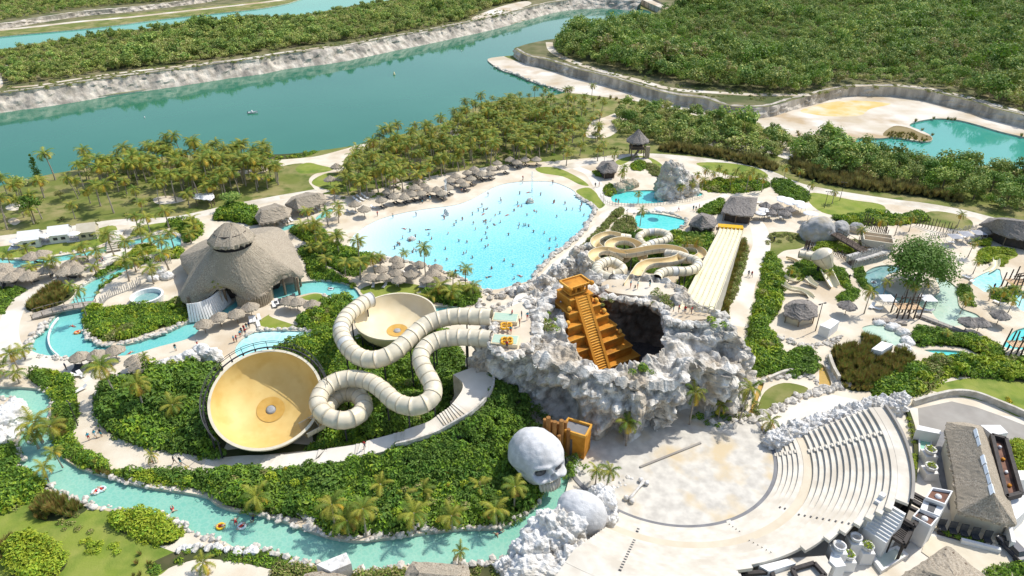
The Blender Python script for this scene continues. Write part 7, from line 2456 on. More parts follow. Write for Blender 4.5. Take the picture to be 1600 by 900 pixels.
for (x, y) in [(437, 350), (443, 348), (449, 347), (455, 345), (490, 330), (496, 328)]:
    dup(LNG[0], P(x, y), R(40), 1.2, 'cream lounger in front of the thatched bars', 'cream loungers at the thatched bars')
for (x, y) in [(555, 312), (561, 309), (567, 306), (560, 316), (566, 313), (572, 310), (545, 332), (553, 333), (575, 328), (583, 325)]:
    dup(LNG[0], P(x, y), R(50), 1.1, 'white lounger in the cluster at the left end of the beach', 'white loungers at the left of the beach')
for (x, y) in [(120, 588), (127, 587), (128, 610), (1483, 380), (1495, 375), (1506, 372), (1515, 378), (1520, 382), (1511, 435), (1517, 442), (1362, 480), (1370, 484), (1450, 487), (1185, 318), (1560, 475)]:
    dup(LNG[0], P(x, y), rq.random() * 6, 1.2, 'white lounger on the pale paving at right' if x > 800 else 'white lounger on the white path at left', 'loungers on the pale paving' if x > 800 else 'loungers on the left path')


def canopy(x, y, z, s, label, name='shade_canopy'):
    c = P(x, y)
    t = thing(name, label, 'canopy', c)
    MB().add([(c.x + dx * s, c.y + dy * s, z + (.5 if (dx, dy) == (0, 0) else 0)) for dx, dy in ((-1, -1), (1, -1), (1, 1), (-1, 1), (0, 0))], [(0, 1, 4), (1, 2, 4), (2, 3, 4), (3, 0, 4)]).build('fabric_roof', M_TOWEL if 'grey' in label else M_LWHITE, t)
    for dx, dy in ((-1, -1), (1, -1), (1, 1), (-1, 1)):
        MB().cyl((c.x + dx * s * .95, c.y + dy * s * .95, 0), (c.x + dx * s * .95, c.y + dy * s * .95, z), .05, .05, 5).build('post', M_GREYSTEEL, t)
    return t


for x, y, lb in [(1488, 382, 'grey fabric canopy leftmost behind the shade tree'), (1505, 378, 'grey fabric canopy between two others behind the shade tree'), (1525, 376, 'grey fabric canopy nearest the thatched hall'), (1382, 480, 'white cabana canopy by the timber climbing frame'), (1445, 480, 'white cabana canopy right of the timber climbing frame')]:
    canopy(x, y, 2.4, 1.5, lb)
# flat white umbrellas
t = thing('white_umbrella', 'umbrella', 'umbrella')
MB().lathe([(1.55, 2.45), (1.5, 2.52), (.8, 2.68), (.02, 2.8)], (0, 0, 0), 16).build('canopy', M_LWHITE, t, True)
MB().cyl((0, 0, 0), (0, 0, 2.75), .045, .045, 6).build('pole', M_GREYSTEEL, t)
PROTOS_TO_DROP.append(t)
for (x, y) in [(1219, 307), (1229, 311), (1240, 316), (1247, 314), (1250, 321), (1257, 319), (1186, 331), (1191, 327), (1261, 332), (1267, 332), (1231, 316), (1220, 312)]:
    dup(t, P(x, y + 14), 0, rq.uniform(.95, 1.1), 'round white umbrella on the terrace by the grey boulder', 'white umbrellas by the boulder')
for (x, y, lb) in [(30, 375, 'white umbrella beside the leftmost tent'), (76, 367, 'white umbrella beside the middle tent'), (120, 364, 'white umbrella beside the tan tent'), (1029, 325, 'white umbrella over the rim of the plunge pool')]:
    dup(t, P(x, y + 14), 0, 1.0, lb)

# ------------------------------------------------------------------ tents
M_TENTW = mat('white_canvas', (0.76, 0.75, 0.73), (0.80, 0.79, 0.77), 1, 0.8)
M_TENTT = mat('tan_canvas', (0.56, 0.49, 0.36), (0.62, 0.55, 0.42), 1, 0.8)


def tent(x, y, m, label, L=4.6, W=4.4):
    c = P(x, y)
    rz = R(18)
    t = thing('lounge_tent', label, 'tent', c)
    cs, sn = math.cos(rz), math.sin(rz)

    def w(a, b, z): return (c.x + a * cs - b * sn, c.y + a * sn + b * cs, z)
    h, hr = 2.4, 4.1
    x0, x1 = -L / 2, L / 2
    y0, y1 = -W / 2, W / 2
    for s in (-1, 1):
        a = MB()
        v = [w(x0 - .2, s * (W / 2 + .25), h - .12), w(x1 + .2, s * (W / 2 + .25), h - .12), w(x1 + .2, 0, hr), w(x0 - .2, 0, hr)]
        v2 = [(p[0], p[1], p[2] - .05) for p in v]
        a.add(v + v2, [(0, 1, 2, 3), (7, 6, 5, 4), (0, 4, 5, 1), (1, 5, 6, 2), (2, 6, 7, 3), (3, 7, 4, 0)])
        a.build('roof_panel', m, t)
        b = MB()
        b.beam(w(x0, s * y1, h / 2), w(x1, s * y1, h / 2), .06, h)
        sw = b.build('side_wall', m, t)
        if s < 0:
            for k in (-.9, .9):
                b = MB()
                b.beam(w(k - .5, s * (y1 + .05), 1.25), w(k + .5, s * (y1 + .05), 1.25), .05, .75)
                b.build('window', M_LBLACK, sw)
    b = MB()
    b.add([w(x1 - .05, y0, 0), w(x1 - .05, y1, 0), w(x1 - .05, y1, h), w(x1 - .05, 0, hr - .06), w(x1 - .05, y0, h)], [(0, 1, 2, 3, 4)])
    b.build('end_wall', m, t)
    MB().box(w(-.2, 0, .06), (L + .6, W, .12), rz).build('floor', M_PATH, t)
    MB().box(w(-L / 2 - 1.5, -.6, .1), (3.0, 3.4, .2), rz).build('terrace_deck', M_LWHITE, t)
    for k in range(2):
        dup(LNG[2 - 2 * k], Vector(w(-L / 2 - 1.3, -1.4 + 1.5 * k, .2)), rz + R(90), 1.1, 'cushioned lounger on the little deck of the ' + label.split(' lounge')[0], 'loungers on the tent decks')


tent(52, 382, M_TENTW, 'leftmost white lounge tent with two dark windows')
tent(98, 374, M_TENTW, 'middle white lounge tent with one window half hidden by a palm')
tent(141, 370, M_TENTT, 'tan lounge tent on the lawn by the arched stone bridge', 4.2, 4.0)

# ------------------------------------------------------------------ bridges, fences, poles
M_PLANK = mat('weathered_plank', (0.30, 0.26, 0.21), (0.42, 0.37, 0.31), 2.5, 0.9, rand=0.12)
M_PALING = mat('bleached_pole', (0.42, 0.40, 0.37), (0.56, 0.54, 0.50), 2.0, 0.9, rand=0.15)
M_DPOLE = mat('dark_pole', (0.075, 0.055, 0.042), (0.12, 0.09, 0.07), 2.0, 0.85)


def bridge(name, label, a, b, wdt, arch, m=M_PLANK, rail=True, n=26):
    t = thing(name, label, 'bridge', (a + b) / 2)
    d = (b - a).normalized()
    s = Vector((-d.y, d.x, 0))
    s.normalize()
    ang = math.atan2(d.y, d.x)

    def at(u): return a.lerp(b, u) + Vector((0, 0, .35 + arch * math.sin(math.pi * u)))
    L = (b - a).length
    for k in range(n):
        p = at((k + .5) / n)
        MB().box(p, (L / n * .93, wdt, .12), ang).build('plank', m, t)
    for sd in (-1, 1):
        pts = [at(k / 12) + s * sd * wdt / 2 * .98 - Vector((0, 0, .2)) for k in range(13)]
        MB().tube(pts, .14, 6).build('beam', m, t)
        if rail:
            pts = [p + Vector((0, 0, 1.15)) for p in pts]
            MB().tube(pts, .05, 5).build('hand_rail', m, t)
            for k in range(0, 13, 2):
                MB().cyl(pts[k] - Vector((0, 0, 1.2)), pts[k] + Vector((0, 0, .1)), .08, .08, 5).build('rail_post', M_POLE, t)
    return t


bridge('footbridge', 'wooden plank footbridge over the upper river at left', P(52, 496), P(150, 476), 2.6, .5)
bridge('footbridge', 'arched stone footbridge over the arrival pool', P(178, 394), P(184, 362), 3.2, .9, M_PATH, False, 14)


def palisade(name, label, px, h, gap, m=M_PALING, r_=.10, z=0.0, jit=.25, seed=1, lean=0.0, group=None):
    path = resample(catmull(pl(px, z), False, 5), gap)
    c = path[len(path) // 2]
    t = thing(name, label, 'fence', (c.x, c.y, 0), 0, group)
    r = random.Random(seed)
    proto = MB().cyl((0, 0, -.1), (0, 0, 1), r_, r_ * .85, 6).mesh('pole', m)
    for p in path:
        o = link_mesh('pole', proto, t, (p.x - c.x, p.y - c.y, z))
        o.scale = (1, 1, h * (1 + r.uniform(-jit, jit)))
        o.rotation_euler = (r.uniform(-.06, .06) + lean, r.uniform(-.06, .06), 0)
    MB().tube([p + Vector((0, 0, h * .45)) for p in path], .05, 4).build('rail', m, t)
    return t


palisade('palisade_fence', 'pale pole fence on the outer side of the stilt bridge', [(1334, 418), (1350, 414), (1370, 410), (1388, 403)], 1.5, .42, z=2.0, seed=2)
palisade('palisade_fence', 'pole fence on the inner side of the stilt bridge', [(1322, 408), (1340, 403), (1365, 396), (1382, 390)], 1.4, .42, z=2.0, seed=3)
palisade('palisade_fence', 'pole fence down the path left of the stilt bridge', [(1300, 396), (1312, 402), (1322, 409), (1330, 416)], 1.7, .5, M_DPOLE, seed=4)
palisade('palisade_fence', 'dark grey pole stockade behind the stilt hut', [(1348, 352), (1360, 358), (1375, 366), (1386, 374)], 3.4, .6, M_DPOLE, .12, seed=5)
palisade('palisade_fence', 'tall thin pole screen behind the shade tree', [(1432, 352), (1450, 358), (1470, 362), (1490, 366)], 3.0, .75, M_DPOLE, .1, seed=6)
palisade('palisade_fence', 'bleached pole fence between shade tree and thatched hall', [(1452, 372), (1475, 370), (1500, 364), (1525, 358)], 1.6, .6, seed=7)
palisade('palisade_fence', 'bleached pole fence above the planted island by the footbridge', [(158, 482), (166, 470), (180, 462), (196, 456), (212, 450), (222, 444)], 2.0, .45, seed=8)
palisade('palisade_fence', 'pole fence beside the mini cascade', [(238, 418), (248, 412), (258, 410), (270, 412)], 2.2, .5, seed=9)
palisade('palisade_fence', 'thin rail fence around the left side of the lagoon', [(938, 308), (948, 318), (965, 322), (1000, 322), (1040, 320), (1080, 314), (1100, 308)], 1.2, .9, M_PALING, .06, seed=10)
palisade('sand_screen', 'two dark plank panels at the top of the children\'s sand', [(1257, 388), (1269, 390)], 2.4, .35, M_DPOLE, .16, seed=11, jit=.1)
bridge('stilt_bridge', 'plank stilt bridge leading to the hut behind the shade tree', P(1328, 414, 0) + Vector((0, 0, 1.6)), P(1386, 397, 0) + Vector((0, 0, 1.6)), 3.4, 0, M_PALING, False, 16)
bridge('ramp_bridge', 'long dark plank ramp descending in front of the grey boulder', P(1303, 366, 2.4), P(1354, 396, 1.8), 2.6, 0, M_DPOLE, True, 18)
bridge('grey_ramp', 'long grey straight ramp at the right of the children\'s pools', P(1432, 494, 0) + Vector((0, 0, .2)), P(1535, 533, 0) + Vector((0, 0, .2)), 1.1, 0, M_ASPH, False, 12)
hut('garden_kiosk', 'small white framed kiosk with teal seats on the left promenade', 'kiosk', [(302, 310), (306, 303), (332, 301), (335, 308), (330, 313)], 2.6, [(312, 305), (325, 304)], 3.1, M_LWHITE, thick=.1, seed=41)
# roofless stilt hut
c = P(1366, 392)
t = thing('stilt_hut', 'roofless pale stilt hut with orange floor and slatted sides', 'hut', c)
MB().box((c.x, c.y, 2.0), (7.0, 5.4, .3), R(-20)).build('deck', mat('orange_deck', (0.55, 0.36, 0.20), (0.62, 0.44, 0.27), 1, .8), t)
for (dx, dy, sx, sy) in [(0, 2.6, 7.0, .25), (0, -2.6, 7.0, .25), (3.4, 0, .25, 5.2), (-3.4, 0, .25, 5.2), (0, .4, 6.8, .2)]:
    a = R(-20)
    MB().box((c.x + dx * math.cos(a) - dy * math.sin(a), c.y + dx * math.sin(a) + dy * math.cos(a), 3.0), (sx, sy, 1.8), a).build('wall_panel', M_CREAM, t)
for dx in (-3, 0, 3):
    for dy in (-2.3, 2.3):
        MB().cyl((c.x + dx, c.y + dy, -.1), (c.x + dx, c.y + dy, 2), .2, .2, 6).build('stilt', M_DPOLE, t)


def climbing_frame(x, y, w, d, h, label, seed):
    c = P(x, y)
    t = thing('climbing_frame', label, 'climbing frame', c)
    r = random.Random(seed)
    for i in range(5):
        for j in (0, 1):
            px_, py_ = c.x + (i / 4 - .5) * w, c.y + (j - .5) * d
            hh = h * r.uniform(.75, 1.15)
            MB().cyl((px_, py_, -.3), (px_ + r.uniform(-.3, .3), py_ + r.uniform(-.3, .3), hh), .17, .13, 6).build('pole', M_DPOLE, t)
    n = 9
    for k in range(n):
        MB().box((c.x + (k / (n - 1) - .5) * w * .92, c.y, h * .42), (w / n * .9, d, .12)).build('deck_plank', mat('orange_deck', (0.55, 0.36, 0.20), (0.62, 0.44, 0.27), 1, .8), t)
    for k in range(5):
        a = (c.x + r.uniform(-.5, .4) * w, c.y + r.choice((-.5, .5)) * d, h * r.uniform(.45, .7))
        q = (a[0] + r.uniform(.2, .5) * w, a[1], h * r.uniform(.5, .8))
        MB().beam(a, q, .16).build('cross_beam', M_DPOLE, t)
    return t


climbing_frame(1414, 493, 5.0, 2.6, 5.6, 'dark timber climbing frame under the palms in the children\'s pools', 1)
climbing_frame(1586, 452, 4.6, 3.0, 4.6, 'dark timber play tower with orange deck at the right edge', 2)
climbing_frame(1588, 552, 4.4, 2.4, 5.4, 'dark timber play tower at the corner pool on the right edge', 3)
t = bridge('timber_bridge', 'low brown timber bridge under the climbing frame', P(1365, 502), P(1415, 506), 1.6, .3, M_PLANK, False, 14)

# lamp posts
tp = thing('lamp_post', 'lamp', 'lamp post')
MB().cyl((0, 0, 0), (0, 0, 5.2), .09, .06, 6).build('pole', M_STEEL, tp)
MB().beam((-.55, 0, 5.2), (.55, 0, 5.2), .07).build('arm', M_STEEL, tp)
for s in (-1, 1): MB().box((s * .55, 0, 5.15), (.4, .2, .14)).build('lamp_head', M_STEEL, tp)
PROTOS_TO_DROP.append(tp)
for x, y, s, lb in [(1274, 517, 1.3, 'tall lamp post beside the thatched kiosk of the children\'s area'), (1046, 509, .8, 'lamp post on the racing slide launch'), (818, 553, .7, 'lamp post at the front of the raft launch'), (122, 665, 1.0, 'slim lamp post on the white path below the river bend'), (1288, 325, 1.0, 'curved lamp post at the left of the far lawn'),
                    (1312, 313, 1.1, 'lamp post on the far lawn by the ring path'), (978, 352, .9, 'lamp post left of the plunge pool'), (943, 268, 1.0, 'lamp post beside the shadowed hut'), (1193, 345, 1.0, 'thin post between the dark parasols'), (942, 322, .8, 'lamp post at the lagoon fence')]:
    dup(tp, P(x, y), rq.random() * 3, s, lb)

# ------------------------------------------------------------------ fountains, boat, buoys
M_SPRAY = bpy.data.materials.new('fountain_spray')
M_SPRAY.use_nodes = True
_n, _l = M_SPRAY.node_tree.nodes, M_SPRAY.node_tree.links
_b = _n['Principled BSDF']
_b.inputs['Base Color'].default_value = (.9, .93, .95, 1)
_b.inputs['Roughness'].default_value = .6
_nz = _n.new('ShaderNodeTexNoise')
_nz.inputs['Scale'].default_value = 2.5
_tc = _n.new('ShaderNodeTexCoord')
_l.new(_tc.outputs['Object'], _nz.inputs['Vector'])
_mr = _n.new('ShaderNodeMapRange')
_mr.inputs['From Min'].default_value = .35
_mr.inputs['From Max'].default_value = .75
_mr.inputs['To Max'].default_value = .55
_l.new(_nz.outputs['Fac'], _mr.inputs['Value'])
_l.new(_mr.outputs[0], _b.inputs['Alpha'])
for x, y, h, lb in [(697, 309, 6.5, 'thin white fountain jet at the edge of the beach'), (831, 314, 9.5, 'tall white fountain jet over the pale pool rock')]:
    c = P(x, y)
    prof = [(.42, 0), (.30, h * .3), (.34, h * .6), (.42, h * .85), (.15, h)]
    o = MB().lathe(prof, tuple(c), 10).build('fountain_jet', M_SPRAY, None, True)
    tag(o, lb, 'fountain')
for x, y, lb in [(395, 177, 'small white motor boat on the lake')]:
    c = P(x, y, -.6)
    t = thing('motor_boat', lb, 'boat', c, R(12))
    b = MB()
    secs = []
    for u, wd, zz in [(-1.9, .75, .55), (-1, .85, .55), (.2, .85, .6), (1.3, .55, .75), (2.1, .04, .95)]:
        secs.append([(u, -wd, zz), (u, -wd * .6, -.1), (u, wd * .6, -.1), (u, wd, zz)])
    b.grid(secs, flip=True)
    b.add(secs[0], [(0, 1, 2, 3)])
    b.build('hull', M_LWHITE).parent = t
    b = MB()
    b.grid([[(u, -wd * .92, zz - .1), (u, wd * .92, zz - .1)] for u, wd, zz in [(-1.9, .75, .55), (-1, .85, .55), (.2, .85, .6), (1.3, .55, .75), (2.1, .04, .95)]])
    b.build('deck', M_TOWEL).parent = t
    b = MB()
    b.box((-.2, 0, .9), (.5, .9, .7), 0, 0, .8)
    b.build('console', M_LWHITE).parent = t
    b = MB()
    b.box((-2.0, 0, .5), (.3, .4, .7))
    b.build('outboard_motor', M_STEEL).parent = t
for x, y, lb in [(616, 117, 'pale yellow buoy in the middle of the lake'), (721, 80, 'tiny white buoy near the far end of the lake'), (226, 184, 'tiny white buoy at the left of the lake')]:
    c = P(x, y, -.6)
    t = thing('buoy', lb, 'buoy', c)
    s = 1.0 if x == 616 else .45
    MB().lathe([(.01, -.2), (.55 * s, 0), (.6 * s, .45 * s), (.3 * s, .9 * s), (.25 * s, 1.4 * s), (.01, 1.6 * s)], tuple(c), 10).build('float', M_LWHITE if s < 1 else mat('pale_yellow_paint', (.8, .72, .4), (.8, .72, .42), 1, .5), t, True)
    MB().cyl((c.x, c.y, 1.0 * s - .6), (c.x, c.y, 2.0 * s - .6), .06, .04, 5).build('mast', M_STEEL, t)

# stone pit of the mini cascade at left
c = P(232, 470)
t = thing('whirlpool_tub', 'round white walled tub set in the bank by the great pavilion', 'pool', c)
MB().lathe([(3.4, -.2), (3.5, 1.5), (3.0, 1.5), (2.9, .5)], tuple(c), 28).build('rim', M_WHITE, t)
MB().lathe([(.01, .5), (2.95, .5)], tuple(c), 28).build('water_surface', W_DARKP, t)
# leaning white slab beside the kiosk
for (quad, z, m, nm, lb, cat) in [
        ([(1281, 508), (1300, 497), (1312, 502), (1297, 514)], 2.4, M_WHITE, 'equipment_box', 'small white cube shed beside the lamp post of the children\'s area', 'shed'),
        ([(1362, 545), (1378, 533), (1396, 538), (1378, 549)], 2.2, M_WHITE, 'equipment_box', 'flat white roofed shed in the rusty grasses', 'shed'),
        ([(494, 882), (541, 863), (549, 880), (517, 893)], 3.0, M_WROCK, 'equipment_box', 'white marbled box shed at the river edge between two thatched roofs', 'shed')]:
    q = pl(quad, z)
    o = MB().prism([(p.x, p.y) for p in q], -.1, z).build(nm, m)
    tag(o, lb, cat)
# ------------------------------------------------------------------ the white service buildings at lower right
def quad_xy(q, z): return [(p.x, p.y) for p in pl(q, z)]


def block(b, q, z1, z0=-.1): return b.prism(quad_xy(q, z1), z0, z1)


def inset(q, k):
    cx, cy = sum(p[0] for p in q) / len(q), sum(p[1] for p in q) / len(q)
    return [(cx + (p[0] - cx) * k, cy + (p[1] - cy) * k) for p in q]


M_BROWN = mat('rust_roof_well', (0.16, 0.075, 0.05), (0.24, 0.13, 0.09), 0.8, 0.85, c3=(0.10, 0.06, 0.045), scale3=.5)
M_BFRAME = mat('black_timber', (0.035, 0.03, 0.028), (0.06, 0.05, 0.045), 2, 0.7)


def roof_box(name, label, q, z, well=None, door=None):
    """white block with a parapet round a sunken rusty roof"""
    p = pl(q, z)
    c = sum(p, Vector()) / len(p)
    t = thing(name, label, 'building', (c.x, c.y, 0))
    block(MB(), q, z - .5).build('wall', M_WHITE, t)
    n = len(p)
    for i in range(n):
        a, b_ = p[i], p[(i + 1) % n]
        ai, bi = a.lerp(c, .13), b_.lerp(c, .13)
        MB().prism([(a.x, a.y), (b_.x, b_.y), (bi.x, bi.y), (ai.x, ai.y)], z - .52, z).build('parapet', M_WHITE, t)
    if well:
        pi = [v.lerp(c, .14) for v in p]
        MB().prism([(v.x, v.y) for v in pi], z - .52, z - .44).build('roof_well', M_BROWN, t)
        MB().lathe([(.45, 0), (.4, .25), (.01, .35)], (c.x, c.y, z - .42), 10).build('roof_vent', M_LWHITE, t, True)
    return t


tb = roof_box('white_building', 'tall white block with a rusty roof well beside the thatched long house', [(1457, 761), (1489, 767), (1477, 788), (1446, 777)], 6.0, True)
t2 = roof_box('white_building', 'lower white block with a dark roof well above the black stairs', [(1436, 795), (1467, 808), (1455, 822), (1426, 806)], 5.0, True)
b = MB()
block(b, [(1444, 779), (1476, 790), (1468, 806), (1438, 795)], 5.2)
o = b.build('link_roof', M_WHITE, t2)
block(MB(), [(1452, 786), (1464, 790), (1459, 801), (1449, 797)], 5.26, 5.1).build('skylight', M_LBLACK, t2)
# thatched long house
ev = pl([(1479, 659), (1477, 672), (1483, 700), (1489, 731), (1494, 765), (1497, 798), (1530, 808), (1567, 818), (1589, 819), (1578, 780), (1560, 730), (1545, 690), (1534, 666), (1510, 660)], 4.2)
rd = [P(1524, 668, 7.4), P(1552, 770, 7.4)]
c = sum(ev, Vector()) / len(ev)
t = thing('thatched_long_house', 'long thatched house with torn white ridge covers at the right edge', 'house', (c.x, c.y, 0))
loop = []
for i, p in enumerate(ev): loop += [p.lerp(ev[(i + 1) % len(ev)], u) for u in (0, .34, .67)]
thatch(MB(), loop, rd, rows=10, sag=.03, thick=.5, seed=31, dens=.45, rough=.06).build('thatched_roof', M_THATCH, t)
inn = [(c.lerp(p, .86).x, c.lerp(p, .86).y) for p in ev]
MB().prism(inn, -.1, 4.0).build('wall', M_CREAM, t)
r = random.Random(4)
M_TARP = mat('white_ridge_sheet', (0.60, 0.66, 0.72), (0.74, 0.78, 0.80), 2, .5)
for k in range(7):
    if k == 2: continue
    u = .02 + k / 7
    p, q = rd[0].lerp(rd[1], u), rd[0].lerp(rd[1], u + .13)
    s = Vector((.5, .14, 0)) * r.uniform(.6, 1.3)
    b = MB()
    b.grid([[p - s - Vector((0, 0, .22)), p + Vector((0, 0, .18)), p + s - Vector((0, 0, .22))], [q - s - Vector((0, 0, .25)), q + Vector((0, 0, .16)), q + s - Vector((0, 0, .25))]], flip=True)
    b.build('ridge_sheet', M_TARP, t)
hut('thatched_roof_house', 'grey thatched roof cut by the bottom right edge, below the cream yard', 'thatched roof', [(1392, 915), (1412, 897), (1445, 876), (1478, 853), (1492, 860), (1515, 880), (1545, 905), (1560, 940), (1400, 940)], 4.0, [(1455, 895), (1492, 905)], 6.6, M_THATCH, seed=33, walls=(3.6, M_CREAM))
# black framed roof well right of the long house
q = [(1549, 681), (1571, 687), (1595, 772), (1572, 778)]
p = pl(q, 4.6)
c = sum(p, Vector()) / 4
t = thing('framed_roof_well', 'long black framed roof well with rusty floor right of the thatched long house', 'building', (c.x, c.y, 0))
block(MB(), q, 3.9).build('wall', M_WHITE, t)
for i in range(4):
    MB().beam(p[i], p[(i + 1) % 4], .55, .9).build('frame_beam', M_BFRAME, t)
block(MB(), inset(q, .9), 4.1, 3.92).build('roof_well', M_BROWN, t)
for k in range(4):
    v = p[0].lerp(p[3], .15 + .22 * k).lerp(p[1].lerp(p[2], .15 + .22 * k), .5)
    lb_ = MB()
    lump(lb_, (v.x, v.y, 4.3), (.3, .3, .3), k, 2, .3, .6)
    lb_.build('roof_clutter', [M_LWHITE, M_GOLD][k % 2], t)
for (q, z, lb) in [([(1532, 664), (1563, 664), (1575, 676), (1552, 680)], 4.2, 'white flat roof behind the thatched long house'), ([(1572, 778), (1598, 772), (1612, 790), (1588, 812)], 3.6, 'white wall block below the black framed roof well'),
                   ([(1434, 664), (1470, 672), (1470, 678), (1432, 671)], 2.6, 'low white screen wall above the small mint pool'), ([(1590, 735), (1620, 735), (1620, 750), (1594, 750)], 3.0, 'white slab roof at the right edge')]:
    tag(block(MB(), q, z).build('white_block', M_WHITE), lb, 'building')
# mint pool and planters
def framed_pool(q, label, wm, z=.7):
    p = pl(q, z)
    c = sum(p, Vector()) / 4
    t = thing('framed_pool', label, 'pool', (c.x, c.y, 0))
    for i in range(4):
        a, b_ = p[i], p[(i + 1) % 4]
        ai, bi = a.lerp(c, .24), b_.lerp(c, .24)
        MB().prism([(a.x, a.y), (b_.x, b_.y), (bi.x, bi.y), (ai.x, ai.y)], -.1, z).build('coping', M_WHITE, t)
    MB().prism([(v.lerp(c, .22).x, v.lerp(c, .22).y) for v in p], -.1, z - .25).build('water_surface', wm, t)


W_MINT = water_mat('mint_pool_water', (0.28, 0.58, 0.44), (0.33, 0.62, 0.48), pat=.06, patscale=.8, rough=.08, bump=.1)
framed_pool([(1435, 676), (1457, 680), (1455, 714), (1436, 710)], 'small mint pool in a white frame beside the amphitheatre rim', W_MINT)
framed_pool([(1360, 868), (1402, 852), (1420, 866), (1378, 892)], 'pale square pool in a white frame at the bottom right', mat('pale_pool', (.62, .68, .58), (.66, .71, .62), 1, .2))


def urn(x, y, z, s, label, plant=True):
    c = P(x, y, z)
    t = thing('pedestal_urn', label, 'planter', (c.x, c.y, 0))
    MB().box((c.x, c.y, z / 2), (1.9 * s, 1.9 * s, z + .1)).build('pedestal', M_WHITE, t)
    MB().lathe([(.5 * s, z), (.85 * s, z + .5 * s), (.95 * s, z + .9 * s), (.7 * s, z + .9 * s), (.6 * s, z + .5 * s)], (c.x, c.y, 0), 14).build('bowl', M_WROCK, t, True)
    if plant:
        b = MB()
        rr_ = random.Random(int(x))
        for i in range(50): leaf(b, Vector((c.x + rr_.uniform(-.7, .7) * s, c.y + rr_.uniform(-.7, .7) * s, z + .8 * s + rr_.uniform(0, .4))), rvec(rr_) + Vector((0, 0, .5)), .4, rr_, pick(rr_), .5)
        b.build('plant', LF['lime'], t)
    return t


urn(1452, 708, 1.6, 1.0, 'white pedestal with a planted bowl below the mint pool')
urn(1453, 734, 1.5, 1.0, 'white pedestal with a shell bowl nearer the black pergola')
urn(1310, 858, 3.4, .95, 'white pillar with a bowl above the dark doorway at the bottom', False)
urn(1336, 844, 3.0, .9, 'white drum pillar with a bowl left of the small planter', False)
urn(1354, 858, 2.2, .9, 'white drum pillar with yellow plants at its foot')
urn(1325, 872, 1.8, .9, 'white drum pillar nearest the bottom edge')
t = thing('gate_block', 'white gate block with a dark doorway at the bottom of the seats', 'building', P(1308, 880))
block(MB(), [(1299, 862), (1312, 868), (1322, 884), (1306, 886), (1296, 876)], 3.2).build('wall', M_WHITE, t)
a, b_ = P(1301, 892, .2), P(1309, 897, .2)
MB().beam(a + Vector((0, -.1, 1.3)), b_ + Vector((0, -.1, 1.3)), .12, 2.5).build('doorway', M_DARKIN, t)
# white stepped stair at the right end of the seats
t = thing('white_stair', 'white stepped stair block with thick side walls at the right end of the seats', 'stairs', P(1385, 810))
s0, s1 = P(1398, 790, 6.6), P(1366, 838, 3.4)
dd = (s1 - s0)
n = 10
ang = math.atan2(dd.y, dd.x)
for k in range(n):
    p = s0.lerp(s1, (k + .5) / n)
    MB().box((p.x, p.y, p.z / 2), (math.hypot(dd.x, dd.y) / n, 3.2, p.z), ang).build('step', M_WHITE, t)
    if k % 2 == 0:
        for sd in (-1.8, ):
            MB().box((p.x - math.sin(ang) * sd, p.y + math.cos(ang) * sd, p.z / 2 + .5), (math.hypot(dd.x, dd.y) / n * 2, .7, p.z + 1.0), ang).build('side_wall', M_WHITE, t)


def pergola(label, q, z, slats, seed=1):
    p = pl(q, z)
    c = sum(p, Vector()) / 4
    t = thing('black_pergola', label, 'pergola', (c.x, c.y, 0))
    for i in range(4):
        MB().beam(p[i], p[(i + 1) % 4], .5, .5).build('beam', M_BFRAME, t)
        MB().cyl((p[i].x, p[i].y, 0), (p[i].x, p[i].y, z), .2, .2, 6).build('post', M_BFRAME, t)
    for k in range(slats):
        u = (k + 1) / (slats + 1)
        MB().beam(p[0].lerp(p[3], u), p[1].lerp(p[2], u), .22, .2).build('slat', M_BFRAME, t)


pergola('upper black pergola frame between the seat rim and the white block', [(1424, 770), (1450, 784), (1446, 795), (1419, 780)], 4.6, 2)
pergola('middle black pergola frame above a cream landing', [(1416, 790), (1440, 802), (1428, 822), (1402, 806)], 4.4, 0)
pergola('black slatted stair frame below the lower white block', [(1400, 812), (1424, 828), (1412, 850), (1394, 838)], 3.6, 8)
pergola('black pergola frame at the bottom edge, left of the white gate block', [(1238, 890), (1272, 880), (1290, 900), (1250, 915)], 3.4, 0)
pergola('leftmost black pergola frame cut by the bottom edge', [(1160, 897), (1206, 893), (1212, 915), (1165, 915)], 3.2, 0)
for q_, z_, lb_ in [([(1165, 905), (1232, 872), (1290, 868), (1300, 885), (1285, 915)], 2.9, 'pale landing under the two bottom pergolas'), ([(1186, 884), (1230, 873), (1244, 880), (1202, 893)], 3.7, 'low white stepped block above the leftmost bottom pergola')]:
    tag(block(MB(), q_, z_).build('terrace_block', M_SEAT if z_ < 3 else M_WHITE), lb_, 'terrace')
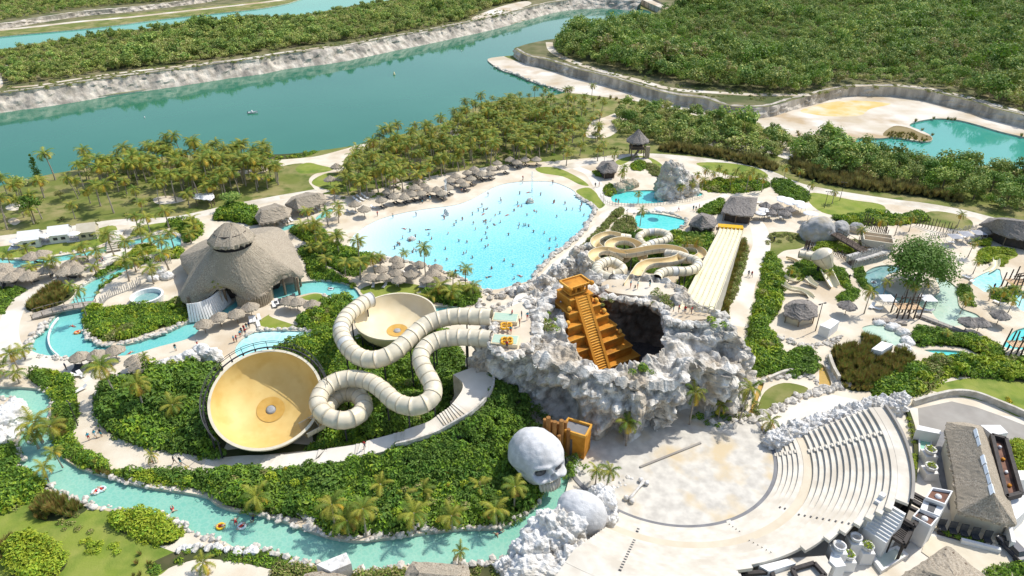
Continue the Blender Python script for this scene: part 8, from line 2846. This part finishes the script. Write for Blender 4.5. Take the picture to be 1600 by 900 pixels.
# cream yard with dark chairs
o = block(MB(), [(1462, 797), (1500, 806), (1566, 822), (1568, 850), (1500, 838), (1455, 826)], .25).build('cream_terrace', M_CREAM)
tag(o, 'cream paved terrace between the white block and the car', 'terrace')
o = block(MB(), [(1448, 836), (1500, 846), (1572, 868), (1590, 905), (1500, 905), (1440, 862)], .12).build('cream_terrace', M_CREAM)
tag(o, 'lower cream yard above the grey thatched roof', 'terrace')
tc = thing('dark_chair', 'chair', 'chair')
MB().box((0, 0, .45), (.7, .7, .12)).build('seat', M_LBLACK, tc)
MB().box((0, .33, .95), (.7, .1, 1.0)).build('backrest', M_LBLACK, tc)
for x in (-.3, .3):
    for y in (-.3, .3): MB().box((x, y, .2), (.08, .08, .42)).build('leg', M_LBLACK, tc)
PROTOS_TO_DROP.append(tc)
for i, (x, y) in enumerate([(1470, 829), (1487, 834), (1504, 838), (1522, 843), (1541, 848)]):
    dup(tc, P(x, y, .2), R(-15), 1.35, ['first', 'second', 'third', 'fourth', 'fifth'][i] + ' dark chair from the white block on the cream terrace')
    if i < 4: scatter('terrace_plants', 'mid', [tuple(P(x + 7 + k * 3, y + 3 + k, .4)) for k in range(3)], [.55] * 3)
wall('planter_wall', 'dark planter wall under the row of dark chairs', [(1464, 833), (1500, 843), (1550, 856)], .4, .5, M_BFRAME)
wall('white_wall', 'white corner wall beside the parked car', [(1566, 824), (1572, 848), (1576, 868)], 2.2, .5, M_WHITE)
wall('white_wall', 'low white wall under the cream terrace', [(1500, 848), (1540, 858), (1576, 868)], .8, .5, M_WHITE)
o = block(MB(), [(1462, 672), (1478, 676), (1490, 730), (1497, 795), (1482, 796), (1468, 750), (1462, 710)], .05).build('slate_passage', M_GREYSTONE)
o['kind'] = 'structure'
wall('planted_kerb', 'narrow planted kerb outside the amphitheatre rim', [(1416, 640), (1426, 670), (1430, 700), (1430, 730), (1426, 760)], .5, .6, M_SOIL)
scatter('kerb_plants', 'lime', [tuple(P(1428 + (i % 2), 712 + i * 4, .4)) for i in range(6)] + [tuple(P(1360 + i * 5, 872 - i * 4, .3)) for i in range(6)] + [tuple(P(1420 + i * 2, 655 + i * 9, .4)) for i in range(5)], [.6] * 17)
# parked car
c = P(1581, 862)
t = thing('parked_car', 'dark blue parked car by the white corner wall', 'car', c, R(100))
M_CAR = mat('dark_blue_paint', (.012, .018, .035), (.016, .022, .04), 1, .25, spec=.5, coat=.8)
M_GLASS = mat('car_glass', (.02, .025, .03), (.03, .035, .04), 1, .08, spec=.6)
b = MB()
secs = []
for u, z0, z1, w in [(-2.25, .45, .75, .80), (-2.0, .3, .95, .88), (-.9, .25, 1.0, .92), (.8, .25, 1.0, .92), (1.9, .3, .92, .88), (2.25, .45, .7, .78)]:
    secs.append([(u, -w, z0), (u, -w, z1), (u, w, z1), (u, w, z0)])
b.grid(secs)
b.add(secs[0], [(0, 1, 2, 3)])
b.add(secs[-1], [(3, 2, 1, 0)])
b.build('body', M_CAR).parent = t
b = MB()
b.box((-.25, 0, 1.24), (2.7, 1.6, .52), 0, 0, .74)
b.build('windows', M_GLASS).parent = t
b = MB()
b.box((-.25, 0, 1.52), (1.95, 1.2, .06))
b.build('roof', M_CAR).parent = t
for x in (-1.4, 1.4):
    for y in (-.85, .85):
        b = MB()
        b.cyl((x, y - .1, .33), (x, y + .1, .33), .33, .33, 14)
        b.build('wheel', M_STEEL).parent = t
for y in (-.6, .6):
    b = MB()
    b.box((2.2, y, .72), (.12, .35, .14))
    b.build('headlight', M_LWHITE).parent = t

# ------------------------------------------------------------------ people
SKINS = [mat('skin_tan', (.36, .20, .12), (.40, .23, .14), 3, .6), mat('skin_light', (.52, .34, .24), (.56, .38, .27), 3, .6), mat('skin_dark', (.12, .07, .045), (.15, .09, .06), 3, .6)]
CLOTH = [mat('cloth_navy', (.02, .03, .08), (.03, .04, .1), 3, .8), mat('cloth_red', (.5, .03, .03), (.45, .04, .03), 3, .8), mat('cloth_black', (.02, .02, .02), (.03, .03, .03), 3, .8), mat('cloth_teal', (.02, .25, .35), (.03, .3, .4), 3, .8), mat('cloth_white', (.75, .75, .73), (.78, .78, .76), 3, .8)]
M_HAIR = mat('dark_hair', (.02, .014, .01), (.035, .025, .018), 3, .7)


def person_mesh(name, J, skin, cloth, zlo, zhi, shirt=None):
    """J: joint dict -> one skinned body"""
    E = [('pel', 'spi'), ('spi', 'che'), ('che', 'nec'), ('nec', 'hea'), ('hea', 'top'), ('che', 'shL'), ('shL', 'elL'), ('elL', 'haL'), ('che', 'shR'), ('shR', 'elR'), ('elR', 'haR'),
         ('pel', 'hiL'), ('hiL', 'knL'), ('knL', 'anL'), ('anL', 'toL'), ('pel', 'hiR'), ('hiR', 'knR'), ('knR', 'anR'), ('anR', 'toR')]
    RAD = dict(pel=.15, spi=.13, che=.16, nec=.06, hea=.095, top=.085, shL=.07, shR=.07, elL=.05, elR=.05, haL=.035, haR=.035, hiL=.095, hiR=.095, knL=.065, knR=.065, anL=.045, anR=.045, toL=.035, toR=.035)
    ks = list(J)
    me = bpy.data.meshes.new('tmp')
    me.from_pydata([J[k] for k in ks], [(ks.index(a), ks.index(b_)) for a, b_ in E], [])
    o = bpy.data.objects.new('tmp', me)
    COL.objects.link(o)
    o.modifiers.new('s', 'SKIN')
    sl = me.skin_vertices[0].data
    for i, k in enumerate(ks):
        sl[i].radius = (RAD[k] * (1.15 if k in ('che', 'pel') else 1), RAD[k])
        sl[i].use_root = (k == 'pel')
    s = o.modifiers.new('d', 'SUBSURF')
    s.levels = 1
    dg = bpy.context.evaluated_depsgraph_get()
    m = bpy.data.meshes.new_from_object(o.evaluated_get(dg))
    bpy.data.objects.remove(o)
    m.name = name
    m.materials.clear()
    for x in (skin, cloth, M_HAIR, shirt or skin): m.materials.append(x)
    hd, tp_ = Vector(J['hea']), Vector(J['top'])
    pel, spi, nec = Vector(J['pel']), Vector(J['spi']), Vector(J['nec'])
    for f in m.polygons:
        c = f.center
        f.use_smooth = True
        if (c - (hd.lerp(tp_, .75) + Vector((0, .04, 0)))).length < .135: f.material_index = 2
        elif min((c - pel).length, (c - Vector(J['hiL']).lerp(Vector(J['knL']), .35)).length, (c - Vector(J['hiR']).lerp(Vector(J['knR']), .35)).length) < .21: f.material_index = 1
        elif shirt and min((c - spi).length, (c - Vector(J['che'])).length) < .27: f.material_index = 3
    return m


def pose(arm='down', leg='stand', dz=0.0):
    J = dict(pel=(0, 0, .95), spi=(0, 0, 1.12), che=(0, 0, 1.33), nec=(0, -.01, 1.50), hea=(0, -.03, 1.60), top=(0, -.02, 1.70), shL=(.19, 0, 1.42), shR=(-.19, 0, 1.42),
             elL=(.26, .02, 1.15), elR=(-.26, .02, 1.15), haL=(.26, -.06, .90), haR=(-.26, -.06, .90), hiL=(.10, 0, .90), hiR=(-.10, 0, .90), knL=(.11, -.02, .50), knR=(-.11, -.02, .50),
             anL=(.11, .02, .09), anR=(-.11, .02, .09), toL=(.12, -.13, .03), toR=(-.12, -.13, .03))
    if arm == 'up': J.update(elL=(.34, -.05, 1.62), haL=(.30, -.08, 1.88), elR=(-.42, 0, 1.40), haR=(-.62, -.1, 1.52))
    if arm == 'out': J.update(elL=(.45, -.05, 1.38), haL=(.68, -.15, 1.32), elR=(-.45, -.05, 1.36), haR=(-.66, -.2, 1.30))
    if leg == 'walk': J.update(knL=(.10, -.22, .53), anL=(.10, -.26, .11), toL=(.10, -.40, .06), knR=(-.10, .10, .50), anR=(-.10, .38, .16), toR=(-.10, .32, .03), elL=(.25, .14, 1.16), haL=(.24, .12, .93), elR=(-.25, -.08, 1.15), haR=(-.23, -.26, .98))
    if leg == 'sit': J.update(knL=(.16, -.42, .92), knR=(-.16, -.42, .92), anL=(.16, -.52, .55), anR=(-.16, -.52, .55), toL=(.16, -.64, .50), toR=(-.16, -.64, .50))
    if leg == 'lie':
        K = {}
        for k, (x, y, z) in J.items(): K[k] = (x, z - .95, .12 + (.06 if k in ('hea', 'top', 'nec') else 0) - y * .4)
        J = K
        J.update(elL=(.42, .55, .1), haL=(.55, .8, .1), elR=(-.40, .50, .1), haR=(-.60, .65, .1), knL=(.18, -.42, .12), knR=(-.18, -.42, .12))
    return J


PM = {'stand': [person_mesh('body', pose(), SKINS[i % 3], CLOTH[i % 5], 0, 0, CLOTH[(i * 2 + 1) % 5]) for i in range(4)],
      'walk': [person_mesh('body', pose(leg='walk'), SKINS[i % 2], CLOTH[(i * 2) % 5], 0, 0, CLOTH[(i + 1) % 5]) for i in range(4)],
      'wade': [person_mesh('body', pose(arm=a), SKINS[i % 2], CLOTH[(1, 3, 0, 4)[i]], 0, 0) for i, a in enumerate(('down', 'up', 'out', 'down'))],
      'float': [person_mesh('body', pose(leg='lie'), SKINS[i % 2], CLOTH[i], 0, 0) for i in range(2)],
      'sit': [person_mesh('body', pose(leg='sit'), SKINS[i % 2], CLOTH[i + 1], 0, 0) for i in range(2)]}
rz_ = random.Random(31)


def person(p, kind, label, group=None, rz=None):
    o = link_mesh('person', rz_.choice(PM[kind]), None, p)
    o.rotation_euler = (0, 0, rz_.random() * 6.28 if rz is None else rz)
    return tag(o, label, 'person', group)


# bathers in the wave pool
wpp = [w for w in WATERS if w[0] == 'wave_pool'][0][2]
a = np.array(wpp)
made = 0
while made < 105:
    x, y = rz_.uniform(a[:, 0].min(), a[:, 0].max()), rz_.uniform(a[:, 1].min(), a[:, 1].max())
    g = np.array([[x, y]])
    if not in_poly(g, a)[0]: continue
    d = seg_dist(g, wpp, True)[0]
    if d < 1.2: continue
    dep = seg_dist(g, pl(WP_BEACH))[0]
    if dep < 8 and rz_.random() < .75: continue
    made += 1
    if rz_.random() < .16 and dep > 6: person((x, y, -.12), 'float', 'bather floating on the wave pool with arms spread', 'floating bathers in the wave pool')
    else: person((x, y, -.12 - min(.85, dep * .05)), 'wade', place_words(x, y, a.min(0), a.max(0), 'bather standing in the wave pool'), 'standing bathers in the wave pool')
WALK = [(1083, 329, 2), (1092, 327, 1), (930, 293, 1), (936, 292, 1), (817, 282, 1), (1060, 330, 1), (962, 318, 2), (1169, 432, 1), (1174, 433, 1), (1310, 288, 2), (712, 430, 1), (590, 338, 1), (660, 318, 1), (672, 314, 1), (721, 300, 2)]
for (x, y, n) in WALK:
    for k in range(n): person(P(x + 4 * k, y + k), rz_.choice(('walk', 'stand')), 'person walking on the paths around the wave pool', 'walkers around the wave pool')
for (x, y, lb, kd) in [(157, 411, 'person in red shirt walking on the sandy path near the stone bridge', 'walk'), (162, 411, 'person in dark clothes walking on the sandy path near the stone bridge', 'walk'), (104, 578, 'person in bright clothes standing near the black loungers', 'stand'),
                       (309, 541, 'person walking on the river walk below the first parasols', 'walk'), (275, 548, 'person standing by the two plants on the river walk', 'stand'), (366, 535, 'left person by the edge of the splash pool', 'stand'), (370, 534, 'right person by the edge of the splash pool', 'stand'),
                       (140, 688, 'person in red at the curve of the white path', 'stand'), (150, 684, 'bare backed person on the curve of the white path', 'walk'), (159, 682, 'person in blue on the curve of the white path', 'stand'), (273, 725, 'person walking on the lower white path', 'walk'), (283, 726, 'person in yellow on the lower white path', 'stand'),
                       (1261, 395, 'person on the upper white sand of the children\'s area', 'stand'), (1326, 438, 'person on the narrow path beside the shaded pond', 'walk'), (1552, 452, 'dark figure by the slide pond', 'stand'), (1209, 378, 'person beside the top of the slide path', 'stand')]:
    person(P(x, y), kd, lb)
person(P(570, 701, 3.1), 'walk', 'person in blue climbing the stair walk')
for (x, y) in [(378, 522), (382, 518), (386, 515), (390, 513), (376, 527), (384, 523)]:
    person(P(x, y), 'stand', 'person in the group gathered beside the splash pool', 'group beside the splash pool')
for (x, y) in [(798, 522), (812, 510), (815, 498), (800, 496), (824, 500), (792, 545)]:
    person(P(x, y, 13.05), 'stand', 'person waiting on the raft launch platform', 'people on the raft launch')
for (x, y) in [(1052, 487), (1060, 488), (1070, 490), (1080, 491)]:
    person(P(x, y, 13.75), 'stand', 'person waiting at the racing slide start', 'people at the racing slide start')
for (x, y) in [(985, 450), (996, 451), (1015, 448)]:
    person(P(x, y, 13.4), 'stand', 'person on the body slide launch platform', 'people on the body slide launch')
M_FLOAT = [mat('float_yellow', (.75, .48, .03), (.8, .52, .03), 1, .4), mat('float_clear', (.62, .72, .72), (.66, .75, .75), 1, .35), mat('float_orange', (.7, .25, .03), (.72, .28, .03), 1, .4)]


def tube_rider(x, y, k, lb, ring=True, z=-.5):
    p = P(x, y, z)
    if ring:
        t = thing('swim_ring', lb + ' ring', 'swim ring', p)
        pts = [p + Vector((math.cos(R(a_)) * .52, math.sin(R(a_)) * .52, .1)) for a_ in range(0, 361, 24)]
        MB().tube(pts, .19, 6, caps=False).build('inflated_tube', M_FLOAT[k], t, True)
        MB().box((p.x + .52, p.y, .3 + p.z), (.12, .3, .06)).build('handle', CLOTH[4], t)
    person((p.x, p.y, p.z + (.12 if ring else -.05)), 'float', lb, None)


tube_rider(150, 769, 1, 'person drifting on a clear ring in the river bend')
tube_rider(159, 765, 1, 'second person drifting on a clear ring in the river bend')
tube_rider(345, 823, 0, 'person on a yellow ring in the lower river')
tube_rider(368, 815, 1, 'person swimming above the yellow ring in the lower river', False)
tube_rider(378, 823, 1, 'person on a clear ring right of the yellow ring')
tube_rider(395, 810, 1, 'person floating near the lower river bank shadow', False)
tube_rider(270, 796, 1, 'person standing deep in the river beside the lime shrub', False)
tube_rider(121, 520, 2, 'person on an orange ring in the upper river pool')
tube_rider(203, 552, 1, 'person leaning on the near edge of the upper river', False)
tube_rider(780, 833, 1, 'swimmer near the right end of the lower bank', False)
tube_rider(517, 452, 1, 'person on a clear ring in the channel behind the sand court')
tube_rider(114, 510, 1, 'pale swimmer near the footbridge shadow', False)
tube_rider(1365, 442, 1, 'person on a clear ring in the shaded pond')
tube_rider(50, 690, 1, 'person on a ring below the golden palms')


def drop(o):
    for c in list(o.children): drop(c)
    bpy.data.objects.remove(o)


for o in PROTOS_TO_DROP: drop(o)
